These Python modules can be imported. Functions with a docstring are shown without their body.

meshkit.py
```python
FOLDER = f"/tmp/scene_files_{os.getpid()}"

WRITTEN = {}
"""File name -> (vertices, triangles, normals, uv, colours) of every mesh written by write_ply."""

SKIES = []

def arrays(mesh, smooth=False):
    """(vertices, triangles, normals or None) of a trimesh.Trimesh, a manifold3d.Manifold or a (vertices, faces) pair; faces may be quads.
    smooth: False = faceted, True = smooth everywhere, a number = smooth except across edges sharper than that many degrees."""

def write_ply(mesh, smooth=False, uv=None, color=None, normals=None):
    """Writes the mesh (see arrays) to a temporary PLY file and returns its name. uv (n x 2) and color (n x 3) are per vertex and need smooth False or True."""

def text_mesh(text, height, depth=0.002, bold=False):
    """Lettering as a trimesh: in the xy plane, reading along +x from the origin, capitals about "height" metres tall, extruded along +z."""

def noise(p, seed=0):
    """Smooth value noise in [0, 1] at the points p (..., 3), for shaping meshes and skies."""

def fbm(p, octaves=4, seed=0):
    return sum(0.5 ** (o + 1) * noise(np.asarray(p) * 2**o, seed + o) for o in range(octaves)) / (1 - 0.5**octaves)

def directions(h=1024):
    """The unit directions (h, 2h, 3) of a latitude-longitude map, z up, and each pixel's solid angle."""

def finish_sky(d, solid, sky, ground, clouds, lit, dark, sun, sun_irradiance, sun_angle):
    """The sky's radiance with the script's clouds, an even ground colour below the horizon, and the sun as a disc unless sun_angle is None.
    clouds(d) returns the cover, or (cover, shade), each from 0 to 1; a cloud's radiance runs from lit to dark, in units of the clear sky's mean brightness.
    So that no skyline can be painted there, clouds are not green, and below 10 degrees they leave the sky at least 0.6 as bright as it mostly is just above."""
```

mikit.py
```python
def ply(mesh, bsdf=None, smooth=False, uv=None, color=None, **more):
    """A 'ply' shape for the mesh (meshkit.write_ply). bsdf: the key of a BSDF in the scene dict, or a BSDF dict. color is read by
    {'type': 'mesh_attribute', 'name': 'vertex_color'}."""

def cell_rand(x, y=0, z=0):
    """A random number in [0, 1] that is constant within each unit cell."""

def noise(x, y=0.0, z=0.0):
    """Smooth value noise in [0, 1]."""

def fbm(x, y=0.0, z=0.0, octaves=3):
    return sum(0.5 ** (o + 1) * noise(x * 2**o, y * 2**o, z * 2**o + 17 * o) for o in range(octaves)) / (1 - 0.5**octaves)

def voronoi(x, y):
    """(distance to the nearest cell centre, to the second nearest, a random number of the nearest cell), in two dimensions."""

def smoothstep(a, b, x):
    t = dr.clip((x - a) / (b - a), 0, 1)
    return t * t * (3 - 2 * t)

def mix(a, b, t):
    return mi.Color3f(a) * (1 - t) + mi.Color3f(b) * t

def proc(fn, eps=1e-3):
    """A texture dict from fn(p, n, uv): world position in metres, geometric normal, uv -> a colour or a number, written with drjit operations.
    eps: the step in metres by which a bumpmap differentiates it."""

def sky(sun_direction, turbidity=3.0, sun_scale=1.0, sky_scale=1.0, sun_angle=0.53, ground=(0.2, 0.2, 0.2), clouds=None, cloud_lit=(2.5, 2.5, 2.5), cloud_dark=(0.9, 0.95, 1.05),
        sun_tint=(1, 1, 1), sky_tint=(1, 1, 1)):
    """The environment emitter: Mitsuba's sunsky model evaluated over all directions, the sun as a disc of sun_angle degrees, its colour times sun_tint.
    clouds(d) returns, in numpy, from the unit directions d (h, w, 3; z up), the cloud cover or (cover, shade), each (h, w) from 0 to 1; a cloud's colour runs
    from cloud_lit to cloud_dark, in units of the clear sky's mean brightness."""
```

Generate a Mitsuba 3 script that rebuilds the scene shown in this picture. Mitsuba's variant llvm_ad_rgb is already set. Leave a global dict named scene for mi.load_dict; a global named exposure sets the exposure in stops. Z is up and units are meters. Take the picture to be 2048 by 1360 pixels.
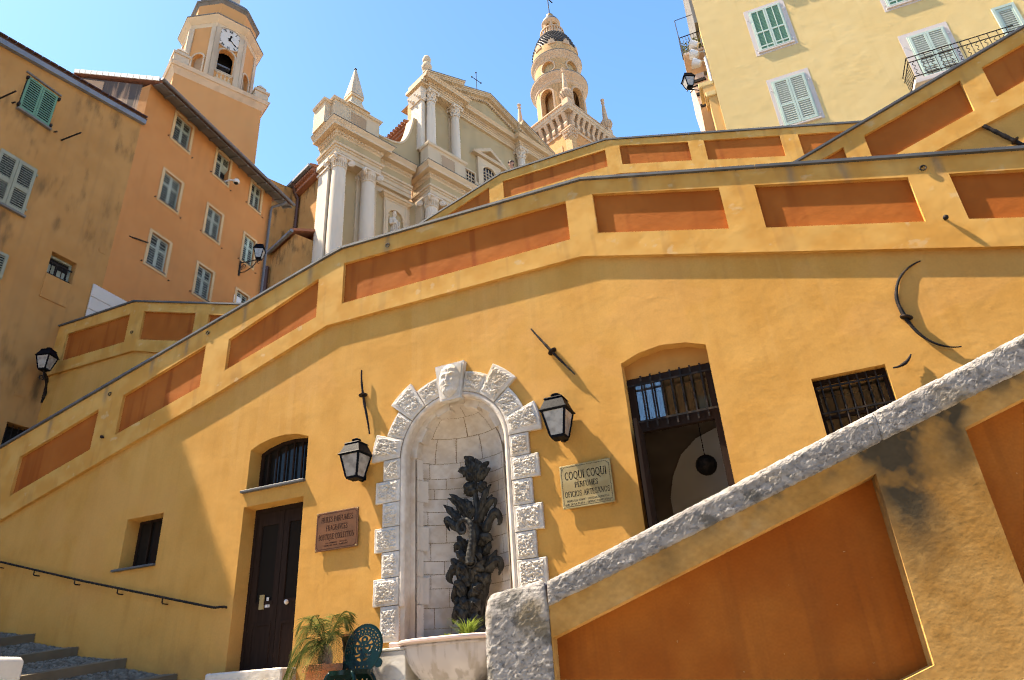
import math, random
import numpy as np
import trimesh
import shapely
from shapely.geometry import Polygon, box as sbox, LineString, Point, MultiPolygon
from shapely.ops import unary_union
from shapely import affinity
import drjit as dr
import mitsuba as mi
import mikit, meshkit
from mikit import noise, fbm, smoothstep, mix, voronoi, cell_rand

random.seed(7)
rng = np.random.default_rng(7)
scene = {"type": "scene"}
labels = {}

# ------------------------------------------------------------------ camera, sky, exposure
EYE = np.array([0.0, 0.0, 1.6])
FOC, PITCH, ROLL = 1378.0 / 2048.0, math.radians(26.8), math.radians(-3.93)
_f = np.array([0, math.cos(PITCH), math.sin(PITCH)])
_r = np.array([1.0, 0, 0])
_u = np.cross(_r, _f)
CAM_UP = -math.sin(ROLL) * _r + math.cos(ROLL) * _u
T = mi.ScalarTransform4f
scene["camera"] = {
    "type": "perspective", "fov": math.degrees(2 * math.atan(0.5 / FOC)), "fov_axis": "x",
    "near_clip": 0.05, "far_clip": 3000.0,
    "to_world": T().look_at(origin=EYE.tolist(), target=(EYE + _f).tolist(), up=CAM_UP.tolist()),
}


class Fr:
    """A vertical plane with its own axes: u along it (to the right), d into it, z up."""

    def __init__(s, az, dist=None, through=None):
        a = math.radians(az)
        s.e = np.array([math.sin(a), math.cos(a), 0.0])
        s.n = np.array([s.e[1], -s.e[0], 0.0])
        if through is not None:
            dist = float((EYE - np.asarray(through, float)) @ s.n)
        s.o = EYE * [1, 1, 0] - s.n * dist

    def at(s, u, z, d=0.0):
        return s.o + s.e * u - s.n * d + np.array([0, 0, z])

    def to_world(s, v):
        v = np.asarray(v, float)
        return s.o + v[:, :1] * s.e - v[:, 1:2] * s.n + v[:, 2:3] * np.array([0, 0, 1.0])


FM = Fr(112.27, 8.0)                         # the great ramp wall
FN = Fr(103.0, 4.5)                          # the near parapet
FB = Fr(112.27, 10.12)                       # ramp behind on the left
FT = Fr(112.27, 10.8)                        # ramp behind on the right
FS = Fr(112.27, 17.0)                        # uppermost ramp
FL = Fr(22.27, through=FM.at(-17, 3))        # ochre house
FO = Fr(18.5, through=FL.at(10.92, 3))       # orange house
FC = Fr(44.23, 30.0)                         # church front
FY = Fr(109.9, 21.0)                         # yellow house

SUN = -0.60 * FM.e + 0.145 * FM.n + np.array([0, 0, 1.0])
SUN = SUN / np.linalg.norm(SUN)
scene["sky"] = mikit.sky(SUN.tolist(), turbidity=2.4, sun_scale=1.3, sky_tint=(0.90, 1.06, 1.10), ground=(0.22, 0.19, 0.15))
exposure = 3.4


# ------------------------------------------------------------------ naming
def numbered(key):
    if key not in scene and key not in labels and not any(k.startswith(key + "__") for k in _roots.get(key, ())):
        if key not in _used:
            _used.add(key)
            return key
    k = _count.get(key, 0) + 1
    while f"{key}_{k:03d}" in _used:
        k += 1
    _count[key] = k
    key = f"{key}_{k:03d}"
    _used.add(key)
    return key


_used, _count, _roots = set(), {}, {}


def thing(name, label=None, cat=None, group=None, kind=None):
    key = numbered(name)
    d = {}
    if label:
        d["label"] = label
    if cat:
        d["category"] = cat
    if group:
        d["group"] = group
    d["kind"] = kind or "thing"
    labels[key] = d
    return key


def cat(*ms):
    out = []
    for m in ms:
        if isinstance(m, (list,)):
            m = cat(*m)
        out.append(m)
    vs, fs, k = [], [], 0
    for v, f in out:
        v, f = np.asarray(v, float), np.asarray(f, int)
        vs.append(v)
        fs.append(f + k)
        k += len(v)
    return np.vstack(vs), np.vstack(fs)


def part(parent, name, mesh, mat, fr=None, smooth=False, label=None, kind=None, **more):
    key = numbered(f"{parent}__{name}" if parent else name)
    v, f = cat(mesh) if isinstance(mesh, list) else mesh
    v = np.asarray(v, float)
    if fr is not None:
        v = fr.to_world(v)
    scene[key] = mikit.ply((v, np.asarray(f)), mat, smooth=smooth, **more)
    if label or kind:
        labels[key] = {}
        if label:
            labels[key]["label"] = label
        if kind:
            labels[key]["kind"] = kind
    return key


# ------------------------------------------------------------------ mesh helpers, local axes (u, d, z); all return (v, f triangles)
def tri(f):
    f = np.asarray(f, int)
    return np.vstack([f[:, [0, 1, 2]], f[:, [0, 2, 3]]]) if f.shape[1] == 4 else f


BOXF = tri([[0, 3, 2, 1], [4, 5, 6, 7], [0, 1, 5, 4], [1, 2, 6, 5], [2, 3, 7, 6], [3, 0, 4, 7]])


def box(x0, x1, y0, y1, z0, z1):
    v = np.array([[x0, y0, z0], [x1, y0, z0], [x1, y1, z0], [x0, y1, z0], [x0, y0, z1], [x1, y0, z1], [x1, y1, z1], [x0, y1, z1]], float)
    return v, BOXF


def hexa(bot, top):
    """box from four bottom and four top corners, both anticlockwise seen from above"""
    return np.array(list(bot) + list(top), float), BOXF


def frustum(x, y, z0, z1, a0, b0, a1, b1):
    return hexa([(x - a0, y - b0, z0), (x + a0, y - b0, z0), (x + a0, y + b0, z0), (x - a0, y + b0, z0)],
                [(x - a1, y - b1, z1), (x + a1, y - b1, z1), (x + a1, y + b1, z1), (x - a1, y + b1, z1)])


def bbox(x0, x1, y0, y1, z0, z1, b=0.01):
    """box with chamfered edges (convex hull)"""
    pts = []
    for i in (0, 1):
        for j in (0, 1):
            for k in (0, 1):
                p = [(x0, x1)[i], (y0, y1)[j], (z0, z1)[k]]
                s = [(1, -1)[i], (1, -1)[j], (1, -1)[k]]
                for ax in range(3):
                    q = [p[a] + (0 if a == ax else s[a] * b) for a in range(3)]
                    pts.append(q)
    h = trimesh.convex.convex_hull(np.array(pts))
    return np.array(h.vertices), np.array(h.faces)


def polys(g):
    if g.is_empty:
        return []
    return [p for p in getattr(g, "geoms", [g]) if p.geom_type == "Polygon" and p.area > 1e-7]


def prism(poly, y0, y1):
    """polygon in (u, z), extruded in d from y0 (front) to y1"""
    if not hasattr(poly, "geom_type"):
        poly = Polygon(poly)
    if not poly.is_valid:
        poly = poly.buffer(0)
    out = []
    for p in polys(poly):
        m = trimesh.creation.extrude_polygon(p, y1 - y0, engine="earcut")
        v = np.array(m.vertices)
        out.append((np.stack([v[:, 0], y1 - v[:, 2], v[:, 1]], 1), np.array(m.faces)))
    return cat(*out)


def prism_x(poly, x0, x1):
    """polygon in (d, z), extruded along u"""
    m = trimesh.creation.extrude_polygon(poly if hasattr(poly, "geom_type") else Polygon(poly), x1 - x0, engine="earcut")
    v = np.array(m.vertices)
    return np.stack([x0 + v[:, 2], v[:, 0], v[:, 1]], 1), np.array(m.faces)


def prism_z(poly, z0, z1):
    """polygon in (u, d), extruded up"""
    if not hasattr(poly, "geom_type"):
        poly = Polygon(poly)
    out = []
    for p in polys(poly):
        m = trimesh.creation.extrude_polygon(p, z1 - z0, engine="earcut")
        v = np.array(m.vertices)
        out.append((np.stack([v[:, 0], v[:, 1], z0 + v[:, 2]], 1), np.array(m.faces)))
    return cat(*out)


def lathe(prof, n=24, x=0.0, y=0.0, z=0.0, a0=0.0, a1=2 * math.pi, cap=True):
    prof = np.asarray(prof, float)
    full = abs(a1 - a0 - 2 * math.pi) < 1e-6
    k = n if full else n + 1
    ang = a0 + (a1 - a0) * np.arange(k) / n
    v = np.stack([x + prof[:, None, 0] * np.cos(ang), y + prof[:, None, 0] * np.sin(ang), z + prof[:, None, 1] + 0 * ang], -1)
    m = len(prof)
    f = []
    for i in range(m - 1):
        for j in range(n):
            j2 = (j + 1) % k
            f.append([i * k + j, i * k + j2, (i + 1) * k + j2, (i + 1) * k + j])
    v = v.reshape(-1, 3)
    f = tri(f)
    if cap and full:
        extra, base = [], len(v)
        v = np.vstack([v, [[x, y, z + prof[0, 1]], [x, y, z + prof[-1, 1]]]])
        for j in range(n):
            extra.append([base, (j + 1) % n, j])
            extra.append([base + 1, (m - 1) * k + j, (m - 1) * k + (j + 1) % n])
        f = np.vstack([f, extra])
    return v, f


def tube(pts, r, n=8, cap=True):
    pts = np.asarray(pts, float)
    m = len(pts)
    r = np.broadcast_to(np.asarray(r, float), (m,))
    t = np.gradient(pts, axis=0)
    t /= np.linalg.norm(t, axis=1, keepdims=True) + 1e-12
    a = np.array([0, 0, 1.0]) if abs(t[0][2]) < 0.9 else np.array([1.0, 0, 0])
    nrm = np.cross(t[0], a)
    nrm /= np.linalg.norm(nrm)
    vs = []
    ang = 2 * math.pi * np.arange(n) / n
    for i in range(m):
        nrm = nrm - t[i] * (nrm @ t[i])
        nrm /= np.linalg.norm(nrm) + 1e-12
        b = np.cross(t[i], nrm)
        vs.append(pts[i] + r[i] * (np.cos(ang)[:, None] * nrm + np.sin(ang)[:, None] * b))
    v = np.vstack(vs)
    f = []
    for i in range(m - 1):
        for j in range(n):
            f.append([i * n + j, i * n + (j + 1) % n, (i + 1) * n + (j + 1) % n, (i + 1) * n + j])
    f = tri(f)
    if cap:
        v = np.vstack([v, pts[0], pts[-1]])
        e = []
        for j in range(n):
            e.append([m * n, (j + 1) % n, j])
            e.append([m * n + 1, (m - 1) * n + j, (m - 1) * n + (j + 1) % n])
        f = np.vstack([f, e])
    return v, f


def rod(a, b, r, n=8):
    return tube([a, b], r, n)


def ball(x, y, z, r, n=12, sz=1.0):
    t = np.linspace(-math.pi / 2, math.pi / 2, max(5, n // 2 + 1))
    return lathe(np.stack([r * np.cos(t) + 1e-6, r * sz * np.sin(t)], 1), n, x, y, z, cap=False)


def bar2(a, b, w, y0, y1):
    """flat bar between two (u, z) points, w wide, from d = y0 to y1"""
    return prism(LineString([a, b]).buffer(w / 2, cap_style="flat"), y0, y1)


def xform(m, fn):
    v, f = m
    return fn(np.array(v, float)), f


def shift(m, x=0, y=0, z=0):
    return np.asarray(m[0]) + [x, y, z], m[1]


def turn(m, deg, c=(0, 0, 0), axis="z"):
    a = math.radians(deg)
    v = np.asarray(m[0], float) - c
    i, j = {"z": (0, 1), "x": (1, 2), "y": (2, 0)}[axis]
    w = v.copy()
    w[:, i] = v[:, i] * math.cos(a) - v[:, j] * math.sin(a)
    w[:, j] = v[:, i] * math.sin(a) + v[:, j] * math.cos(a)
    return w + c, m[1]


def grid(P):
    """P (a, b, 3) -> quads, normal along dP/da x dP/db"""
    a, b = P.shape[:2]
    i = np.arange(a * b).reshape(a, b)
    f = np.stack([i[:-1, :-1], i[1:, :-1], i[1:, 1:], i[:-1, 1:]], -1).reshape(-1, 4)
    return P.reshape(-1, 3), tri(f)


def interp(pts, u):
    p = np.asarray(pts)
    return np.interp(u, p[:, 0], p[:, 1])


def arc(cx, cz, r, a0, a1, n=16):
    t = np.radians(np.linspace(a0, a1, n))
    return [(cx + r * math.cos(x), cz + r * math.sin(x)) for x in t]
# ------------------------------------------------------------------ materials (world position p in metres)
ALB = 0.66


def tone(fn):
    """procedural base colour, scaled to the painted surfaces' real reflectance"""
    return mikit.proc(lambda p, n, uv: fn(p, n, uv) * ALB)


def bsdf(name, base, rough=0.9, bump=None, bscale=0.01, spec=0.3, eps=2e-3, **more):
    d = {"type": "principled", "base_color": base if isinstance(base, dict) else {"type": "rgb", "value": [c * ALB for c in base]}, "roughness": rough, "specular": spec, **more}
    if bump is not None:
        d = {"type": "bumpmap", "arbitrary": mikit.proc(bump, eps), "scale": bscale, "bsdf": d}
    scene[name] = {"type": "twosided", "bsdf": d}


def V(*c):
    return mi.Color3f(*c)


def plaster(c0, c1, c2, mot=0.7, streak=0.4, stain=0.0, stain_c=(0.05, 0.04, 0.03), grain=0.03):
    """three tones: broad mottling c0-c1, streaks to c2, dark blotches"""
    def fn(p, n, uv):
        a = fbm(p.x * 0.55, p.y * 0.55, p.z * 0.5, 3)
        b = fbm(p.x * 3.1 + 9, p.y * 3.1, p.z * 2.3, 4)
        s = fbm(p.x * 6.0, p.y * 6.0, p.z * 0.35 + 5, 3)
        g = noise(p.x * 55.0, p.y * 55.0, p.z * 55.0) if grain else 0
        c = mix(c0, c1, smoothstep(0.25, 0.75, 0.55 * a + 0.45 * b) * mot)
        c = mix(c, c2, smoothstep(0.52, 0.78, s) * streak)
        if stain > 0:
            q = fbm(p.x * 0.8 + 31, p.y * 0.8, p.z * 0.55 + 3, 5) * 0.55 + fbm(p.x * 5 + 3, p.y * 5, p.z * 1.1, 4) * 0.45
            c = mix(c, stain_c, smoothstep(0.50, 0.72, q) * stain)
        return c * (1 - grain + 2 * grain * g) if grain else c
    return tone(fn)


def far(c0, c1, c2, mot=0.7, streak=0.4, stain=0.0, stain_c=(0.05, 0.04, 0.03), grain=0):
    """the same for walls far off, without detail finer than a pixel there"""
    def fn(p, n, uv):
        a = fbm(p.x * 0.22, p.y * 0.22, p.z * 0.2, 3)
        b = fbm(p.x * 0.9 + 9, p.y * 0.9, p.z * 0.7, 2)
        s = fbm(p.x * 1.6, p.y * 1.6, p.z * 0.16 + 5, 2)
        c = mix(c0, c1, smoothstep(0.25, 0.75, 0.55 * a + 0.45 * b) * mot)
        c = mix(c, c2, smoothstep(0.50, 0.76, s) * streak)
        if stain > 0:
            c = mix(c, stain_c, smoothstep(0.55, 0.78, fbm(p.x * 1.2 + 3, p.y * 1.2, p.z * 0.35, 2)) * stain)
        return c
    return tone(fn)


def relief(lo, hi, a=1.0, b=0.35, c=0.0):
    def fn(p, n, uv):
        h = a * fbm(p.x * lo, p.y * lo, p.z * lo * 1.3, 3) + b * fbm(p.x * hi + 7, p.y * hi, p.z * hi, 2)
        return h
    return fn


OCHRE = ((0.61, 0.315, 0.068), (0.72, 0.405, 0.108))


def ochre_wall(p, n, uv):
    u = (p.x - float(FM.o[0])) * float(FM.e[0]) + (p.y - float(FM.o[1])) * float(FM.e[1])
    a = fbm(u * 0.6, p.z * 0.5, 1.0, 4)
    b = fbm(u * 3.0 + 9, p.z * 2.2, 2.0, 5)
    s = fbm(u * 9.0, p.z * 0.45, p.y * 0.2, 4)
    c = mix(OCHRE[0], OCHRE[1], smoothstep(0.25, 0.75, 0.5 * a + 0.5 * b) * 0.9)
    c = mix(c, (0.76, 0.47, 0.17), smoothstep(0.55, 0.75, s) * 0.22 * smoothstep(3.0, 7.0, p.z))       # pale lime runs
    c = mix(c, (0.42, 0.20, 0.05), smoothstep(0.56, 0.75, fbm(u * 14.0 + 3, p.z * 0.8, 5.0, 4)) * 0.10)
    # soiled foot of the wall and a few repaired patches
    c = mix(c, (0.36, 0.21, 0.09), (1 - smoothstep(1.6, 2.6, p.z + 0.9 * (b - 0.5))) * 0.45)
    c = mix(c, (0.68, 0.36, 0.11), smoothstep(0.60, 0.64, fbm(u * 0.9 + 40, p.z * 1.1, 7.0, 3)) * 0.30)
    return c * (0.95 + 0.1 * noise(u * 60, p.z * 60, p.y * 60))


DRIPS = [(-12.9, .5), (-11.5, .3), (-9.6, .45), (-8.3, .5), (-6.9, .4), (-5.35, .6), (-3.3, .35), (-1.2, .3), (0.75, .5), (1.35, .45), (-10.4, .3), (2.3, .3)]


def ochre_band(p, n, uv):
    u = (p.x - float(FM.o[0])) * float(FM.e[0]) + (p.y - float(FM.o[1])) * float(FM.e[1])
    b = fbm(p.x * 3.4 + 9, p.y * 3.4, p.z * 2.6, 5)
    c = mix((0.63, 0.325, 0.07), (0.72, 0.42, 0.115), smoothstep(0.3, 0.72, b))
    c = mix(c, (0.44, 0.24, 0.075), smoothstep(0.54, 0.74, fbm(p.x * 8, p.y * 8, p.z * 0.8, 4)) * 0.35)
    d = 0.0
    for uu, L in DRIPS:
        zt = float(np.interp(uu, [-20, -14.37, -6.56, -6.25, -1.98, 3.2, 9], [4.93, 6.43, 8.43, 8.50, 8.29, 6.68, 4.86])) - 0.05
        h = zt - p.z
        w = 0.035 + 0.03 * b
        d = d + dr.exp(-dr.square((u - uu + 0.08 * (b - 0.5)) / w)) * (1 - smoothstep(0.1, L + 0.15, h)) * dr.select(h > -0.02, 1.0, 0.0)
    c = mix(c, (0.25, 0.19, 0.13), dr.minimum(d, 1.0) * 0.6)
    return mix(c, (0.74, 0.56, 0.32), smoothstep(0.66, 0.78, fbm(p.x * 6 + 21, p.y * 6, p.z * 6, 4)) * 0.4)


bsdf("mat_ochre", tone(ochre_wall), 0.92, relief(2.6, 17.0, 1.0, 0.30), 0.0052, 0.12)
bsdf("mat_ochre_trim", tone(ochre_band), 0.92, relief(3.0, 17.0, 1.0, 0.25), 0.006, 0.12)
bsdf("mat_panel", plaster((0.39, 0.108, 0.015), (0.49, 0.16, 0.028), (0.29, 0.07, 0.010), 0.9, 0.7), 0.92, relief(4.0, 20.0, 1.0, 0.2), 0.006, 0.15)
bsdf("mat_slate", plaster((0.085, 0.09, 0.095), (0.15, 0.155, 0.16), (0.05, 0.055, 0.06), 0.9, 0.5), 0.6, None, spec=0.25)
bsdf("mat_reveal", plaster((0.56, 0.26, 0.06), (0.62, 0.31, 0.085), (0.48, 0.22, 0.05), 0.7, 0.3), 0.92, relief(4, 18), 0.005, 0.15)


def near_ochre(p, n, uv):
    x = p.x * float(FN.e[0]) + p.y * float(FN.e[1])
    top = 2.05 + 0.356 * (x + 0.92)                   # line of the coping's lower edge
    below = top - p.z
    a = fbm(p.x * 2.0, p.y * 2.0, p.z * 1.6, 4)
    b = fbm(p.x * 9.0, p.y * 9.0, p.z * 7.0, 4)
    c = mix((0.46, 0.235, 0.055), (0.60, 0.35, 0.11), smoothstep(0.3, 0.7, 0.5 * a + 0.5 * b))
    s = fbm(p.x * 8.0 + 4, p.y * 8.0, p.z * 0.7, 3)
    # algae runs hanging from the coping at two joints, and a soiled band under the coping
    run = dr.exp(-dr.square((x - 1.29 - 0.05 * (a - 0.5)) / 0.16)) * (1 - smoothstep(0.25, 1.0, below + 0.5 * (b - 0.5)))
    run2 = dr.exp(-dr.square((x - 1.64) / 0.09)) * (1 - smoothstep(0.1, 0.6, below + 0.4 * (b - 0.5)))
    run3 = dr.exp(-dr.square((x + 0.17) / 0.09)) * (1 - smoothstep(0.02, 0.3, below + 0.2 * (b - 0.5)))
    band = (1 - smoothstep(0.0, 0.13, below)) * smoothstep(-0.5, 0.9, x + 1.3 * (a - 0.5))
    k = dr.minimum(1.0, 1.05 * run + 0.7 * run2 + 0.55 * run3 + 0.6 * band * smoothstep(0.35, 0.6, b))
    k = k * (0.45 + 0.8 * smoothstep(0.25, 0.6, b))
    c = mix(c, (0.055, 0.05, 0.035), dr.minimum(k, 0.93))
    c = mix(c, (0.66, 0.5, 0.26), smoothstep(0.6, 0.8, fbm(p.x * 5 + 20, p.y * 5, p.z * 5, 3)) * 0.5 * (1 - smoothstep(0.0, 0.35, below)))
    gr = fbm(p.x * 42.0, p.y * 42.0, p.z * 42.0, 3)
    return c * (0.70 + 0.18 * s + 0.36 * gr)


bsdf("mat_near_ochre", tone(near_ochre), 0.95, relief(24.0, 60.0, 1.0, 0.6), 0.0010, 0.12, 1e-3)


def near_panel(p, n, uv):
    a = fbm(p.x * 2.2, p.y * 2.2, p.z * 1.8, 4)
    s = 0.5 * fbm(p.x * 9.0, p.y * 9.0, p.z * 0.6, 3) + 0.5 * fbm(p.x * 34.0, p.y * 34.0, p.z * 1.1, 4)
    g = noise(p.x * 90, p.y * 90, p.z * 90)
    c = mix((0.36, 0.098, 0.012), (0.46, 0.15, 0.022), smoothstep(0.3, 0.7, a))
    c = mix(c, (0.20, 0.062, 0.015), smoothstep(0.50, 0.72, s) * 0.28)
    c = mix(c, (0.62, 0.42, 0.25), smoothstep(0.965, 0.985, noise(p.x * 38, p.y * 38, p.z * 38)) * 0.6)
    return c * (0.92 + 0.16 * g)


bsdf("mat_near_panel", tone(near_panel), 0.9, relief(6.0, 40.0, 1.0, 0.3), 0.004, 0.15, 1e-3)


def coping_stone(p, n, uv):
    a = fbm(p.x * 4.0, p.y * 4.0, p.z * 4.0, 4)
    b = fbm(p.x * 26.0, p.y * 26.0, p.z * 26.0, 3)
    c = mix((0.29, 0.272, 0.25), (0.44, 0.415, 0.38), smoothstep(0.35, 0.65, 0.4 * a + 0.6 * b))
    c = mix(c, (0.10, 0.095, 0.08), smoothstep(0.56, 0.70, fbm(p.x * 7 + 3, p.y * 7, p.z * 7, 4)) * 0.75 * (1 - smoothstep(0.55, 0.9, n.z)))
    c = mix(c, (0.07, 0.065, 0.06), smoothstep(0.56, 0.70, fbm(p.x * 48 + 7, p.y * 48, p.z * 48, 3)) * 0.5)
    return mix(c, (0.45, 0.33, 0.14), smoothstep(0.62, 0.75, fbm(p.x * 3 + 40, p.y * 3, p.z * 3, 3)) * 0.25)


bsdf("mat_coping_stone", tone(coping_stone), 0.95, relief(55.0, 130.0, 1.0, 0.6), 0.008, 0.1, 6e-4)


def limestone(p, n, uv):
    a = fbm(p.x * 3.0, p.y * 3.0, p.z * 3.0, 4)
    b = fbm(p.x * 16.0, p.y * 16.0, p.z * 16.0, 3)
    c = mix((0.60, 0.55, 0.47), (0.74, 0.70, 0.63), smoothstep(0.3, 0.7, 0.5 * a + 0.5 * b))
    c = mix(c, (0.55, 0.40, 0.20), smoothstep(0.58, 0.76, fbm(p.x * 2.3 + 9, p.y * 2.3, p.z * 1.6, 4)) * 0.45)
    return mix(c, (0.30, 0.27, 0.22), smoothstep(0.62, 0.8, fbm(p.x * 7 + 9, p.y * 7, p.z * 2.0, 3)) * 0.35)


bsdf("mat_limestone", tone(limestone), 0.85, relief(20.0, 70.0), 0.003, 0.2, 1e-3)


def niche_stone(p, n, uv):
    a = fbm(p.x * 2.5, p.y * 2.5, p.z * 2.5, 4)
    b = fbm(p.x * 14.0, p.y * 14.0, p.z * 14.0, 3)
    c = mix((0.66, 0.575, 0.47), (0.80, 0.73, 0.63), smoothstep(0.3, 0.7, 0.5 * a + 0.5 * b))
    c = mix(c, (0.48, 0.34, 0.2), smoothstep(0.55, 0.75, fbm(p.x * 3.3 + 2, p.y * 3.3, p.z * 1.2, 4)) * 0.5)
    return mix(c, (0.22, 0.17, 0.12), (1 - smoothstep(2.2, 2.75, p.z + 0.5 * (a - 0.5))) * 0.55)


bsdf("mat_jamb", plaster((0.72, 0.64, 0.53), (0.82, 0.75, 0.65), (0.62, 0.5, 0.36), 0.8, 0.3), 0.85, None, spec=0.2)
bsdf("mat_niche", tone(niche_stone), 0.85, relief(12.0, 50.0), 0.004, 0.2, 1e-3)


def basin_stone(p, n, uv):
    a = fbm(p.x * 3.5, p.y * 3.5, p.z * 3.5, 4)
    s = fbm(p.x * 14.0, p.y * 14.0, p.z * 1.2, 3)
    c = mix((0.60, 0.54, 0.49), (0.72, 0.66, 0.60), smoothstep(0.3, 0.7, a))
    return mix(c, (0.34, 0.28, 0.21), smoothstep(0.5, 0.72, s) * 0.55)


bsdf("mat_basin", tone(basin_stone), 0.7, relief(16.0, 50.0), 0.002, 0.3, 1e-3)
bsdf("mat_rim", plaster((0.66, 0.50, 0.44), (0.74, 0.60, 0.54), (0.5, 0.36, 0.3), 0.8, 0.3), 0.5, None, spec=0.4)
bsdf("mat_mortar", (0.40, 0.30, 0.20), 0.95)


def bronze(p, n, uv):
    b = fbm(p.x * 30.0, p.y * 30.0, p.z * 12.0, 3)
    return mix((0.022, 0.021, 0.019), (0.065, 0.064, 0.055), smoothstep(0.35, 0.75, b))


bsdf("mat_bronze", tone(bronze), 0.5, relief(25.0, 80.0), 0.004, 0.15, 1e-3)


def iron(p, n, uv):
    return mix((0.018, 0.016, 0.015), (0.065, 0.045, 0.032), smoothstep(0.4, 0.8, fbm(p.x * 22, p.y * 22, p.z * 22, 3)))


bsdf("mat_iron", tone(iron), 0.6, spec=0.1)
bsdf("mat_black_paint", (0.005, 0.007, 0.011), 0.5, spec=0.05)
bsdf("mat_lamp_glass", tone(lambda p, n, uv: mix((0.42, 0.40, 0.36), (0.26, 0.24, 0.21), smoothstep(0.3, 0.8, fbm(p.x * 14, p.y * 14, p.z * 14, 3)))), 0.25, spec=0.6)


def dark_wood(p, n, uv):
    s = fbm(p.x * 40.0, p.y * 40.0, p.z * 2.5, 3)
    return mix((0.020, 0.012, 0.009), (0.045, 0.028, 0.020), s)


bsdf("mat_dark_wood", tone(dark_wood), 0.6, spec=0.06)
bsdf("mat_inside", tone(lambda p, n, uv: mix((0.16, 0.13, 0.10), (0.34, 0.28, 0.22), fbm(p.x * 3, p.y * 3, p.z * 3, 3))), 0.95, relief(5, 16), 0.04)
bsdf("mat_inside_plaster", (0.9, 0.85, 0.78), 0.9)
scene["mat_glass"] = {"type": "thindielectric", "int_ior": 1.5}
scene["mat_dark_glass"] = {"type": "twosided", "bsdf": {"type": "principled", "base_color": {"type": "rgb", "value": [0.010, 0.010, 0.010]}, "roughness": 0.06, "specular": 0.16}}


def brass(p, n, uv):
    return mix((0.46, 0.37, 0.18), (0.36, 0.27, 0.11), smoothstep(0.3, 0.75, fbm(p.x * 7, p.y * 7, p.z * 7, 4)))


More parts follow.
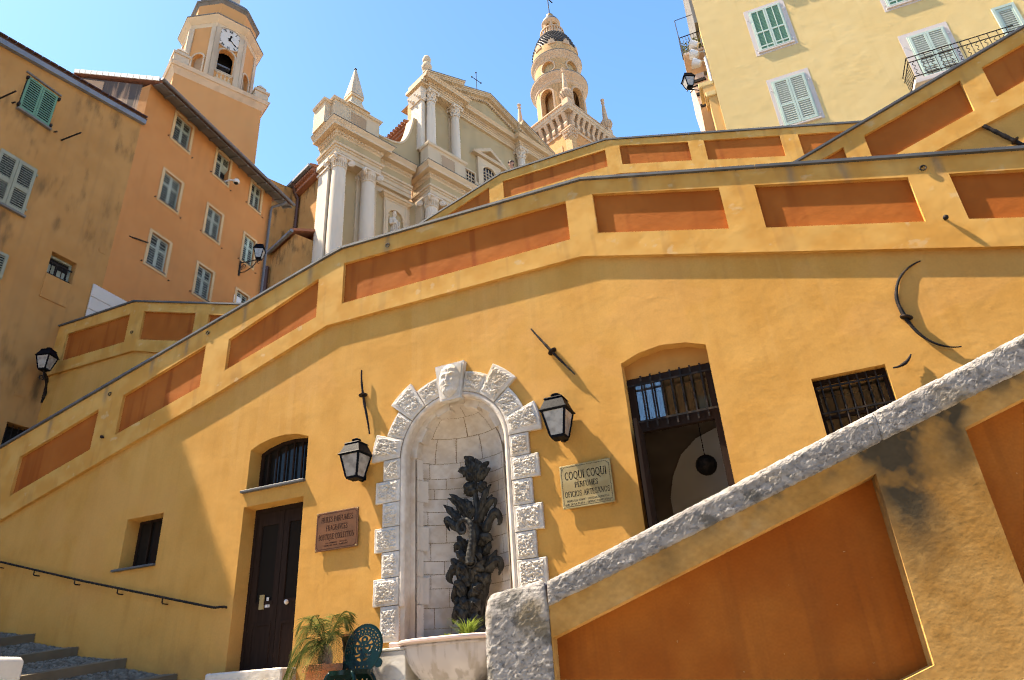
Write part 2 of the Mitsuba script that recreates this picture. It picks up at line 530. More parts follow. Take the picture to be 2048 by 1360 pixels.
bsdf("mat_brass", tone(brass), 0.5, spec=0.2)
bsdf("mat_copper", tone(lambda p, n, uv: mix((0.20, 0.088, 0.042), (0.14, 0.066, 0.034), smoothstep(0.3, 0.75, fbm(p.x * 7, p.y * 7, p.z * 7, 4)))), 0.6, spec=0.1)
bsdf("mat_ink", (0.008, 0.007, 0.006), 0.7, spec=0.05)
bsdf("mat_ink_brown", (0.02, 0.007, 0.004), 0.7, spec=0.05)
bsdf("mat_green_iron", tone(lambda p, n, uv: mix((0.001, 0.010, 0.008), (0.003, 0.022, 0.018), fbm(p.x * 30, p.y * 30, p.z * 30, 2))), 0.22, spec=0.22)
bsdf("mat_terracotta", tone(lambda p, n, uv: mix((0.62, 0.22, 0.085), (0.76, 0.32, 0.14), fbm(p.x * 9, p.y * 9, p.z * 9, 4))), 0.85)
scene["mat_frond"] = {"type": "principledthin", "base_color": tone(lambda p, n, uv: mix((0.045, 0.075, 0.016), (0.21, 0.20, 0.06), noise(p.x * 14, p.y * 14, p.z * 14))), "roughness": 0.35, "diff_trans": 0.5, "spec_trans": 0.0}
scene["mat_grass"] = {"type": "principledthin", "base_color": tone(lambda p, n, uv: mix((0.14, 0.24, 0.03), (0.34, 0.42, 0.08), noise(p.x * 20, p.y * 20, p.z * 20))), "roughness": 0.4, "diff_trans": 0.8, "spec_trans": 0.0}
bsdf("mat_pebble", tone(lambda p, n, uv: mix((0.10, 0.088, 0.065), (0.27, 0.24, 0.19), cell_rand(p.x * 18, p.y * 18, 1))), 0.85)
bsdf("mat_kerb", plaster((0.13, 0.10, 0.062), (0.21, 0.165, 0.105), (0.07, 0.055, 0.034), 0.9, 0.5), 0.95, relief(14, 50), 0.006)
bsdf("mat_paving", plaster((0.36, 0.32, 0.26), (0.46, 0.42, 0.35), (0.28, 0.25, 0.2), 0.8, 0.2), 0.9)
bsdf("mat_white_stone", plaster((0.66, 0.63, 0.56), (0.78, 0.74, 0.66), (0.55, 0.5, 0.42), 0.8, 0.3), 0.9, relief(10, 40), 0.004)

# houses
bsdf("mat_old_ochre", plaster((0.48, 0.245, 0.078), (0.58, 0.32, 0.115), (0.40, 0.22, 0.085), 0.8, 0.45, 0.85, (0.10, 0.068, 0.034), 0.02), 0.95, relief(1.5, 9), 0.012, 0.1)
bsdf("mat_orange_house", plaster((0.60, 0.26, 0.085), (0.66, 0.31, 0.11), (0.54, 0.23, 0.075), 0.7, 0.3, 0.15, (0.32, 0.17, 0.08), 0.02), 0.95, relief(1.5, 9), 0.008, 0.1)


def stained(p, n, uv):
    s = fbm(p.x * 5.0, p.y * 5.0, p.z * 0.3, 4)
    b = fbm(p.x * 2.0, p.y * 2.0, p.z * 1.0, 3)
    c = mix((0.52, 0.29, 0.155), (0.58, 0.37, 0.22), b)
    return mix(c, (0.055, 0.05, 0.048), smoothstep(0.40, 0.60, s * 0.75 + 0.25 * b + 0.10 * (p.z - 20.3)) * 0.9)


bsdf("mat_stained_gable", tone(stained), 0.95)
bsdf("mat_tower_orange", far((0.64, 0.315, 0.11), (0.68, 0.355, 0.135), (0.58, 0.28, 0.095), 0.6, 0.3, grain=0), 0.95)
bsdf("mat_cream_trim", plaster((0.62, 0.43, 0.22), (0.68, 0.50, 0.28), (0.55, 0.36, 0.18), 0.6, 0.2), 0.9)
bsdf("mat_shutter_green", plaster((0.13, 0.27, 0.17), (0.17, 0.32, 0.21), (0.10, 0.22, 0.14), 0.7, 0.4), 0.7)
bsdf("mat_shutter_grey", plaster((0.30, 0.31, 0.22), (0.36, 0.37, 0.28), (0.24, 0.25, 0.18), 0.7, 0.5), 0.75)
bsdf("mat_shutter_old", plaster((0.34, 0.38, 0.31), (0.44, 0.48, 0.40), (0.24, 0.27, 0.21), 0.9, 0.6), 0.75)
bsdf("mat_shutter_pale", far((0.50, 0.60, 0.50), (0.56, 0.66, 0.56), (0.42, 0.52, 0.43), 0.6, 0.2), 0.6)
bsdf("mat_slat_pale", far((0.50, 0.54, 0.45), (0.56, 0.60, 0.51), (0.44, 0.48, 0.40), 0.6, 0.2), 0.6)
bsdf("mat_dark_hole", (0.012, 0.011, 0.010), 0.9)
bsdf("mat_zinc", plaster((0.17, 0.19, 0.22), (0.24, 0.26, 0.29), (0.13, 0.14, 0.16), 0.8, 0.5), 0.5, spec=0.5)
bsdf("mat_soffit", plaster((0.16, 0.15, 0.14), (0.23, 0.22, 0.20), (0.10, 0.10, 0.09), 0.9, 0.5), 0.9)
bsdf("mat_roof_tile", tone(lambda p, n, uv: mix((0.26, 0.10, 0.055), (0.44, 0.20, 0.11), fbm(p.x * 4, p.y * 4, p.z * 4, 4))), 0.9)
bsdf("mat_marble", plaster((0.66, 0.62, 0.55), (0.74, 0.70, 0.62), (0.6, 0.55, 0.48), 0.5, 0.2), 0.6)
bsdf("mat_pipe_brown", (0.10, 0.05, 0.035), 0.5)
bsdf("mat_pipe_grey", (0.15, 0.145, 0.15), 0.5)

# church
bsdf("mat_khaki", far((0.50, 0.375, 0.20), (0.57, 0.435, 0.24), (0.43, 0.32, 0.165), 0.6, 0.4, 0.15, (0.3, 0.23, 0.12), 0), 0.95)
bsdf("mat_cream", far((0.66, 0.51, 0.325), (0.73, 0.575, 0.38), (0.56, 0.42, 0.26), 0.6, 0.35, 0.2, (0.4, 0.3, 0.19), 0), 0.9)
bsdf("mat_white_column", far((0.72, 0.61, 0.465), (0.78, 0.675, 0.53), (0.63, 0.52, 0.38), 0.6, 0.3, grain=0), 0.85, None, spec=0.2)
bsdf("mat_pink_wall", far((0.58, 0.36, 0.2), (0.62, 0.4, 0.24), (0.5, 0.3, 0.16), 0.6, 0.3, grain=0), 0.95)
bsdf("mat_drum", far((0.60, 0.36, 0.16), (0.66, 0.41, 0.19), (0.52, 0.30, 0.125), 0.6, 0.4, grain=0), 0.95)
bsdf("mat_drum_trim", far((0.62, 0.43, 0.265), (0.68, 0.485, 0.31), (0.52, 0.35, 0.205), 0.6, 0.3, 0.2, (0.36, 0.25, 0.15), 0), 0.9)
bsdf("mat_dome_tile", tone(lambda p, n, uv: mix((0.05, 0.045, 0.043), (0.09, 0.08, 0.075), fbm(p.x, p.y, p.z, 2))), 0.55)
bsdf("mat_gold", (0.55, 0.33, 0.10), 0.45, metallic=0.4)
bsdf("mat_brown_panel", far((0.46, 0.31, 0.18), (0.52, 0.36, 0.22), (0.4, 0.26, 0.14), 0.6, 0.3, grain=0), 0.95)
bsdf("mat_tower_stone", far((0.60, 0.465, 0.315), (0.68, 0.54, 0.38), (0.42, 0.33, 0.23), 0.8, 0.6, 0.3, (0.26, 0.21, 0.16), 0), 0.95)
# yellow house
bsdf("mat_yellow", plaster((0.73, 0.53, 0.225), (0.78, 0.59, 0.275), (0.66, 0.475, 0.19), 0.7, 0.3, grain=0.02), 0.95, relief(2.4, 9.0, 1.0, 0.25), 0.009, 0.1)
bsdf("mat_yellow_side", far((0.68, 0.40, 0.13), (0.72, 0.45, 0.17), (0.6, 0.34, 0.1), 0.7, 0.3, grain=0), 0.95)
bsdf("mat_yellow_trim", far((0.63, 0.555, 0.50), (0.68, 0.605, 0.55), (0.58, 0.5, 0.43), 0.5, 0.2, grain=0), 0.9)
bsdf("mat_cream_pink", far((0.66, 0.50, 0.38), (0.70, 0.55, 0.43), (0.6, 0.44, 0.33), 0.5, 0.2, grain=0), 0.9)
bsdf("mat_white_paint", (0.78, 0.77, 0.74), 0.5)
bsdf("mat_skin", (0.50, 0.28, 0.19), 0.6)
bsdf("mat_hair", (0.05, 0.03, 0.02), 0.6)
bsdf("mat_shirt", (0.72, 0.66, 0.6), 0.9)
bsdf("mat_ground", plaster((0.30, 0.27, 0.22), (0.38, 0.34, 0.28), (0.25, 0.22, 0.18), 0.7, 0.2), 0.95)
# ------------------------------------------------------------------ setting: ground, terrace
g = thing("ground", kind="structure")
scene[g] = mikit.ply((np.array([[-900, -900, 0], [900, -900, 0], [900, 900, 0], [-900, 900, 0]], float), np.array([[0, 1, 2], [0, 2, 3]])), "mat_ground")
TZ = 1.45
k = part(None, "terrace", prism_z([(-9.2, -3.6), (-9.2, 0.0), (3.0, 0.0), (3.0, -3.15), (-1.4, -3.55)], 0.004, TZ), "mat_paving", FM)
labels[k] = {"kind": "structure"}


def ramp_wall(key, fr, top, string, u0, u1, zbot, panels, holes=(), th=0.35, proud=0.064, coping=0.042, joints=2.2, floor=None, mats=("mat_ochre", "mat_ochre_trim", "mat_panel"), body_th=0.45):
    """top and string are polylines (u, z): the coping's upper edge and the lower edge of the proud parapet band."""
    us = sorted({u0, u1, *[p[0] for p in top if u0 < p[0] < u1], *[p[0] for p in string if u0 < p[0] < u1]})
    tp = [(u, float(interp(top, u)) - coping) for u in us]
    st = [(u, float(interp(string, u))) for u in us]
    body = Polygon([(u0, zbot), (u1, zbot)] + tp[::-1])
    for h in holes:
        body = body.difference(Polygon(h))
    upper = Polygon([(u, z - 0.35) for u, z in st] + tp[::-1])
    lower = body.difference(upper)
    part(key, "wall", [prism(lower, 0.0, body_th), prism(body.intersection(upper), 0.0, th)], mats[0], fr)
    band = Polygon(st + tp[::-1])
    pan = [Polygon(q) for q in panels]
    band = band.difference(unary_union(pan))
    part(key, "parapet_band", prism(band, -proud, 0.012), mats[1], fr)
    for q in pan:
        part(key, "panel", prism(q.buffer(0.01, join_style="mitre"), -0.003, 0.014), mats[2], fr)
    # coping slabs
    for a, b in zip(tp[:-1], tp[1:]):
        n = max(1, round((b[0] - a[0]) / joints))
        for i in range(n):
            t0, t1 = i / n, (i + 1) / n
            x0, x1 = a[0] + (b[0] - a[0]) * t0, a[0] + (b[0] - a[0]) * t1 - 0.006
            z0, z1 = a[1] + (b[1] - a[1]) * t0, a[1] + (b[1] - a[1]) * t1
            y0, y1 = -proud - 0.045, th + 0.03
            part(key, "coping_slab", hexa([(x0, y0, z0 + .002), (x1, y0, z1 + .002), (x1, y1, z1 + .002), (x0, y1, z0 + .002)], [(x0, y0, z0 + coping), (x1, y0, z1 + coping), (x1, y1, z1 + coping), (x0, y1, z0 + coping)]), "mat_slate", fr)
    if floor:
        w = floor
        bot = Polygon([(u, z - 0.25) for u, z in st] + [(u, z - 0.02) for u, z in st[::-1]])
        part(key, "walkway", prism(bot, th + 0.01, w), "mat_paving", fr)


# ------------------------------------------------------------------ the great wall M
M_TOP = [(-20, 4.93), (-14.37, 6.43), (-6.56, 8.43), (-6.25, 8.50), (-1.98, 8.29), (3.2, 6.68), (9, 4.86)]
M_STR = [(-20, 3.12), (-13.74, 4.92), (-8.69, 6.36), (-6.48, 7.05), (-2.12, 6.96), (2.75, 5.49), (9, 3.6)]
fan_arch = [(-7.86, 4.56), (-6.735, 4.56), (-6.735, 5.23), (-6.95, 5.31), (-7.2, 5.345), (-7.45, 5.335), (-7.7, 5.28), (-7.86, 5.21)]
door_l = [(-7.865, 1.46), (-6.74, 1.46), (-6.74, 4.31), (-7.865, 4.31)]
door_r = [(-1.79, 1.9), (-0.71, 1.9), (-0.71, 5.235), (-0.95, 5.325), (-1.25, 5.365), (-1.55, 5.325), (-1.79, 5.235)]
win_r = [(0.345, 3.0), (1.11, 3.0), (1.11, 4.52), (0.345, 4.52)]
win_l = [(-10.365, 3.685), (-9.55, 3.685), (-9.55, 4.485), (-10.365, 4.485)]
NU, NZ = -4.235, 4.54            # niche centre and springing height
niche_hole = [(NU - 0.83, 1.46), (NU + 0.83, 1.46)] + arc(NU, NZ, 0.83, 0, 180, 24)
m_panels = [
    [(-16.55, 4.50), (-14.12, 5.19), (-14.12, 5.99), (-16.55, 5.28)],
    [(-13.58, 5.37), (-11.60, 5.91), (-11.60, 6.69), (-13.58, 6.13)],
    [(-11.02, 6.07), (-9.12, 6.57), (-9.12, 7.37), (-11.02, 6.83)],
    [(-8.59, 6.75), (-6.715, 7.27), (-6.715, 8.02), (-8.59, 7.35)],
    [(-6.21, 7.38), (-2.245, 7.29), (-2.245, 7.98), (-6.21, 8.165)],
    [(-1.835, 7.26), (-0.12, 6.73), (-0.12, 7.40), (-1.835, 7.95)],
    [(0.315, 6.59), (1.975, 6.09), (1.975, 6.74), (0.315, 7.27)],
    [(2.375, 5.98), (4.1, 5.44), (4.1, 6.10), (2.375, 6.63)],
    [(4.55, 5.30), (6.3, 4.75), (6.3, 5.40), (4.55, 5.95)],
]
W = thing("ramp_wall", "great ochre ramp wall with orange panels, behind the fountain, doors and plaques", "wall")
ramp_wall(W, FM, M_TOP, M_STR, -20.0, 8.5, 0.0, m_panels, [fan_arch, door_l, door_r, win_r, win_l, niche_hole], floor=2.1)

# rooms behind the openings: dark stone inside, joined to the wall
for (a, b, z0, z1, dd) in ((-8.4, -6.2, 1.4, 5.6, 2.0), (-2.6, 0.1, 1.8, 5.6, 2.05), (0.15, 1.5, 2.6, 4.9, 1.9), (-10.8, -9.2, 3.2, 4.9, 1.6)):
    inner = [box(a, b, dd, dd + .05, z0, z1), box(a - .05, a, .46, dd, z0, z1), box(b, b + .05, .46, dd, z0, z1), box(a, b, .46, dd, z0 - .05, z0), box(a, b, .46, dd, z1, z1 + .05)]
    part(W, "room", inner, "mat_inside", FM)
ap = Polygon([(-1.78, 1.85)] + [(-1.78 + 0.05 * math.sin(i * 2.3), 1.9 + i * 0.25) for i in range(9)] + [(-1.72, 4.2), (-1.55, 4.5), (-1.3, 4.7), (-1.0, 4.8), (-0.5, 4.8), (0.05, 4.5), (0.05, 1.85)])
part(W, "inner_plaster", prism(ap, 1.99, 2.03), "mat_inside_plaster", FM)

# left double door, set 0.27 deep
D = part(W, "door", [box(-7.865, -7.815, .26, .33, 1.46, 4.31), box(-6.79, -6.74, .26, .33, 1.46, 4.31), box(-7.815, -6.79, .26, .33, 4.24, 4.31)], "mat_dark_wood", FM, label="dark brown double door with tall glazed panels left of the fountain")
for x0, x1 in ((-7.815, -7.306), (-7.298, -6.79)):
    w = x1 - x0
    leaf = prism(sbox(x0, 1.5, x1, 4.24).difference(sbox(x0 + .10, 2.95, x1 - .10, 4.05)), .275, .32)
    mold = [box(x0 + .08, x1 - .08, .262, .276, 1.72, 1.76), box(x0 + .08, x1 - .08, .262, .276, 2.62, 2.66), box(x0 + .08, x0 + .11, .262, .276, 1.76, 2.62), box(x1 - .11, x1 - .08, .262, .276, 1.76, 2.62), box(x0 + .08, x1 - .08, .265, .276, 2.9, 2.95)]
    part(D, "leaf", [leaf] + mold, "mat_dark_wood", FM)
    part(D, "pane", box(x0 + .10, x1 - .10, .298, .302, 2.95, 4.05), "mat_dark_glass", FM)
part(D, "letter_plate", box(-7.62, -7.54, .255, .274, 2.84, 3.04), "mat_brass", FM)
part(D, "knob", ball(-7.12, .25, 2.9, .035), "mat_white_paint", FM, smooth=True)
part(D, "sticker", [box(-7.50, -7.46, .268, .274, 2.95, 3.0), box(-7.52, -7.47, .268, .274, 2.86, 2.93), box(-7.455, -7.44, .268, .274, 2.86, 2.92)], "mat_white_paint", FM)
part(D, "threshold", bbox(-7.95, -6.65, -.28, .42, 1.46, 2.03, .02), "mat_limestone", FM, label="rough pale stone doorstep")

# fanlight with iron-framed panes
Fw = part(W, "window", prism(Polygon(fan_arch).difference(Polygon(fan_arch).buffer(-0.055)), .25, .31), "mat_dark_wood", FM, label="dark fanlight window above the double door")
for i in range(6):
    x = -7.70 + i * 0.165
    part(Fw, "bar", box(x, x + .022, .235, .26, 4.6, min(5.29, 5.19 + .10 * (1 - abs(i - 3) / 3))), "mat_dark_wood", FM)
part(Fw, "pane", prism(Polygon(fan_arch).buffer(-0.05), .285, .289), "mat_dark_glass", FM)
part(Fw, "sill", bbox(-7.93, -6.73, -.06, .30, 4.525, 4.565, .008), "mat_slate", FM)

# right doorway: iron gate transom, open below
R = part(W, "door", [box(-1.79, -1.70, .17, .25, 1.95, 5.06), box(-0.80, -0.71, .17, .25, 1.95, 5.06), box(-1.70, -0.80, .17, .25, 4.98, 5.06), box(-1.70, -0.80, .17, .25, 4.34, 4.47)], "mat_dark_wood", FM, label="tall dark doorway with barred transom, right of the brass plaque")
part(R, "tympanum", prism([(-1.79, 5.06), (-0.71, 5.06), (-0.71, 5.235), (-0.95, 5.325), (-1.25, 5.365), (-1.55, 5.325), (-1.79, 5.235)], .16, .3), "mat_reveal", FM)
for i in range(7):
    x = -1.605 + i * 0.125
    part(R, "bar", box(x, x + .02, .11, .13, 4.36, 5.06), "mat_iron", FM)
part(R, "bar", box(-1.77, -0.73, .105, .118, 4.93, 4.955), "mat_iron", FM)
part(R, "bar", box(-1.77, -0.73, .105, .118, 4.44, 4.465), "mat_iron", FM)
part(R, "pane", box(-1.70, -0.80, .208, .211, 4.47, 4.98), "mat_glass", FM)
leafd = turn(box(-1.70, -1.05, .22, .26, 1.98, 4.33), -84, (-1.70, .24, 0))
part(R, "leaf", leafd, "mat_dark_wood", FM, label="door leaf standing open inward")
part(R, "hinge", [box(-1.785, -1.76, .06, .1, 2.86, 3.02)], "mat_white_paint", FM)
part(R, "handle", [box(-1.62, -1.59, .14, .17, 2.9, 3.06)], "mat_white_paint", FM)

# right barred window
Wr = part(W, "window", [box(0.345, 0.385, .11, .17, 3.0, 4.52), box(1.07, 1.11, .11, .17, 3.0, 4.52), box(0.385, 1.07, .11, .17, 4.47, 4.52), box(0.385, 1.07, .11, .17, 4.06, 4.09)], "mat_dark_wood", FM, label="barred dark window beside the doorway")
for i in range(7):
    x = 0.43 + i * 0.095
    part(Wr, "bar", rod((x, .06, 3.0), (x, .06, 4.5), .009), "mat_iron", FM)
part(Wr, "bar", box(.36, 1.1, .05, .07, 4.4, 4.42), "mat_iron", FM)
part(Wr, "bar", box(.36, 1.1, .05, .07, 4.10, 4.12), "mat_iron", FM)
part(Wr, "pane", box(.385, 1.07, .138, .141, 3.0, 4.47), "mat_glass", FM)

# small left window
Wl = part(W, "window", [prism(sbox(-10.365, 3.70, -9.55, 4.485).difference(sbox(-10.32, 3.745, -9.595, 4.44)), .25, .30)], "mat_dark_wood", FM, label="small dark window with stone sill near the handrail")
for x in (-10.08, -9.84):
    part(Wl, "bar", box(x, x + .02, .235, .26, 3.74, 4.45), "mat_dark_wood", FM)
part(Wl, "pane", box(-10.32, -9.595, .272, .276, 3.745, 4.44), "mat_dark_glass", FM)
part(Wl, "sill", bbox(-10.47, -9.545, -.055, .3, 3.655, 3.69, .008), "mat_slate", FM)

# ------------------------------------------------------------------ ramps behind
B = thing("ramp_wall", "ochre ramp parapet meeting the old house, behind the left slope", "wall")
ramp_wall(B, FB, [(-17, 10.9), (-14.25, 10.86), (-10.62, 9.72), (-6, 8.3)], [(-17, 9.45), (-13.95, 9.39), (-6, 6.9)], -17.0, -6.0, 0.0,
          [[(-16.6, 9.76), (-14.33, 9.72), (-14.33, 10.5), (-16.62, 10.55)], [(-13.84, 9.66), (-12.05, 9.14), (-12.05, 9.88), (-13.84, 10.44)], [(-11.62, 9.0), (-9.8, 8.43), (-9.8, 9.17), (-11.62, 9.72)]], floor=6.0)
Tt = thing("ramp_wall", "ochre ramp parapet climbing steeply up to the right below the yellow house", "wall")
ramp_wall(Tt, FT, [(-1.5, 8.69), (1.16, 9.49), (5.03, 10.76), (10, 12.36)], [(-1.5, 7.45), (3.11, 8.87), (4.54, 9.28), (10, 11.0)], -1.5, 9.5, 0.0,
          [[(0.3, 8.33), (1.95, 8.85), (1.95, 9.5), (0.3, 8.98)], [(2.30, 8.94), (3.90, 9.43), (3.90, 10.10), (2.30, 9.60)], [(4.25, 9.56), (6.0, 10.12), (6.0, 10.77), (4.25, 10.22)]], floor=6.0)
Sx = thing("ramp_wall", "uppermost ochre ramp parapet in front of the church, with the person behind it", "wall")
ramp_wall(Sx, FS, [(-17, 14.0), (-10.25, 16.18), (-6.93, 17.2), (-3.22, 17.1), (3.8, 14.66), (9, 12.9)], [(-17, 12.6), (-9.5, 15.0), (-6.8, 15.85), (-2.98, 15.6), (9, 11.6)], -17.0, 9.0, 0.0,
          [[(-11.3, 14.85), (-9.35, 15.45), (-9.35, 16.1), (-11.3, 15.5)], [(-9.0, 15.58), (-7.4, 16.1), (-7.4, 16.78), (-9.0, 16.22)], [(-6.88, 16.12), (-3.3, 16.0), (-3.3, 16.69), (-6.88, 16.83)],
           [(-2.84, 15.9), (-0.8, 15.21), (-0.8, 15.93), (-2.84, 16.66)], [(-0.35, 15.04), (1.66, 14.34), (1.66, 15.1), (-0.35, 15.8)], [(2.11, 14.2), (4.0, 13.55), (4.0, 14.3), (2.11, 14.94)]], floor=5.0, coping=0.06)

# ------------------------------------------------------------------ near parapet N
Nk = thing("parapet_wall", "near weathered parapet with rough grey stone coping and big orange panel", "wall")
N_TOP = [(-1.17, 2.238), (6.0, 2.238 + 0.362 * 7.17)]


def n_top(u):
    return 2.200 + 0.374 * (u + 0.92)


def n_cb(u):
    return 2.047 + 0.356 * (u + 0.92)


pN1 = Polygon([(-0.912, 0.81), (1.145, 1.575), (1.145, 2.619), (-0.912, 1.863)])
pN2 = Polygon([(1.70, 1.783), (3.75, 2.55), (3.75, 3.57), (1.70, 2.827)])
face = Polygon([(-0.92, 0), (5.5, 0), (5.5, n_cb(5.5)), (-0.92, n_cb(-0.92))])
part(Nk, "wall", prism(Polygon([(-0.92, 0), (5.5, 0), (5.5, n_cb(5.5)), (-0.92, n_cb(-0.92))]), 0.143, 0.40), "mat_near_ochre", FN)
part(Nk, "plaster_face", prism(face.difference(unary_union([pN1, pN2])), 0.0, 0.15), "mat_near_ochre", FN)
for q in (pN1, pN2):
    part(Nk, "panel", prism(q.buffer(0.01, join_style="mitre"), 0.132, 0.145), "mat_near_panel", FN)


def rough(P, amp, freq, seed, nrm):
    n1 = meshkit.fbm(P * freq, 4, seed) - 0.5
    n2 = meshkit.fbm(P * freq * 4.1, 3, seed + 3) - 0.5
    pit = np.clip(meshkit.fbm(P * freq * 1.7 + 11, 3, seed + 5) - 0.58, 0, 1)
    n3 = meshkit.fbm(P * freq * 9.0, 2, seed + 8) - 0.5
    return P + nrm * (amp * (n1 * 0.55 + 0.75 * n2 + 0.5 * n3) - amp * 2.2 * pit)[..., None]


def coping_piece(ua, ub, seed):
    nu = max(8, int((ub - ua) / 0.0085))
    # profile in (d, height above the lower edge), from lower front round the top to the back
    prof = []
    h = 0.165
    y0, y1 = -0.014, 0.43
    r = 0.048
    prof += [(0.02, -0.004), (y0 + 0.012, -0.004), (y0 + 0.003, 0.006)]
    for zz_ in np.linspace(0.015, h - r, 12):
        prof.append((y0, zz_))
    for t in np.linspace(180, 90, 14)[1:]:
        prof.append((y0 + r + r * math.cos(math.radians(t)), h - r + r * math.sin(math.radians(t))))
    for y in np.linspace(y0 + r, y1 - r, 14)[1:]:
        prof.append((y, h))
    for t in np.linspace(90, 0, 6)[1:]:
        prof.append((y1 - r + r * math.cos(math.radians(t)), h - r + r * math.sin(math.radians(t))))
    prof += [(y1, 0.0)]
    prof = np.array(prof)
    u = np.linspace(ua, ub, nu)
    t = np.gradient(prof, axis=0)
    nn = np.stack([-t[:, 1], t[:, 0]], 1)
    nn /= np.linalg.norm(nn, axis=1, keepdims=True) + 1e-9
    P = np.zeros((nu, len(prof), 3))
    P[..., 0] = u[:, None]
    P[..., 1] = prof[None, :, 0]
    sc = np.array([(n_top(x) - n_cb(x)) / h for x in u])
    P[..., 2] = np.array([n_cb(x) for x in u])[:, None] + prof[None, :, 1] * sc[:, None]
    nr = np.zeros_like(P)
    nr[..., 1], nr[..., 2] = nn[:, 0], nn[:, 1]
    Q = rough(P, 0.013, 13.0, seed, nr)
    w = np.clip(np.minimum(u - ua, ub - u) / 0.02, 0, 1)[:, None, None]
    Q = Q - nr * (1 - w) * 0.004
    v, f = grid(Q)
    return v, f[:, ::-1]


for i, (a, b) in enumerate(((-0.92, 1.235), (1.237, 2.9), (2.902, 5.5))):
    part(Nk, "coping_stone", coping_piece(a, b, 20 + i), "mat_coping_stone", FN, smooth=True)


def end_post():
    """rounded rough stone block that ends the parapet"""
    x0, x1, y0, y1, z0, r = -1.345, -0.922, -0.016, 0.43, 0.0, 0.05
    per = []
    for (cx, cy, a0) in ((x1 - .02, y0 + .02, -90), (x1 - .02, y1 - .02, 0), (x0 + r, y1 - r, 90), (x0 + r, y0 + r, 180)):
        rr = .02 if cx > -1.1 else r
        per += [(cx + rr * math.cos(math.radians(a0 + t)), cy + rr * math.sin(math.radians(a0 + t))) for t in np.linspace(0, 90, 6)]
    pl = LineString(per + per[:1])
    n = 190
    ring = np.array([pl.interpolate(i / n, normalized=True).coords[0] for i in range(n)])
    c = ring.mean(0)
    zs = np.concatenate([np.linspace(1.2, 1.97, 80), 1.97 + 0.17 * np.sin(np.linspace(0, math.pi / 2, 14))[1:]])
    rows = []
    for i, z in enumerate(zs):
        k = 1.0 if z <= 1.97 else 1 - 0.05 * (1 - math.sqrt(max(0, 1 - ((z - 1.97) / 0.17) ** 2))) / 0.25
        p = c + (ring - c) * k
        rows.append(np.column_stack([p, z + (0.165 * np.clip(p[:, 0] + 1.345, 0, 1) * np.clip((z - 1.5) / 0.6, 0, 1))]))
    for k in np.linspace(0.78, 0.02, 16):
        p = c + (ring - c) * k
        rows.append(np.column_stack([p, np.full(n, 2.145) + 0.165 * np.clip(p[:, 0] + 1.345, 0, 1)]))
    P = np.array(rows)
    P = np.concatenate([P, P[:, :1]], 1)
    d = P - np.array([c[0], c[1], 1.75])
    d[:80, :, 2] = 0
    d[:, :, 2] = np.clip(d[:, :, 2], 0, None)
    d[95:, :, :2] *= 0.15
    d[..., 1] *= 1.0
    nr = d / (np.linalg.norm(d, axis=-1, keepdims=True) + 1e-9)
    Q = rough(P, 0.012, 13.0, 44, nr)
    Q[:, -1] = Q[:, 0]
    v, f = grid(Q)
    return v, f[:, ::-1]


part(Nk, "end_post", end_post(), "mat_coping_stone", FN, smooth=True, label="rough grey stone block ending the parapet")
part(Nk, "end_post_foot", box(-1.34, -0.925, -.01, .425, 0, 1.25), "mat_coping_stone", FN)
# flight of steps behind it
st = thing("stairway", kind="structure")
for i in range(6):
    u = 0.2 + i * 1.07
    part(st, "step", box(u, u + 1.07 if i < 5 else 8.0, -2.95, -0.01, 1.455, 1.7 + .27 * i), "mat_kerb", FM)

# ------------------------------------------------------------------ left stairway with pebbled treads
st = thing("stairway", kind="structure")


def lst(u, d, z):
    """treads sag outwards: d < 0 is away from the wall"""
    return (u + 0.3 * d, d, z + 0.16 * d)


step_u = [-7.66, -8.73, -9.80, -10.90, -12.0, -13.1, -14.2, -15.3]
step_z = [1.81, 2.085, 2.36, 2.60, 2.88, 3.15, 3.42, 3.69]
for i in range(len(step_u) - 1):
    u, z, z1 = step_u[i], step_z[i], step_z[i + 1]
    un = step_u[i + 1]
    rise_top = z1 - 0.13
    yb = -2.9
    nose = hexa([lst(u - .26, yb, z - .22), lst(u, yb, z - .22), lst(u, -.01, z - .22), lst(u - .26, -.01, z - .22)], [lst(u - .26, yb, z + .01), lst(u, yb, z), lst(u, -.01, z), lst(u - .26, -.01, z + .01)])
    sk = part(st, "step", nose, "mat_kerb", FM)
    bed = hexa([lst(un - .1, yb, z - .6), lst(u - .25, yb, z - .6), lst(u - .25, -.01, z - .6), lst(un - .1, -.01, z - .6)], [lst(un - .1, yb, rise_top - .02), lst(u - .25, yb, z - .005), lst(u - .25, -.01, z - .005), lst(un - .1, -.01, rise_top - .02)])
    part(sk, "bed", bed, "mat_mortar", FM)
    peb = []
    us = np.arange(un + .02, u - .27, .052)
    ds = np.arange(yb + .03, -.03, .052)
    for a in us:
        for b in ds:
            aa, bb = a + rng.uniform(-.013, .013), b + rng.uniform(-.013, .013)
            t = (u - .25 - aa) / (u - .25 - un)
            zc = z - .005 + (rise_top - z) * t
            r = rng.uniform(.02, .03)
            q = lathe([(r, -.006), (r * .9, r * .35), (r * .5, r * .6), (1e-4, r * .68)], 6, 0, 0, 0, cap=False)
            qq = np.array(lst(aa, bb, zc))
            peb.append((q[0] + qq, q[1]))
    if i < 6:
        part(sk, "cobbles", peb, "mat_pebble", FM, smooth=50, kind="stuff")
pk = thing("stone_post", "pale rounded stone post at the foot of the left stairs", "post")
part(pk, "block", bbox(-9.4, -8.60, -2.85, -2.3, 1.45, 2.27, .05), "mat_white_stone", FM, smooth=40)
# ------------------------------------------------------------------ wall fountain in its niche
Fk = thing("wall_fountain", "arched limestone wall fountain niche with rock-faced blocks, basin and carved keystone face", "fountain")


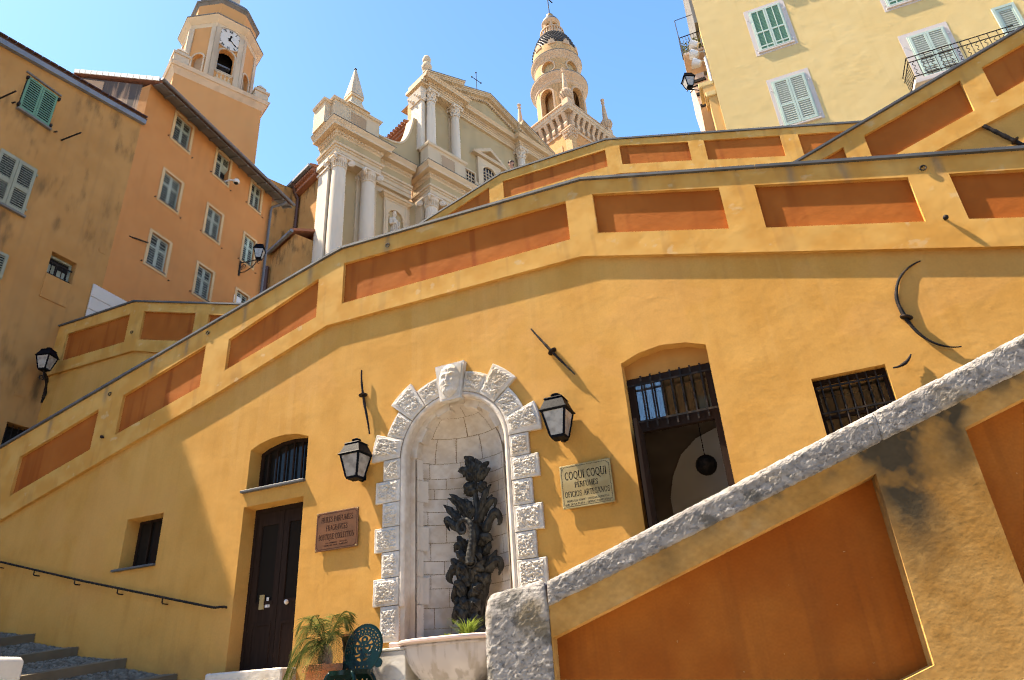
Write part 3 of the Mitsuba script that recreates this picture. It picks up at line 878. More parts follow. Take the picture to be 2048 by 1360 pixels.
def rock_block(q, p0, seed, margin=0.16, nx=44, nz=44, rockiness=0.03, style=0):
    """q: function (s, t) in [0,1]^2 -> (u, z); proud by p0; the middle of the face is rough-hewn inside a drafted margin"""
    s = np.linspace(0, 1, nx)
    t = np.linspace(0, 1, nz)
    S, Tq = np.meshgrid(s, t, indexing="ij")
    uz = np.array([[q(a, b) for b in t] for a in s])
    P = np.zeros((nx, nz, 3))
    P[..., 0], P[..., 2] = uz[..., 0], uz[..., 1]
    m = np.minimum(np.minimum(S, 1 - S), np.minimum(Tq, 1 - Tq))
    if style == 1:        # chisel work left unfinished below a slanting line
        m = np.minimum(m, 0.55 * (S * 0.5 + Tq) - 0.05)
    if style == 2:
        m = np.minimum(m, 0.55 * (1 - np.hypot(S - 0.15, Tq - 0.5)) - 0.05)
    g = P * 1.0
    g[..., 1] = seed * 3.1
    n = 0.7 * (meshkit.fbm(g * 26.0, 3, seed) - 0.5) + 1.0 * (meshkit.fbm(g * 58.0, 3, seed + 9) - 0.5)
    rgd = 1 - np.abs(2 * meshkit.fbm(g * 30.0 + 5, 3, seed + 4) - 1)
    inside = np.clip((m - margin * 0.55) / 0.05, 0, 1)
    edge = np.clip(np.minimum(np.minimum(S, 1 - S) * nx, np.minimum(Tq, 1 - Tq) * nz), 0, 1)
    P[..., 1] = -p0 - inside * (0.012 + rockiness * (1.5 * n + 0.9 * (rgd - 0.75))) + (1 - edge) * 0.008
    v, f = grid(P)
    f = f[:, ::-1]
    # skirt back to the wall
    i = np.arange(nx * nz).reshape(nx, nz)
    loop = np.concatenate([i[:, 0], i[-1, 1:], i[-2::-1, -1], i[0, -2:0:-1]])
    w = v[loop].copy()
    w[:, 1] = 0.03
    k = len(v)
    v = np.vstack([v, w])
    nl = len(loop)
    e = []
    for a in range(nl):
        b = (a + 1) % nl
        e += [[loop[a], loop[b], k + b], [loop[a], k + b, k + a]]
    return v, np.vstack([f, np.array(e)[:, ::-1]])


def quad(u0, u1, z0, z1):
    return lambda s, t: (u0 + (u1 - u0) * s, z0 + (z1 - z0) * t)


def polar(a0, a1, r0, r1):
    def q(s, t):
        a = math.radians(a0 + (a1 - a0) * s)
        r = r0 + (r1 - r0) * t
        return NU + r * math.cos(a), NZ + r * math.sin(a)
    return q


zs = [4.575, 4.275, 3.97, 3.64, 3.315, 2.985, 2.64, 2.21]
R0 = 0.835
styles = [0, 0, 1, 2, 0, 2, 0, 0]
for side in (-1, 1):
    for i in range(7):
        ro = 1.11 if i % 2 == 0 else 1.225
        a, b = sorted((NU + side * R0, NU + side * ro))
        lab = None
        part(Fk, "quoin", rock_block(quad(a + .003, b, zs[i + 1] + .004, zs[i] - .004), 0.045 if i % 2 else 0.040, 60 + i + 20 * side, 0.17, rockiness=0.034 if side > 0 else 0.028, style=styles[i + 1] if side < 0 else 0), "mat_limestone", FM, smooth=35)
    # voussoirs
    edges = [2.5, 20, 40, 59.5, 78.5] if side > 0 else [2.5, 20, 40, 59.5, 78.5]
    for i in range(4):
        ro = 1.30 if i % 2 == 0 else 1.13
        a0, a1 = edges[i] + 0.25, edges[i + 1] - 0.25
        if side < 0:
            a0, a1 = 180 - a1, 180 - a0
            q = polar(a1, a0, R0 + .003, ro)
        else:
            q = polar(a1, a0, R0 + .003, ro)
        if i == 0:
            q0 = q

            def q(s, t, q0=q0, a1=a1, a0=a0, side=side, ro=ro):
                u, z = q0(s, t)
                # the lowest voussoir has a level bed
                w = s if side > 0 else (1 - s)
                return u, z * (1 - w) + w * 4.58 if w > 0.999 else z + (4.58 - (NZ + 0)) * w * 0.6
        part(Fk, "voussoir", rock_block(q, 0.055 if i % 2 == 0 else 0.042, 90 + i + 20 * side, 0.15, rockiness=0.036), "mat_limestone", FM, smooth=35)

# keystone with a carved face
ks = [(-4.47, 5.80), (-4.0, 5.80), (-4.075, 5.25), (-4.395, 5.25)]
kst = part(Fk, "keystone", [prism(Polygon(ks), -0.085, 0.03), prism(Polygon(ks).buffer(-0.03), -0.095, -0.08)], "mat_limestone", FM, label="keystone carved with a bearded face")


def face_mesh():
    nx, nz = 60, 84
    x = np.linspace(-1, 1, nx)
    z = np.linspace(-1, 1, nz)
    X, Z = np.meshgrid(x, z, indexing="ij")
    r = np.sqrt(X ** 2 * (1.0 + 0.25 * np.clip(-Z, 0, 1)) + Z ** 2)
    h = 0.75 * np.sqrt(np.clip(1 - r ** 2, 0, 1))

    def G(cx, cz, sx, sz, a):
        return a * np.exp(-((X - cx) / sx) ** 2 - ((Z - cz) / sz) ** 2)
    h += G(0, -0.02, .10, .26, .34) + G(0, -0.16, .15, .10, .22)                 # nose
    for s in (-1, 1):
        h += G(.34 * s, .30, .24, .08, .22) - G(.33 * s, .13, .17, .10, .26) + G(.33 * s, .12, .11, .06, .20)   # brow, socket, eye
        h += G(.42 * s, -.12, .16, .16, .14)
        h += G(.17 * s, -.38, .20, .05, .16)
        for k in range(4):
            h += G(s * (.2 + .15 * k), -.58 - .06 * k, .07, .14, .14)
            h += G(s * (.14 + .17 * k), .62 + .05 * (k % 2), .09, .13, .14)
    h += G(0, -.45, .18, .035, -.14) + G(0, -.50, .14, .05, .12) + G(0, -.74, .16, .16, .2)
    nn = meshkit.fbm(np.stack([X * 6, Z * 6, 0 * X], -1), 3, 5) - 0.5
    h += 0.14 * nn * (h > 0)
    P = np.stack([-4.235 + .165 * X, -0.088 - 0.105 * h, 5.535 + .25 * Z], -1)
    P[..., 1] = np.where(r > 1, -0.083, P[..., 1])
    v, f = grid(P)
    keep = (r.reshape(-1)[f] <= 1.06).all(1)
    return v, f[keep][:, ::-1]


part(kst, "face", face_mesh(), "mat_limestone", FM, smooth=True)

# roll moulding round the opening
pth = [(NU - 0.80, 0.0, z) for z in np.linspace(2.62, NZ, 12)] + [(NU + 0.80 * math.cos(t), 0.0, NZ + 0.80 * math.sin(t)) for t in np.linspace(math.pi, 0, 40)[1:]] + [(NU + 0.80, 0.0, z) for z in np.linspace(NZ, 2.62, 12)[1:]]
part(Fk, "roll_moulding", tube(pth, 0.042, 10), "mat_niche", FM, smooth=True)
# reveal ring behind it
ro = Polygon([(NU - .832, 1.5), (NU + .832, 1.5)] + arc(NU, NZ, .832, 0, 180, 40))
ri = Polygon([(NU - .765, 1.4), (NU + .765, 1.4)] + arc(NU, NZ, .765, 0, 180, 40))
part(Fk, "reveal", prism(ro.difference(ri), 0.0, 0.14), "mat_niche", FM)
for r0_, r1_ in ((.836, .845),):
    qa = Polygon([(NU - r1_, 2.62), (NU + r1_, 2.62)] + arc(NU, NZ, r1_, 0, 180, 40)).difference(Polygon([(NU - r0_, 2.5), (NU + r0_, 2.5)] + arc(NU, NZ, r0_, 0, 180, 40)))
    part(Fk, "joint_line", prism(qa, -.012 if r0_ < .8 else -.03, .05), "mat_mortar", FM)
rj = Polygon([(NU - .692, 1.3), (NU + .692, 1.3)] + arc(NU, NZ, .692, 0, 180, 40))
part(Fk, "reveal", prism(ri.buffer(.01).difference(rj), 0.128, 0.16), "mat_niche", FM)
# toothed jamb blocks and inner arch ring
for i in range(9):
    a0, a1 = i * 20 + .3, i * 20 + 19.7
    r1 = 0.66 if i % 2 == 0 else 0.62
    part(Fk, "arch_block", prism(Polygon(arc(NU, NZ + .035, .80, a0, a1, 8) + arc(NU, NZ + .035, r1, a1, a0, 8)), 0.115, 0.30), "mat_niche", FM)
# curved niche courses with recessed joints
NA, ND = 0.70, 0.46


def shell(a0, a1, z0, z1, off=0.0, na=8, nz=3, dome=None):
    a = np.radians(np.linspace(a0, a1, na))
    z = np.linspace(z0, z1, nz)
    P = np.zeros((na, nz, 3))
    for j, zz_ in enumerate(z):
        k = 1.0
        Zc = zz_
        if dome:
            k = math.cos(zz_)
            Zc = NZ + 0.70 * math.sin(zz_)
        P[:, j, 0] = NU + (NA - off) * k * np.cos(a)
        P[:, j, 1] = 0.13 + (ND - off) * k * np.sin(a)
        P[:, j, 2] = Zc if not dome else NZ + (0.70 - off) * math.sin(zz_)
    v, f = grid(P)
    return v, f[:, ::-1]


for side in (0, 1):
    for i in range(7):
        w_ = 27 if i % 2 else 17
        a0, a1 = (180 - w_, 180) if side == 0 else (0, w_)
        part(Fk, "jamb_block", shell(a0, a1, zs[i + 1] + .0045, zs[i] - .0045, 0.036, 8, 2), "mat_jamb", FM, smooth=True)
part(Fk, "niche_back", [shell(0, 180, 1.5, NZ, -0.012, 30, 2), shell(0, 180, 0, math.pi / 2 - .01, -0.012, 30, 14, dome=True)], "mat_mortar", FM, smooth=True)
zc = [2.05, 2.35, 2.60, 2.84, 3.02, 3.19, 3.43, 3.67, 3.85, 4.03, 4.17, 4.32, 4.54]
for i in range(len(zc) - 1):
    cuts = [0, 50, 104, 147, 180] if i % 2 else [0, 33, 82, 128, 180]
    cuts = [c + (0 if c in (0, 180) else rng.uniform(-7, 7)) for c in cuts]
    for a0, a1 in zip(cuts[:-1], cuts[1:]):
        part(Fk, "niche_block", shell(a0 + .4, a1 - .4, zc[i] + .0042, zc[i + 1] - .0042, rng.uniform(-.003, .003), 8, 2), "mat_niche", FM, smooth=True)
lat = [0, 0.52, 1.02, 1.50]
for i in range(3):
    cuts = ([0, 40, 78, 112, 140, 180], [0, 52, 95, 150, 180], [0, 90, 180])[i]
    for a0, a1 in zip(cuts[:-1], cuts[1:]):
        part(Fk, "dome_block", shell(a0 + .6, a1 - .6, lat[i] + .006, lat[i + 1] - .006, rng.uniform(-.004, .004), 10, 7, dome=True), "mat_niche", FM, smooth=True)


# basin: bowl under a moulded pink rim
def plan(w, p, n=40, k=3.2):
    t = np.linspace(0, math.pi, n)
    c, s_ = np.cos(t), np.sin(t)
    return np.stack([NU + w * np.sign(c) * np.abs(c) ** (2 / k), -p * np.abs(s_) ** (2 / k)], 1)


def loft(rows):
    P = np.array([np.column_stack([plan(w, p), np.full(40, z)]) for w, p, z in rows])
    v, f = grid(P)
    return v, f[:, ::-1]


bz = [(0.30, .26, 1.62), (0.37, .32, 1.70), (0.43, .37, 1.76), (0.52, .43, 1.86), (0.575, .475, 1.96), (0.60, .495, 2.05), (0.605, .50, 2.10), (0.625, .515, 2.102), (0.625, .515, 2.118), (0.61, .50, 2.122), (0.62, .51, 2.135)]
Bs = part(Fk, "basin", [loft(bz), prism_z(plan(.30, .26), 1.45, 1.63)], "mat_basin", FM, smooth=40, label="white stone basin of the fountain")
rz = [(0.62, .51, 2.135), (0.665, .555, 2.140), (0.68, .57, 2.155), (0.68, .57, 2.175), (0.66, .55, 2.188), (0.58, .47, 2.188), (0.575, .465, 2.10), (0.3, .3, 2.10), (0.01, .01, 2.10)]
part(Bs, "rim", loft(rz), "mat_rim", FM, smooth=40)
part(Bs, "rim_shelf", bbox(NU - .80, NU + .80, -.30, .6, 2.13, 2.186, .012), "mat_rim", FM)
for a, b in ((NU - 1.08, NU - .53), (NU + .53, NU + 1.08)):
    part(Fk, "plinth", [bbox(a, b, -.34, .02, 1.45, 2.09, .01), bbox(a - .01, b + .01, -.35, .02, 2.092, 2.125, .008)], "mat_white_stone", FM)

# ------------------------------------------------------------------ bronze acanthus and dolphin in the niche
Bk = thing("bronze_relief", "dark bronze acanthus plant with scaly dolphin, standing inside the niche", "sculpture")
LV = [([(-4.104, 4.167), (-4.108, 4.316), (-4.165, 4.439), (-4.271, 4.544)], 60), ([(-4.084, 4.163), (-4.048, 4.287), (-4.053, 4.4), (-4.101, 4.484)], 45), ([(-4.054, 4.14), (-3.998, 4.26), (-3.944, 4.343), (-3.875, 4.396)], 50),
      ([(-4.033, 4.155), (-3.939, 4.24), (-3.855, 4.305)], 34), ([(-4.155, 4.166), (-4.191, 4.274), (-4.271, 4.344), (-4.369, 4.342)], 50), ([(-4.152, 3.973), (-4.189, 4.07), (-4.284, 4.132)], 60), ([(-4.05, 4.011), (-3.987, 4.074), (-3.929, 4.123)], 48),
      ([(-4.045, 3.672), (-3.976, 3.874), (-3.921, 3.991), (-3.857, 4.08)], 32), ([(-4.005, 3.683), (-3.94, 3.815), (-3.864, 3.946)], 32), ([(-3.991, 3.559), (-3.88, 3.841), (-3.829, 3.869), (-3.846, 3.739)], 30),
      ([(-3.996, 3.457), (-3.891, 3.615), (-3.791, 3.687), (-3.755, 3.629), (-3.8, 3.524)], 40), ([(-4.184, 3.657), (-4.239, 3.807), (-4.346, 3.931), (-4.497, 4.043)], 34), ([(-4.224, 3.645), (-4.32, 3.801), (-4.418, 3.924), (-4.544, 3.995)], 30),
      ([(-4.308, 3.534), (-4.384, 3.686), (-4.482, 3.808), (-4.604, 3.917)], 36), ([(-4.329, 3.502), (-4.446, 3.624), (-4.536, 3.69), (-4.509, 3.545)], 36), ([(-4.143, 3.686), (-4.178, 3.816), (-4.264, 3.946)], 34), ([(-4.326, 3.607), (-4.373, 3.72), (-4.421, 3.816)], 28),
      ([(-4.258, 3.253), (-4.333, 3.382), (-4.4, 3.469)], 38), ([(-4.28, 3.188), (-4.384, 3.337), (-4.446, 3.259)], 38), ([(-4.062, 3.295), (-3.961, 3.384), (-3.868, 3.334)], 44), ([(-4.048, 3.176), (-3.948, 3.264), (-3.925, 3.345)], 34), ([(-4.039, 2.96), (-3.92, 3.077), (-3.833, 3.215)], 40),
      ([(-4.003, 2.923), (-3.884, 3.04), (-3.807, 3.064), (-3.817, 2.894)], 46), ([(-4.287, 2.989), (-4.401, 3.102), (-4.493, 3.18)], 42), ([(-4.309, 2.925), (-4.442, 3.04), (-4.522, 2.982), (-4.485, 2.863)], 44), ([(-4.27, 2.921), (-4.369, 2.866), (-4.428, 2.824)], 44),
      ([(-4.303, 2.523), (-4.376, 2.625), (-4.422, 2.677), (-4.407, 2.532)], 46), ([(-4.08, 2.883), (-3.987, 2.873), (-3.933, 2.811)], 50), ([(-4.224, 3.385), (-4.268, 3.254), (-4.282, 3.138)], 40), ([(-4.052, 3.093), (-4.067, 2.963), (-4.004, 2.891)], 40)]


def spline(p, n):
    p = np.asarray(p, float)
    t = np.r_[0, np.cumsum(np.linalg.norm(np.diff(p, axis=0), axis=1))]
    if len(p) < 3:
        return np.array([np.interp(np.linspace(0, t[-1], n), t, p[:, k]) for k in range(p.shape[1])]).T
    from scipy.interpolate import CubicSpline
    return CubicSpline(t, p)(np.linspace(0, t[-1], n))


def bronze_leaf(path, w, d0, seed):
    c = spline(path, 26)
    tn = np.gradient(c, axis=0)
    tn /= np.linalg.norm(tn, axis=1, keepdims=True)
    nr = np.stack([-tn[:, 1], tn[:, 0]], 1)
    t = np.linspace(0, 1, 26)
    hw = w * 0.00196 * 0.80 * (np.sin(math.pi * np.clip(0.18 + 0.82 * t, 0, 1)) ** 0.7) * (1 + 0.16 * np.sin(t * 19 + seed))
    hw[-1] = 0.002
    ks = np.linspace(-1, 1, 11)
    P = np.zeros((26, 11, 3))
    for j, k in enumerate(ks):
        P[:, j, 0] = c[:, 0] + nr[:, 0] * hw * k
        P[:, j, 2] = c[:, 1] + nr[:, 1] * hw * k
        rib = 0.55 * math.exp(-(k / .22) ** 2) + 0.30 * math.exp(-((abs(k) - .62) / .16) ** 2)
        P[:, j, 1] = d0 - 0.035 * np.sin(math.pi * 0.9 * t) - hw * (0.5 * (1 - k * k) + rib * .7)
    Q = P.copy()
    Q[..., 1] = d0 + 0.02 - 0.035 * np.sin(math.pi * 0.9 * t)[:, None]
    v1, f1 = grid(P)
    v2, f2 = grid(Q)
    n, m = 26, 11
    i = np.arange(n * m).reshape(n, m)
    loop = np.concatenate([i[:, 0], i[-1, 1:], i[-2::-1, -1], i[0, -2:0:-1]])
    k = n * m
    e = []
    for a in range(len(loop)):
        b = (a + 1) % len(loop)
        e += [[loop[a], loop[b], k + loop[b]], [loop[a], k + loop[b], k + loop[a]]]
    return np.vstack([v1, v2]), np.vstack([f1, f2[:, ::-1] + k, e])


for i in range(22):
    z0 = 2.12 + i * .045
    sd = -1 if i % 2 else 1
    cx = float(np.interp(z0, [2.1, 2.7, 3.2], [-4.205, -4.2, -4.145])) + sd * rng.uniform(.0, .08)
    L = rng.uniform(.13, .22)
    LV.append(([(cx, z0), (cx + sd * L * .45, z0 + L * .8), (cx + sd * L * .85, z0 + L * (1.0 - .45 * (i % 3)))], rng.uniform(38, 52)))
for i, (p, w) in enumerate(LV):
    part(Bk, "leaf", bronze_leaf(p, w, (0.36 if i < 30 else 0.29) - 0.012 * (i % 4), i), "mat_bronze", FM, smooth=60)
bc = spline([(-4.125, 3.66), (-4.135, 3.407), (-4.145, 3.154), (-4.175, 2.91), (-4.202, 2.703), (-4.209, 2.12)], 40)
bw = np.interp(np.linspace(0, 1, 40), [0, .17, .34, .5, .64, .8, 1], [.06, .11, .17, .20, .18, .14, .16])
an = np.linspace(0, 2 * math.pi, 25)[:-1]
P = np.zeros((40, 25, 3))
for i in range(40):
    a = np.r_[an, an[0]]
    wob = 1 + 0.10 * np.sin(5 * a + i * 0.35) + 0.12 * (meshkit.noise(np.stack([np.cos(a) * 3, np.sin(a) * 3, 0 * a + i * .5], -1), 3) - .5)
    P[i, :, 0] = bc[i, 0] + bw[i] * np.cos(a) * wob
    P[i, :, 1] = 0.40 + 0.55 * bw[i] * np.sin(a) * wob
    P[i, :, 2] = bc[i, 1]
part(Bk, "trunk", grid(P), "mat_bronze", FM, smooth=True)
sc = spline([(-4.106, 3.60), (-4.089, 3.802), (-4.107, 3.93), (-4.10, 4.2)], 16)
part(Bk, "stem", tube(np.column_stack([sc[:, 0], np.full(16, .35), sc[:, 1]]), np.linspace(.055, .03, 16), 10), "mat_bronze", FM, smooth=True)
dp = spline([(-4.13, 3.05), (-4.126, 3.152), (-4.091, 3.299), (-4.083, 3.469), (-4.127, 3.593), (-4.215, 3.626), (-4.287, 3.566), (-4.267, 3.468), (-4.202, 3.459), (-4.194, 3.51), (-4.233, 3.524)], 60)
dr_ = np.interp(np.linspace(0, 1, 60), [0, .2, .45, .8, 1], [.06, .055, .045, .028, .012])
part(Bk, "dolphin", tube(np.column_stack([dp[:, 0], np.full(60, .165), dp[:, 1]]), dr_ * (1 + .06 * np.sin(np.arange(60) * 1.9)), 12), "mat_bronze", FM, smooth=True)
part(Bk, "eye", [tube([(-4.129 + .07 * math.cos(t), .185, 3.086 + .07 * math.sin(t)) for t in np.linspace(0, 2 * math.pi, 25)], .014, 6), tube([(-4.129 + .04 * math.cos(t), .175, 3.086 + .04 * math.sin(t)) for t in np.linspace(0, 2 * math.pi, 19)], .011, 6), ball(-4.129, .17, 3.086, .018)], "mat_bronze", FM, smooth=True)

# tufts of grass growing in the basin
for lab, cu, cd, n, h in (("bright green grassy tuft growing at the left of the fountain basin", -4.27, -.22, 70, .17), ("taller green grassy tuft before the bronze in the fountain basin", -4.02, -.20, 130, .33)):
    gk = thing("grass_plant", lab, "plant", "plants in the fountain basin")
    ms = []
    for i in range(n):
        a, r = rng.uniform(0, 2 * math.pi), rng.uniform(.0, .06)
        L = h * rng.uniform(.5, 1.1)
        b0 = np.array([cu + r * math.cos(a), cd + r * math.sin(a) * .7, 2.10])
        out = np.array([math.cos(a), math.sin(a), 0]) * L * rng.uniform(.25, .9)
        t = np.linspace(0, 1, 6)[:, None]
        c = b0 + np.array([0, 0, L]) * (t * 1.25 - 0.45 * t * t) + out * t * t
        wv = np.array([-math.sin(a), math.cos(a), 0]) * .0065
        w = (1 - t ** 2) + .05
        ms.append(grid(np.stack([c - wv * w, c + wv * w], 1)))
    part(gk, "blades", ms, "mat_grass", FM, smooth=True, kind="stuff")
sl = thing("potting_soil", "dark soil in the fountain basin below the grassy tufts", "soil")
part(sl, "surface", prism_z(plan(.57, .46), 2.101, 2.115), "mat_mortar", FM)
# ------------------------------------------------------------------ lanterns on the great wall
def lantern_body(key, fr, u, d, z0, s=1.0, glass="mat_lamp_glass", rot=0.0):
    """square tapering lantern; z0 is the underside; about 0.6 s tall"""
    def R(m):
        return turn(m, rot, (u, d, 0))
    b0, b1, h = 0.088 * s, 0.148 * s, 0.30 * s
    zz0, zz1 = z0 + .03 * s, z0 + .03 * s + h
    part(key, "base", R(frustum(u, d, z0, zz0, b0 * .95, b0 * .95, b0 * 1.08, b0 * 1.08)), "mat_black_paint", fr)
    for sx, sy in ((-1, -1), (1, -1), (1, 1), (-1, 1)):
        w = .012 * s
        post = hexa([(u + sx * b0 - w, d + sy * b0 - w, zz0), (u + sx * b0 + w, d + sy * b0 - w, zz0), (u + sx * b0 + w, d + sy * b0 + w, zz0), (u + sx * b0 - w, d + sy * b0 + w, zz0)],
                    [(u + sx * b1 - w, d + sy * b1 - w, zz1), (u + sx * b1 + w, d + sy * b1 - w, zz1), (u + sx * b1 + w, d + sy * b1 + w, zz1), (u + sx * b1 - w, d + sy * b1 + w, zz1)])
        part(key, "post", R(post), "mat_black_paint", fr)
    for k in range(4):
        a = 90 * k
        c, s_ = math.cos(math.radians(a)), math.sin(math.radians(a))
        pts = []
        for x, y, z in ((-b0, -b0, zz0), (b0, -b0, zz0), (b1, -b1, zz1), (-b1, -b1, zz1)):
            pts.append((u + x * c - y * s_, d + x * s_ + y * c, z))
        part(key, "pane", R((np.array(pts), np.array([[0, 1, 2], [0, 2, 3]]))), glass, fr)
    ev = b1 + .035 * s
    part(key, "eave", R([frustum(u, d, zz1, zz1 + .018 * s, b1 + .012 * s, b1 + .012 * s, ev, ev), frustum(u, d, zz1 + .018 * s, zz1 + .032 * s, ev, ev, ev * .93, ev * .93)][0]), "mat_black_paint", fr)
    zr = zz1 + .0185 * s
    part(key, "roof", R(cat(frustum(u, d, zr, zr + .015 * s, ev, ev, ev * .93, ev * .93), frustum(u, d, zr + .015 * s, zr + .155 * s, ev * .90, ev * .90, ev * .60, ev * .60), frustum(u, d, zr + .155 * s, zr + .172 * s, ev * .68, ev * .68, ev * .60, ev * .60))), "mat_black_paint", fr)
    part(key, "cap", R(lathe([(.03, 0), (.045, .012), (.03, .03), (.062, .04), (.066, .055), (.03, .075), (.001, .08)], 14, u, d, zr + .17 * s)), "mat_black_paint", fr, smooth=40)


for lab, u, z0, s in (("black wall lantern with frosted panes, left of the fountain", -5.70, 4.335, 1.0), ("black wall lantern with frosted panes, above the brass plaque", -2.645, 4.335, 1.02)):
    k = thing("wall_lantern", lab, "lantern", "black lanterns on the great ramp wall")
    lantern_body(k, FM, u, -.20, z0, s)
    part(k, "bracket", [bbox(u - .05, u + .05, -.015, .0, z0 + .02, z0 + .40, .004), box(u - .012, u + .012, -.20, -.01, z0 + .005, z0 + .028)], "mat_black_paint", FM)

# ------------------------------------------------------------------ engraved plaques, with a serif letter set built from strokes
SERIF = {}


def _strokes():
    A = lambda cx, cy, rx, ry, a0, a1: [(cx + rx * math.cos(math.radians(t)), cy + ry * math.sin(math.radians(t))) for t in np.linspace(a0, a1, 20)]
    t, h = .125, .05      # stem and hairline widths
    S = {
        "I": (.28, [([(.14, 0), (.14, 1)], t)], [(.14, 0), (.14, 1)]),
        "H": (.74, [([(.14, 0), (.14, 1)], t), ([(.60, 0), (.60, 1)], t), ([(.14, .5), (.60, .5)], h)], [(.14, 0), (.14, 1), (.60, 0), (.60, 1)]),
        "U": (.72, [([(.14, 1), (.14, .3)] + A(.36, .3, .22, .28, 180, 360)[1:-1] + [(.58, .3), (.58, 1)], .085), ([(.14, .32), (.14, 1)], t)], [(.14, 1), (.58, 1)]),
        "L": (.56, [([(.14, 0), (.14, 1)], t), ([(.14, .025), (.5, .025), (.52, .24)], h)], [(.14, 0), (.14, 1)]),
        "E": (.58, [([(.14, 0), (.14, 1)], t), ([(.14, .025), (.5, .025), (.52, .22)], h), ([(.14, .975), (.48, .975), (.5, .8)], h), ([(.14, .5), (.40, .5)], h)], [(.14, 0), (.14, 1)]),
        "F": (.54, [([(.14, 0), (.14, 1)], t), ([(.14, .975), (.48, .975), (.5, .78)], h), ([(.14, .5), (.40, .5)], h)], [(.14, 0), (.14, 1)]),
        "T": (.58, [([(.29, 0), (.29, 1)], t), ([(.04, .78), (.05, .975), (.53, .975), (.54, .78)], h)], [(.29, 0)]),
        "N": (.74, [([(.14, 0), (.14, 1)], h), ([(.12, 1), (.60, 0)], t), ([(.60, 0), (.60, 1)], h)], [(.14, 0), (.14, 1), (.60, 1)]),
        "M": (.86, [([(.13, 0), (.13, 1)], h), ([(.13, 1), (.43, 0)], t * .85), ([(.43, 0), (.72, 1)], h), ([(.72, 0), (.72, 1)], t)], [(.13, 0), (.72, 0), (.13, 1), (.72, 1)]),
        "A": (.68, [([(.10, 0), (.34, 1)], h), ([(.34, 1), (.58, 0)], t), ([(.19, .36), (.50, .36)], h)], [(.10, 0), (.58, 0)]),
        "Y": (.64, [([(.32, 0), (.32, .45)], t), ([(.08, 1), (.32, .45)], t * .9), ([(.56, 1), (.32, .45)], h)], [(.32, 0), (.08, 1), (.56, 1)]),
        "P": (.60, [([(.14, 0), (.14, 1)], t), ([(.14, .975)] + A(.32, .735, .2, .24, 90, -90) + [(.14, .495)], .075)], [(.14, 0), (.14, 1)]),
        "R": (.66, [([(.14, 0), (.14, 1)], t), ([(.14, .975)] + A(.32, .745, .2, .23, 90, -90) + [(.14, .515)], .075), ([(.32, .5), (.58, 0)], t * .9)], [(.14, 0), (.14, 1), (.58, 0)]),
        "B": (.62, [([(.14, 0), (.14, 1)], t), ([(.14, .975)] + A(.31, .755, .18, .22, 90, -90) + [(.14, .535)], .07), ([(.14, .535)] + A(.33, .28, .2, .255, 90, -90) + [(.14, .025)], .075)], [(.14, 0), (.14, 1)]),
        "D": (.70, [([(.14, 0), (.14, 1)], t), ([(.14, .975)] + A(.30, .5, .30, .475, 90, -90) + [(.14, .025)], .085)], [(.14, 0), (.14, 1)]),
        "C": (.64, [(A(.38, .5, .27, .47, 55, 305), .095), ([(.535, .88), (.555, .70)], h)], []),
        "G": (.70, [(A(.38, .5, .27, .47, 55, 315), .095), ([(.56, .06), (.56, .42)], t * .8), ([(.535, .88), (.555, .70)], h)], [(.56, .42)]),
        "O": (.74, [(A(.37, .5, .27, .46, 0, 360), .095)], []),
        "Q": (.74, [(A(.37, .5, .27, .46, 0, 360), .095), ([(.34, .12), (.5, -.1), (.74, -.22)], .09)], []),
        "S": (.54, [([(.43, .80)] + A(.27, .75, .17, .22, 40, 190) + [(.2, .56), (.36, .46)] + A(.27, .25, .18, .22, 30, -150), .085), ([(.44, .93), (.45, .76)], h), ([(.08, .06), (.075, .25)], h)], []),
        "-": (.5, [([(.12, .45), (.38, .45)], .08)], []), " ": (.34, [], []),
    }
    return S


for ch, (w, st_, sf) in _strokes().items():
    gs = [LineString(p).buffer(q * 0.60, cap_style="flat" if len(p) == 2 else "round", join_style="mitre" if len(p) < 5 else "round") for p, q in st_]
    gs += [LineString([(x - .11, min(max(y, .02), .98)), (x + .11, min(max(y, .02), .98))]).buffer(.026, cap_style="flat") for x, y in sf]
    SERIF[ch] = (w, unary_union(gs) if gs else None)


def lettering(text, uc, z, cap, width, d0, th=0.0015, accent=None):
    x, out = 0.0, []
    for i, ch in enumerate(text):
        w, gm = SERIF["E" if ch == "É" else ch]
        if gm is not None:
            out.append(affinity.translate(gm, x, 0))
        if ch == "É":
            out.append(affinity.translate(LineString([(.26, 1.07), (.40, 1.24)]).buffer(.035), x, 0))
        x += w
    gm = unary_union(out)
    gm = affinity.affine_transform(gm, [width / x, 0, 0, cap, uc - width / 2, z])
    return prism(gm.simplify(cap * .004), d0 - th, d0 + .0005)


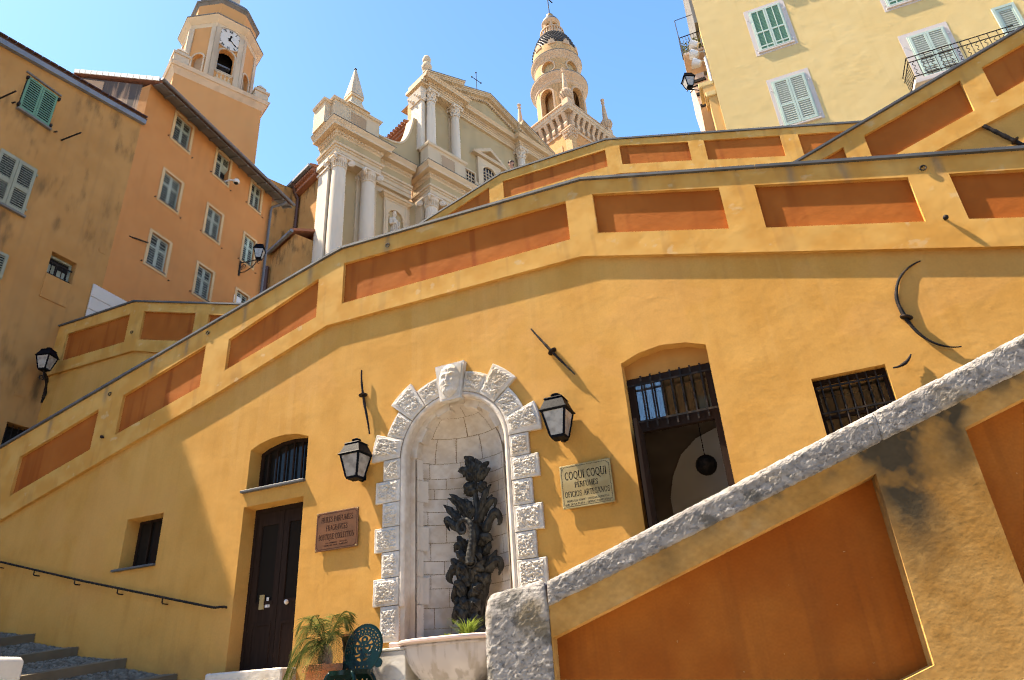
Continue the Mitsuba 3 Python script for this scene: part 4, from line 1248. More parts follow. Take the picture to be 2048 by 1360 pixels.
def plaque(key, u0, u1, z0, z1, mat, ink, lines, d0=-.03):
    part(key, "plate", bbox(u0, u1, d0 - .012, d0, z0, z1, .004), mat, FM)
    part(key, "standoff", [box(u0 + .05, u1 - .05, d0 - .001, 0.0, z0 + .05, z1 - .05)], "mat_iron", FM)
    r = sbox(u0 + .022, z0 + .022, u1 - .022, z1 - .022)
    for x, z in ((u0 + .022, z0 + .022), (u1 - .022, z0 + .022), (u0 + .022, z1 - .022), (u1 - .022, z1 - .022)):
        r = r.difference(Point(x, z).buffer(.03))
    part(key, "border", prism(r.difference(r.buffer(-.0045)), d0 - .0135, d0 - .0115), ink, FM)
    for x, z in ((u0 + .018, z0 + .018), (u1 - .018, z0 + .018), (u0 + .018, z1 - .018), (u1 - .018, z1 - .018)):
        part(key, "screw", turn(lathe([(.011, 0), (.011, .004), (.006, .008), (.0001, .009)], 10, x, d0 - .012, z), 90, (x, d0 - .012, z), "x"), "mat_brass", FM, smooth=True)
    for text, zz_, cap, wd in lines:
        part(key, "lettering", lettering(text, (u0 + u1) / 2, zz_, cap, wd, d0 - .012), ink, FM)


k1 = thing("wall_plaque", "brown copper plaque of perfumed oils lettering, left of the fountain", "plaque")
plaque(k1, -6.44, -5.73, 3.455, 3.99, "mat_copper", "mat_ink_brown", [("HUILES PARFUMÉES", 3.845, .075, .54), ("FRAGRANCES", 3.725, .075, .36), ("BOUTIQUE COLLECTION", 3.605, .075, .60), ("LAS CUMBRES - YUCATAN", 3.548, .018, .36), ("SIERRA DEL NORTE - PAMPEANAS", 3.515, .018, .40)])
k2 = thing("wall_plaque", "brass perfume shop plaque with black lettering, between fountain and tall doorway", "plaque")
plaque(k2, -2.745, -2.085, 3.495, 4.03, "mat_brass", "mat_ink", [("COQUI COQUI", 3.845, .098, .54), ("PERFUMES", 3.74, .068, .30), ("OFICIOS ARTESANOS", 3.632, .068, .575), ("SIERRA DEL NORTE - YUCATAN PENINSULA", 3.573, .022, .54), ("RIO DE LA PLATA - SIERRAS PAMPEANAS", 3.533, .022, .56)])

# ------------------------------------------------------------------ wrought-iron wall anchors
def anchor(lab, pts, r0, r1, collar, dd=(-.05, -.03)):
    k = thing("wall_anchor", lab, "wall anchor", "iron tie-rod anchors on the ramp walls")
    c = spline(pts, 30) if len(pts) > 2 else spline(pts, 12)
    n = len(c)
    d = np.linspace(dd[0], dd[1], n) - 0.006 * np.sin(np.linspace(0, math.pi, n))
    t = np.linspace(0, 1, n)
    r = np.interp(t, [0, .5, 1], [r0, r1, r0]) * (1 + .08 * np.sin(np.arange(n) * 1.3))
    part(k, "bar", tube(np.column_stack([c[:, 0], d, c[:, 1]]), r, 8), "mat_iron", k_fr[0], smooth=40)
    if collar:
        part(k, "collar", [turn(lathe([(.02, -.012), (.062, -.01), (.066, .006), (.03, .014)], 14, collar[0], collar[1], collar[2]), collar[3], (collar[0], collar[1], collar[2]), "y"), rod((collar[0], .01, collar[2]), (collar[0], collar[1], collar[2]), .018)], "mat_iron", k_fr[0], smooth=40)
    return k


k_fr = [FM]
anchor("wrought iron anchor bar hanging nearly upright, above the left lantern", [(-5.77, 6.08), (-5.73, 5.68), (-5.66, 5.35), (-5.60, 5.03)], .011, .022, (-5.725, -.05, 5.66, -6))
anchor("wrought iron anchor bar slanting down right, above the brass plaque", [(-2.97, 6.05), (-2.69, 5.62), (-2.40, 5.21)], .010, .019, (-2.685, -.04, 5.62, -32), (-.025, -.055))
anchor("sickle shaped iron anchor curving on the right part of the wall", [(1.79, 5.64), (1.67, 5.60), (1.56, 5.52), (1.475, 5.39), (1.43, 5.24), (1.43, 5.12), (1.455, 4.96), (1.525, 4.76), (1.625, 4.63), (1.75, 4.55), (1.85, 4.53)], .007, .023, (1.455, -.04, 4.99, 25), (-.010, -.030))
anchor("short broken iron hook just below the sickle shaped anchor", [(1.165, 4.44), (1.265, 4.455), (1.375, 4.56)], .008, .02, None)
k_fr = [FT]
anchor("dark iron anchor bar on the steep ramp wall at the right edge", [(3.92, 9.10), (4.20, 8.66), (4.45, 8.28)], .03, .034, (4.20, -.06, 8.66, -32))

k_fr = [FM]
for lab, fr, u, z, L in (("small iron ring stub low on the left ramp parapet", FM, -11.30, 6.08, .05), ("iron eye ring on the parapet band left of the peak", FM, -5.33, 8.25, .03), ("iron eye ring on the parapet band right of the peak", FM, 2.15, 6.82, .045),
                         ("black iron stub casting a long shadow on the right parapet", FM, 2.16, 6.05, .055), ("small iron eye on the upper left ramp slope", FM, -9.1, 7.63, .03), ("small iron eye near the foot of the left ramp slope", FM, -11.36, 6.96, .03), ("iron stub on the ramp parapet beside the old house", FB, -14.1, 9.95, .04)):
    k = thing("iron_ring", lab, "iron ring")
    y = -.053
    if L >= .05:
        part(k, "stub", [rod((u, .0, z), (u, y - L, z), .016, 8), ball(u, y - L, z, .03)], "mat_iron", fr, smooth=40)
    else:
        part(k, "ring", [rod((u, .0, z), (u, y - .03, z), .009, 6), tube([(u + .032 * math.cos(t), y - .035, z - .03 + .032 * math.sin(t)) for t in np.linspace(0, 2 * math.pi, 17)], .008, 6)], "mat_iron", fr, smooth=40)

# ------------------------------------------------------------------ handrail over the left stairs
h = thing("handrail", "thin dark iron handrail along the wall over the left stairs", "handrail")
part(h, "rail", tube([(-13.9, -.09, 4.30), (-13.29, -.09, 4.155), (-11.0, -.09, 3.575), (-8.25, -.09, 2.925), (-8.11, -.09, 2.895), (-8.0, -.09, 2.895), (-7.98, -.03, 2.893), (-7.98, .02, 2.893)], .017, 8), "mat_iron", FM, smooth=40)
for u in (-13.3, -12.29, -11.21, -10.17, -9.17):
    z = 2.895 + (-8.11 - u) * .2437
    part(h, "bracket", tube([(u, -.09, z - .01), (u, -.09, z - .085), (u + .02, -.085, z - .105), (u + .02, .01, z - .105)], .010, 6), "mat_iron", FM, smooth=40)

# ------------------------------------------------------------------ cast iron chair
ck = thing("garden_chair", "dark green cast iron chair with pierced round back, beside the fountain", "chair")
cu, cd, cz = -5.275, -.52, 1.45


def chair_back():
    out = Point(0, 0).buffer(1, 48)
    out = affinity.scale(out, .262, .272)
    neck = Polygon([(-.15, -.18), (.15, -.18), (.17, -.32), (.22, -.47), (-.22, -.47), (-.17, -.32)])
    ears = unary_union([Point(s * .235, -.17).buffer(.05) for s in (-1, 1)] + [Point(s * .205, -.40).buffer(.045) for s in (-1, 1)])
    shape = unary_union([out, neck, ears])
    holes = []
    for i in range(-7, 8):
        a = math.radians(90 + i * 14)
        holes.append(affinity.rotate(Polygon([(-.018, 0), (0, .012), (.018, 0), (.012, .022), (0, .016), (-.012, .022)]), math.degrees(a) - 90, (0, 0)).__class__(np.array(affinity.translate(affinity.rotate(Polygon([(-.02, -.012), (0, .004), (.02, -.012), (.014, .016), (0, .008), (-.014, .016)]), math.degrees(a) - 90, (0, 0)), .222 * math.cos(a), .222 * math.sin(a)).exterior.coords)))
        holes.append(Point(.190 * math.cos(a), .190 * math.sin(a)).buffer(.0115))
        a2 = math.radians(90 + (i + .5) * 14)
        holes.append(Point(.163 * math.cos(a2), .163 * math.sin(a2)).buffer(.008))
    disc = affinity.scale(Point(0, 0).buffer(1, 40), .135, .145)
    solid = unary_union([
        LineString(arc(0, .095, .033, -60, 240, 14)).buffer(.011), Polygon([(-.03, .075), (.03, .075), (.012, .03), (-.012, .03)]),
        LineString([(0, .07), (0, -.14)]).buffer(.014), LineString(arc(-.055, .005, .032, 90, 330, 14)).buffer(.011), LineString(arc(.055, .005, .032, -150, 90, 14)).buffer(.011),
        LineString([(-.14, .04), (-.02, .02)]).buffer(.012), LineString([(.14, .04), (.02, .02)]).buffer(.012), LineString([(-.135, .0), (-.1, -.06), (-.02, -.04)]).buffer(.012), LineString([(.135, 0), (.1, -.06), (.02, -.04)]).buffer(.012),
        LineString(arc(0, -.085, .03, 0, 360, 16)).buffer(.010), LineString([(-.1, .1), (-.04, .05)]).buffer(.012), LineString([(.1, .1), (.04, .05)]).buffer(.012), LineString([(-.1, -.1), (-.03, -.09)]).buffer(.011), LineString([(.1, -.1), (.03, -.09)]).buffer(.011)])
    holes.append(disc.difference(solid))
    for x in (-.08, -.03, .03, .08):
        holes.append(Point(x, -.2).buffer(.011))
        holes.append(Point(x * 1.3, -.34).buffer(.016))
    return shape.difference(unary_union(holes))


bk = affinity.translate(chair_back(), cu, cz + .69)
bm = prism(bk, cd + .0, cd + .016)
bm = (bm[0] + np.stack([0 * bm[0][:, 0], (bm[0][:, 2] - (cz + .43)) * .18, 0 * bm[0][:, 0]], 1), bm[1])
rim = [(cu + .258 * math.cos(t), cd + .008 + (.69 + .268 * math.sin(t) - .43) * .18, cz + .69 + .268 * math.sin(t)) for t in np.linspace(-.9, math.pi + .9, 40)]
part(ck, "backrest", [bm, tube(rim, .011, 6)], "mat_green_iron", FM, smooth=30)
seat = affinity.scale(Point(0, 0).buffer(1, 40), .235, .225)
seat = seat.difference(unary_union([Point(.05 * i, .05 * j).buffer(.017) for i in range(-4, 5) for j in range(-4, 5) if math.hypot(i, j) < 3.9]))
part(ck, "seat", [prism_z(affinity.translate(seat, cu, cd - .20), cz + .435, cz + .45), prism_z(affinity.translate(Point(0, 0).buffer(.243, 32).difference(Point(0, 0).buffer(.222, 32)), cu, cd - .20), cz + .405, cz + .455)], "mat_green_iron", FM)
for sx, sy in ((-1, -1), (1, -1), (-1, 1), (1, 1)):
    x0, y0 = cu + sx * .17, cd - .20 + sy * .17
    p = [(x0 - sx * .03, y0, cz + .43), (x0 + sx * .035, y0 + sy * .02, cz + .34), (x0 + sx * .03, y0 + sy * .03, cz + .22), (x0 - sx * .0, y0 + sy * .03, cz + .12), (x0 + sx * .05, y0 + sy * .06, cz + .02), (x0 + sx * .075, y0 + sy * .07, cz + .015)]
    part(ck, "leg", tube(spline(p, 18), np.linspace(.028, .014, 18), 8), "mat_green_iron", FM, smooth=True)
part(ck, "apron", [prism(Polygon([(cu - .2, cz + .41), (cu + .2, cz + .41), (cu + .13, cz + .34), (cu + .06, cz + .37), (cu, cz + .31), (cu - .06, cz + .37), (cu - .13, cz + .34)]), cd - .40, cd - .388)], "mat_green_iron", FM)

# ------------------------------------------------------------------ planter with a small palm
pl = thing("planter", "large terracotta planter holding a small palm, by the double door", "planter")
pu, pd = -5.80, -.50
part(pl, "pot", lathe([(.15, 0), (.17, .02), (.20, .25), (.232, .47), (.262, .475), (.268, .50), (.262, .545), (.24, .55), (.225, .53), (.21, .48), (.001, .47)], 40, pu, pd, 1.45), "mat_terracotta", FM, smooth=35)
pm = thing("potted_palm", "small arching palm with drooping feathery fronds in the terracotta planter", "palm")
part(pm, "trunk", lathe([(.06, 0), (.085, .06), (.09, .14), (.075, .22), (.05, .27), (.02, .30)], 12, pu, pd, 1.93), "mat_mortar", FM, smooth=True)


def frond(a, L, rise, droop, seed, cz0=2.18):
    r2 = np.random.default_rng(seed)
    t = np.linspace(0, 1, 22)
    dirv = np.array([math.cos(a), math.sin(a), 0])
    c = np.array([pu, pd, cz0]) + dirv * (L * (t - .15 * t * t))[:, None] + np.array([0, 0, 1.0]) * (rise * np.sin(math.pi * .62 * t) * 1.1 - droop * t ** 2.2)[:, None]
    tn = np.gradient(c, axis=0)
    tn /= np.linalg.norm(tn, axis=1, keepdims=True)
    ms = [tube(c, np.linspace(.006, .0015, 22), 5)]
    side0 = np.cross(tn, [0, 0, 1.0])
    side0 /= np.linalg.norm(side0, axis=1, keepdims=True) + 1e-9
    for i in np.arange(2.0, 21.4, .55):
        j = int(i)
        w = i - j
        p = c[j] * (1 - w) + c[min(j + 1, 21)] * w
        tt = tn[j]
        for s in (-1, 1):
            ll = (.06 + .17 * math.sin(math.pi * min(1, (i / 21) * .85 + .12))) * r2.uniform(.8, 1.1)
            dv = tt * .62 + side0[j] * s * .75 + np.array([0, 0, -.22 + r2.uniform(-.1, .1)])
            dv /= np.linalg.norm(dv)
            k = np.linspace(0, 1, 5)[:, None]
            cc = p + dv * ll * k + np.array([0, 0, -.05]) * k ** 2 * (ll / .15)
            wv = np.cross(dv, [0, 0, 1.0]) * .5 + np.array([0, 0, .35])
            wv = wv / np.linalg.norm(wv) * .0042
            ww = np.sin(math.pi * np.clip(k * .85 + .15, 0, 1)) + .03
            ms.append(grid(np.stack([cc - wv * ww, cc + wv * ww], 1)))
    return ms


fr_list = [(200, .55, .26, .50), (235, .5, .22, .62), (265, .42, .2, .66), (300, .40, .22, .6), (180, .50, .36, .25), (150, .45, .42, .2), (215, .42, .42, .22), (330, .42, .3, .45), (0, .42, .40, .25), (20, .36, .42, .1), (250, .34, .46, .3), (285, .36, .4, .45), (100, .3, .45, .2), (60, .34, .42, .2), (190, .58, .12, .42), (225, .6, .1, .5), (275, .5, .05, .45)]
for i, (a, L, rise, dp_) in enumerate(fr_list):
    part(pm, "frond", frond(math.radians(a), L, rise, dp_, i), "mat_frond", FM, smooth=True)
fp = thing("flower_pot", "small dark pot with reddish rim behind the palm", "pot")
part(fp, "pot", [lathe([(.075, 0), (.10, .10), (.11, .13), (.09, .13), (.001, .10)], 20, -5.72, -.14, 2.20), lathe([(.12, 0), (.10, .1), (.07, .4), (.07, .68), (.09, .75), (.001, .751)], 20, -5.72, -.14, 1.45)], "mat_iron", FM, smooth=35)
part(fp, "rim", lathe([(.108, .118), (.122, .12), (.122, .142), (.10, .145), (.095, .12)], 20, -5.72, -.14, 2.20, cap=False), "mat_terracotta", FM, smooth=35)

# ------------------------------------------------------------------ ribbed pendant lamp inside the doorway
pd_ = thing("pendant_lamp", "dark ribbed round lamp hanging inside the tall doorway", "lamp")
part(pd_, "shade", [ball(-1.10, 1.0, 4.02, .125, 20)] + [tube([(-1.10 + .13 * math.cos(t) * math.cos(a), 1.0 + .13 * math.cos(t) * math.sin(a), 4.02 + .13 * math.sin(t)) for t in np.linspace(-1.4, 1.4, 12)], .006, 5) for a in np.linspace(0, 2 * math.pi, 19)[:-1]], "mat_iron", FM, smooth=40)
part(pd_, "cord", rod((-1.10, 1.0, 4.14), (-1.10, 1.0, 5.6), .006), "mat_iron", FM)
# ------------------------------------------------------------------ shared shutter builder
def louvre_leaf(key, fr, x0, x1, z0, z1, d, mat, slat_mat, rails, frame=.07, pitch=.034, slat=.022, stuff=False, depth=.035, hole="mat_dark_hole", back=True):
    """one shutter leaf; rails: list of (z0, z1) openings filled with slats"""
    shape = sbox(x0, z0, x1, z1)
    for a, b in rails:
        shape = shape.difference(sbox(x0 + frame, a, x1 - frame, b))
    lk = part(key, "shutter", prism(shape, d, d + depth), mat, fr)
    if back:
        part(lk, "back", [box(x0 + frame - .01, x1 - frame + .01, d + depth - .006, d + depth - .002, a - .01, b + .01) for a, b in rails], hole, fr)
    ms = []
    for a, b in rails:
        n = max(2, int((b - a) / pitch))
        for i in range(n):
            z = a + (i + .5) * (b - a) / n
            q = hexa([(x0 + frame, d + .004, z - slat * .62), (x1 - frame, d + .004, z - slat * .62), (x1 - frame, d + .024, z + slat * .25), (x0 + frame, d + .024, z + slat * .25)],
                     [(x0 + frame, d + .004, z - slat * .62 + .007), (x1 - frame, d + .004, z - slat * .62 + .007), (x1 - frame, d + .024, z + slat * .25 + .007), (x0 + frame, d + .024, z + slat * .25 + .007)])
            if stuff:
                ms.append(q)
            else:
                part(lk, "slat", q, slat_mat, fr)
    if stuff:
        part(lk, "slats", ms, slat_mat, fr, kind="stuff")
    return lk


# ------------------------------------------------------------------ old ochre house on the left
H = thing("house", "old stained ochre house with green shutters at the left edge", "house")


def verge(u):
    return 18.95 - 0.205 * (10.94 - u)


wD = sbox(9.36, 12.17, 10.075, 12.86)
low = sbox(9.45, 7.0, 10.18, 8.02)
fl = Polygon([(5.2, 0), (10.925, 0), (10.925, verge(10.925) - .05), (5.2, verge(5.2) - .05)])
part(H, "wall", prism(fl.difference(unary_union([wD, low])), 0, .5), "mat_old_ochre", FL)
part(H, "side_wall", [prism(Polygon([(5.2, 0), (5.7, 0), (5.7, verge(5.7) - .06), (5.2, verge(5.2) - .06)]), .501, 9), box(5.7, 10.9, 8.5, 9, 0, 17.5)], "mat_old_ochre", FL)
part(H, "roof", prism(Polygon([(5.0, verge(5.0) - .03), (11.0, verge(11.0) - .03), (11.0, verge(11.0) + .06), (5.0, verge(5.0) + .06)]), -.10, 9.2), "mat_pipe_brown", FL)
part(H, "verge_flashing", prism(Polygon([(5.0, verge(5.0) - .20), (10.97, verge(10.97) - .20), (10.97, verge(10.97) - .03), (5.0, verge(5.0) - .03)]), -.14, -.015), "mat_zinc", FL, label="blue grey metal strip under the roof edge")
for i in range(26):
    u = 5.1 + i * .226
    part(H, "tile", turn(box(u, u + .21, -.19, .2, verge(u) + .062, verge(u) + .095), -11.6, (u, 0, verge(u) + .062), "y"), "mat_pipe_brown", FL)

w = part(H, "window", box(7.47, 8.35, -.012, .005, 16.39, 17.58), "mat_dark_hole", FL, label="upper window closed by green shutters")
part(w, "lintel", box(7.40, 8.41, -.05, .02, 17.64, 17.685), "mat_soffit", FL)
part(w, "sill", box(7.46, 8.40, -.10, .02, 16.33, 16.385), "mat_soffit", FL)
for a, b in ((7.49, 7.905), (7.915, 8.33)):
    louvre_leaf(w, FL, a, b, 16.40, 17.56, -.05, "mat_shutter_green", "mat_shutter_green", [(16.47, 17.49)], frame=.05, pitch=.075, slat=.058)
for x in (7.44, 8.34):
    for z in (16.44, 17.44):
        part(w, "hinge", box(x, x + .05, -.09, .0, z, z + .09), "mat_iron", FL)
w = part(H, "window", [box(7.40, 8.45, -.09, .02, 13.34, 13.40)], "mat_soffit", FL, label="window closed by grey louvred shutters, at the left edge")
for a, b in ((7.44, 7.915), (7.925, 8.40)):
    louvre_leaf(w, FL, a, b, 13.42, 14.91, -.055, "mat_shutter_grey", "mat_shutter_grey", [(14.18, 14.80), (13.50, 14.04)], frame=.075, pitch=.066, slat=.034)
for z in (13.55, 14.7):
    part(w, "hinge", box(8.40, 8.44, -.07, .0, z, z + .06), "mat_shutter_grey", FL)
w = part(H, "window", [box(7.40, 8.41, -.07, .02, 10.86, 10.91)], "mat_soffit", FL, label="lower window with grey shutters, its flap propped open")
louvre_leaf(w, FL, 7.44, 7.90, 10.92, 12.12, -.055, "mat_shutter_grey", "mat_shutter_grey", [(11.55, 12.04), (11.0, 11.42)], frame=.07, pitch=.062, slat=.036)
louvre_leaf(w, FL, 7.91, 8.37, 11.42, 12.12, -.055, "mat_shutter_grey", "mat_shutter_grey", [(11.5, 12.04)], frame=.07, pitch=.062, slat=.036)
flap = prism(sbox(7.93, 10.95, 8.36, 11.42).difference(sbox(7.99, 11.0, 8.30, 11.36)), -.05, -.02)
part(w, "flap", turn(cat(flap, box(7.98, 8.31, -.035, -.03, 11.0, 11.36)), 50, (0, -.035, 11.42), "x"), "mat_shutter_grey", FL)
w = part(H, "window", [box(9.36, 10.075, .27, .29, 12.17, 12.86)], "mat_dark_hole", FL, label="small barred window with an inner curtain")
part(w, "frame", prism(wD.difference(wD.buffer(-.06, join_style="mitre")), .2, .262), "mat_shutter_old", FL)
part(w, "curtain", [box(9.45, 9.68, .255, .262, 12.22, 12.62), box(9.76, 9.98, .255, .262, 12.2, 12.55)], "mat_shutter_old", FL)
for z in (12.24, 12.6):
    part(w, "bar", box(9.36, 10.075, .10, .13, z, z + .03), "mat_iron", FL)
for x in (9.5, 9.64, 9.8, 9.94):
    part(w, "bar", rod((x, .115, 12.17), (x, .115, 12.66), .012), "mat_iron", FL)
part(H, "blank_panel", prism(sbox(9.35, 11.45, 10.075, 12.165), -.025, .01), "mat_old_ochre", FL)
w = part(H, "window", [box(9.45, 10.18, .3, .32, 7.0, 8.02)], "mat_dark_hole", FL)
for i in range(5):
    part(w, "bar", rod((9.52 + i * .14, .1, 7.0), (9.52 + i * .14, .1, 8.0), .012), "mat_iron", FL)
part(H, "meter_cover", [prism(sbox(10.575, 13.58, 10.78, 13.73), -.012, .01), prism(sbox(10.565, 13.57, 10.79, 13.74), -.006, .01)], "mat_old_ochre", FL)
part(H, "vent_cover", prism(sbox(9.42, 8.70, 9.66, 8.84), -.012, .01), "mat_old_ochre", FL)
part(H, "clothes_rod", [rod((8.76, .02, 16.29), (8.82, -.72, 16.31), .022)], "mat_iron", FL)
part(H, "clothes_rod", [rod((7.02, .02, 16.28), (7.06, -.62, 16.30), .022)], "mat_iron", FL)
part(H, "hook", rod((7.33, .02, 16.42), (7.36, -.09, 16.44), .02), "mat_iron", FL)
part(H, "hook", rod((8.51, .02, 16.39), (8.55, -.09, 16.40), .02), "mat_iron", FL)

# ------------------------------------------------------------------ tall orange house beside it
O_ = thing("house", "tall orange house with weathered shutters and grey eaves, next to the old house", "house")
U0, U1 = 12.014, 18.43
wins = {}
cols = ((13.13, 14.06), (15.16, 16.04), (17.10, 17.89))
rows = ((19.13, 20.44), (16.50, 17.87), (14.02, 15.36))
holes = [sbox(a + .10, z0 + .10, b - .10, z1 - .08) for a, b in cols for z0, z1 in rows]
ftop = Polygon([(U0, 0), (U1, 0), (U1, 20.42), (U0, 20.58)])
part(O_, "wall", prism(ftop.difference(unary_union(holes)), 0, .4), "mat_orange_house", FO)
part(O_, "gable", prism_x([(.4, 0), (8.0, 0), (8.0, 20.4), (3.9, 22.62), (.4, 20.72)], U0, U0 + .4), "mat_stained_gable", FO, label="gable end dark with rain stains")
part(O_, "gable", prism_x([(2.35, 19.2), (7.9, 19.2), (7.9, 20.35), (3.9, 22.55), (2.35, 21.7)], U0 - .012, U0 - .002), "mat_pink_wall", FO)
part(O_, "end_wall", prism_x([(.4, 0), (8.0, 0), (8.0, 20.2), (3.9, 22.4), (.4, 20.5)], U1 - .4, U1), "mat_orange_house", FO)
EZ = lambda u: 20.62 - .022 * (u - 12)
for s, (da, db) in enumerate(((-.62, 3.9), (3.9, 8.4))):
    z = lambda d: 20.56 + .53 * (d if d < 3.9 else 7.8 - d)
    m = hexa([(U0 - .10, da, z(da) + .14), (U1 + .55, da, z(da) - .01), (U1 + .55, db, z(db) - .01), (U0 - .10, db, z(db) + .14)], [(U0 - .10, da, z(da) + .20), (U1 + .55, da, z(da) + .05), (U1 + .55, db, z(db) + .05), (U0 - .10, db, z(db) + .20)])
    part(O_, "roof", m, "mat_roof_tile", FO)
nb = 13
for i in range(nb):
    a = U0 - .08 + (U1 + .6 - U0) * i / nb
    b = U0 - .08 + (U1 + .6 - U0) * (i + 1) / nb - .03
    za, zb = 20.30 - .022 * (a - 12), 20.30 - .022 * (b - 12)
    part(O_, "soffit_board", hexa([(a, -.60, za - .02), (b, -.60, zb - .02), (b + .15, .0, zb + .26), (a + .15, .0, za + .26)], [(a, -.60, za), (b, -.60, zb), (b + .15, .0, zb + .28), (a + .15, .0, za + .28)]), "mat_soffit", FO)
    part(O_, "rafter", hexa([(b, -.60, zb - .06), (b + .07, -.60, zb - .06), (b + .22, .0, zb + .2), (b + .15, .0, zb + .2)], [(b, -.60, zb), (b + .07, -.60, zb), (b + .22, .0, zb + .27), (b + .15, .0, zb + .27)]), "mat_soffit", FO)
gp = [(U0 - .15, -.68, 20.32), (U1 + .62, -.68, 20.17)]
part(O_, "gutter", tube([(U0 - .15, -.66, 20.40), (U1 + .62, -.66, 20.25)], .06, 10), "mat_pipe_grey", FO, smooth=40)
for i in range(30):
    u = U0 + i * .236
    z = 20.42 - .022 * (u - 12)
    part(O_, "tile", tube([(u, -.60, z + .02), (u, -.2, z + .22)], .075, 8), "mat_roof_tile", FO, smooth=40)
for i in range(14):
    d = -.5 + i * .32
    zt = 20.79 + .53 * d
    part(O_, "verge_tile", hexa([(U0 - .14, d, zt - .13), (U0 - .101, d, zt - .13), (U0 - .101, d + .29, zt + .03), (U0 - .14, d + .29, zt + .03)], [(U0 - .14, d, zt + .05), (U0 + .10, d, zt + .05), (U0 + .10, d + .29, zt + .205), (U0 - .14, d + .29, zt + .205)]), "mat_marble", FO)
for r, (z0, z1) in enumerate(rows):
    for c_, (a, b) in enumerate(cols):
        fk = part(O_, "window", prism(sbox(a, z0, b, z1).difference(sbox(a + .10, z0 + .10, b - .10, z1 - .08)), -.022, .02), "mat_cream_trim", FO)
        part(fk, "opening", box(a + .1, b - .1, .20, .22, z0 + .1, z1 - .08), "mat_dark_hole", FO)
        part(fk, "sill", box(a + .07, b - .07, -.05, .12, z0 + .075, z0 + .10), "mat_soffit", FO)
        m = (a + b) / 2
        zm = z0 + .62 * (z1 - z0)
        pale = c_ == 2
        sm = "mat_shutter_pale" if (pale and r == 1) else "mat_shutter_old"
        for k, (x0, x1) in enumerate(((a + .105, m - .004), (m + .004, b - .105))):
            if r == 0 and c_ == 1 and k == 1:
                louvre_leaf(fk, FO, x0, x1, zm, z1 - .085, .06, sm, sm, [(zm + .05, z1 - .13)], .045, .05, .03, True)
                fl_ = prism(sbox(x0, z0 + .105, x1, zm).difference(sbox(x0 + .045, z0 + .15, x1 - .045, zm - .04)), .06, .09)
                part(fk, "flap", turn(cat(fl_, box(x0 + .04, x1 - .04, .07, .078, z0 + .14, zm - .03)), 38, (0, .07, zm), "x"), sm, FO)
                continue
            louvre_leaf(fk, FO, x0, x1, z0 + .105, z1 - .085, .06, sm, sm, [(zm + .03, z1 - .135), (z0 + .16, zm - .04)], .048, .088, .040, True)
        part(fk, "hook", rod((a - .08, .01, z0 + .06), (a - .08, -.05, z0 + .05), .02), "mat_iron", FO)
        part(fk, "hook", rod((b + .1, .01, z0 - .04), (b + .1, -.05, z0 - .05), .02), "mat_iron", FO)
part(O_, "downpipe", [tube([(18.6, -.62, 20.12), (18.55, -.5, 20.0), (18.38, -.10, 19.86), (18.34, -.09, 19.6), (18.34, -.09, 12.9)], .055, 8)], "mat_pipe_grey", FO, smooth=40)
part(O_, "downpipe_foot", [rod((18.34, -.09, 14.2), (18.34, -.09, 12.0), .075), rod((18.34, -.09, 14.22), (18.34, -.09, 14.3), .095)], "mat_pipe_brown", FO, smooth=40)
part(O_, "number_plate", prism(sbox(17.10, 14.72, 17.42, 15.0).buffer(.02), -.02, .01), "mat_white_paint", FO)
part(O_, "wall_rod", [rod((12.48, .01, 14.63), (13.1, -.1, 14.74), .022)], "mat_iron", FO)
mp_ = thing("marble_slab", "white marble slab jointed by two lines, behind the left ramp parapet", "slab")
for i, (z0, z1) in enumerate(((12.10, 12.5), (11.71, 12.09), (10.9, 11.70))):
    part(mp_, "panel", bbox(11.72, 13.05, -.045, .0, z0 + .004, z1, .008), "mat_marble", FO)

sc_ = thing("security_camera", "white dome camera hanging under the half open shutter of the orange house", "camera")
ca = np.array([16.0, -.38, 19.30])
part(sc_, "arm", [tube([(15.85, .1, 19.32), (15.9, -.2, 19.36), tuple(ca + [0, .02, .02])], .035, 8)], "mat_white_paint", FO, smooth=40)
part(sc_, "housing", [ball(*ca, .115, 16), lathe([(.115, 0), (.112, -.06), (.1, -.07)], 16, *ca)], "mat_white_paint", FO, smooth=40)
part(sc_, "dome", ball(ca[0], ca[1], ca[2] - .06, .085, 14), "mat_dark_glass", FO, smooth=True)

# lanterns on brackets
k = thing("wall_lantern", "black bracket lantern on the stained wall of the old house", "lantern")
lantern_body(k, FL, 9.63, -.55, 9.30, 1.06, rot=20)
part(k, "bracket", [tube([(10.12, .0, 8.78), (10.06, -.16, 8.95), (9.86, -.38, 9.12), (9.66, -.53, 9.27), (9.63, -.55, 9.32)], .024, 8), tube([(10.12, .0, 9.30), (9.95, -.24, 9.30), (9.66, -.53, 9.28)], .022, 8), tube([(9.62 + .055 * math.cos(t), -.56, 9.10 + .055 * math.sin(t)) for t in np.linspace(-1, 4.4, 14)], .014, 6), rod((9.66, -.53, 9.27), (9.66, -.54, 9.12), .014)], "mat_iron", FL, smooth=40)
part(k, "wall_plate", box(10.08, 10.17, -.03, .0, 8.72, 9.36), "mat_iron", FL)
k = thing("wall_lantern", "black lantern on a scrolled iron bracket, on the orange house", "lantern")
lu, ld = 17.28, -.72
lantern_body(k, FO, lu, ld, 16.47, 1.15, rot=30)
sp = [(17.15 + (.16 - .009 * i) * math.cos(i * .5 + 2.6) * .0, -.20 + (.13 - .006 * i) * math.cos(i * .55 - 1.2), 16.20 + (.13 - .006 * i) * math.sin(i * .55 - 1.2)) for i in range(18)]
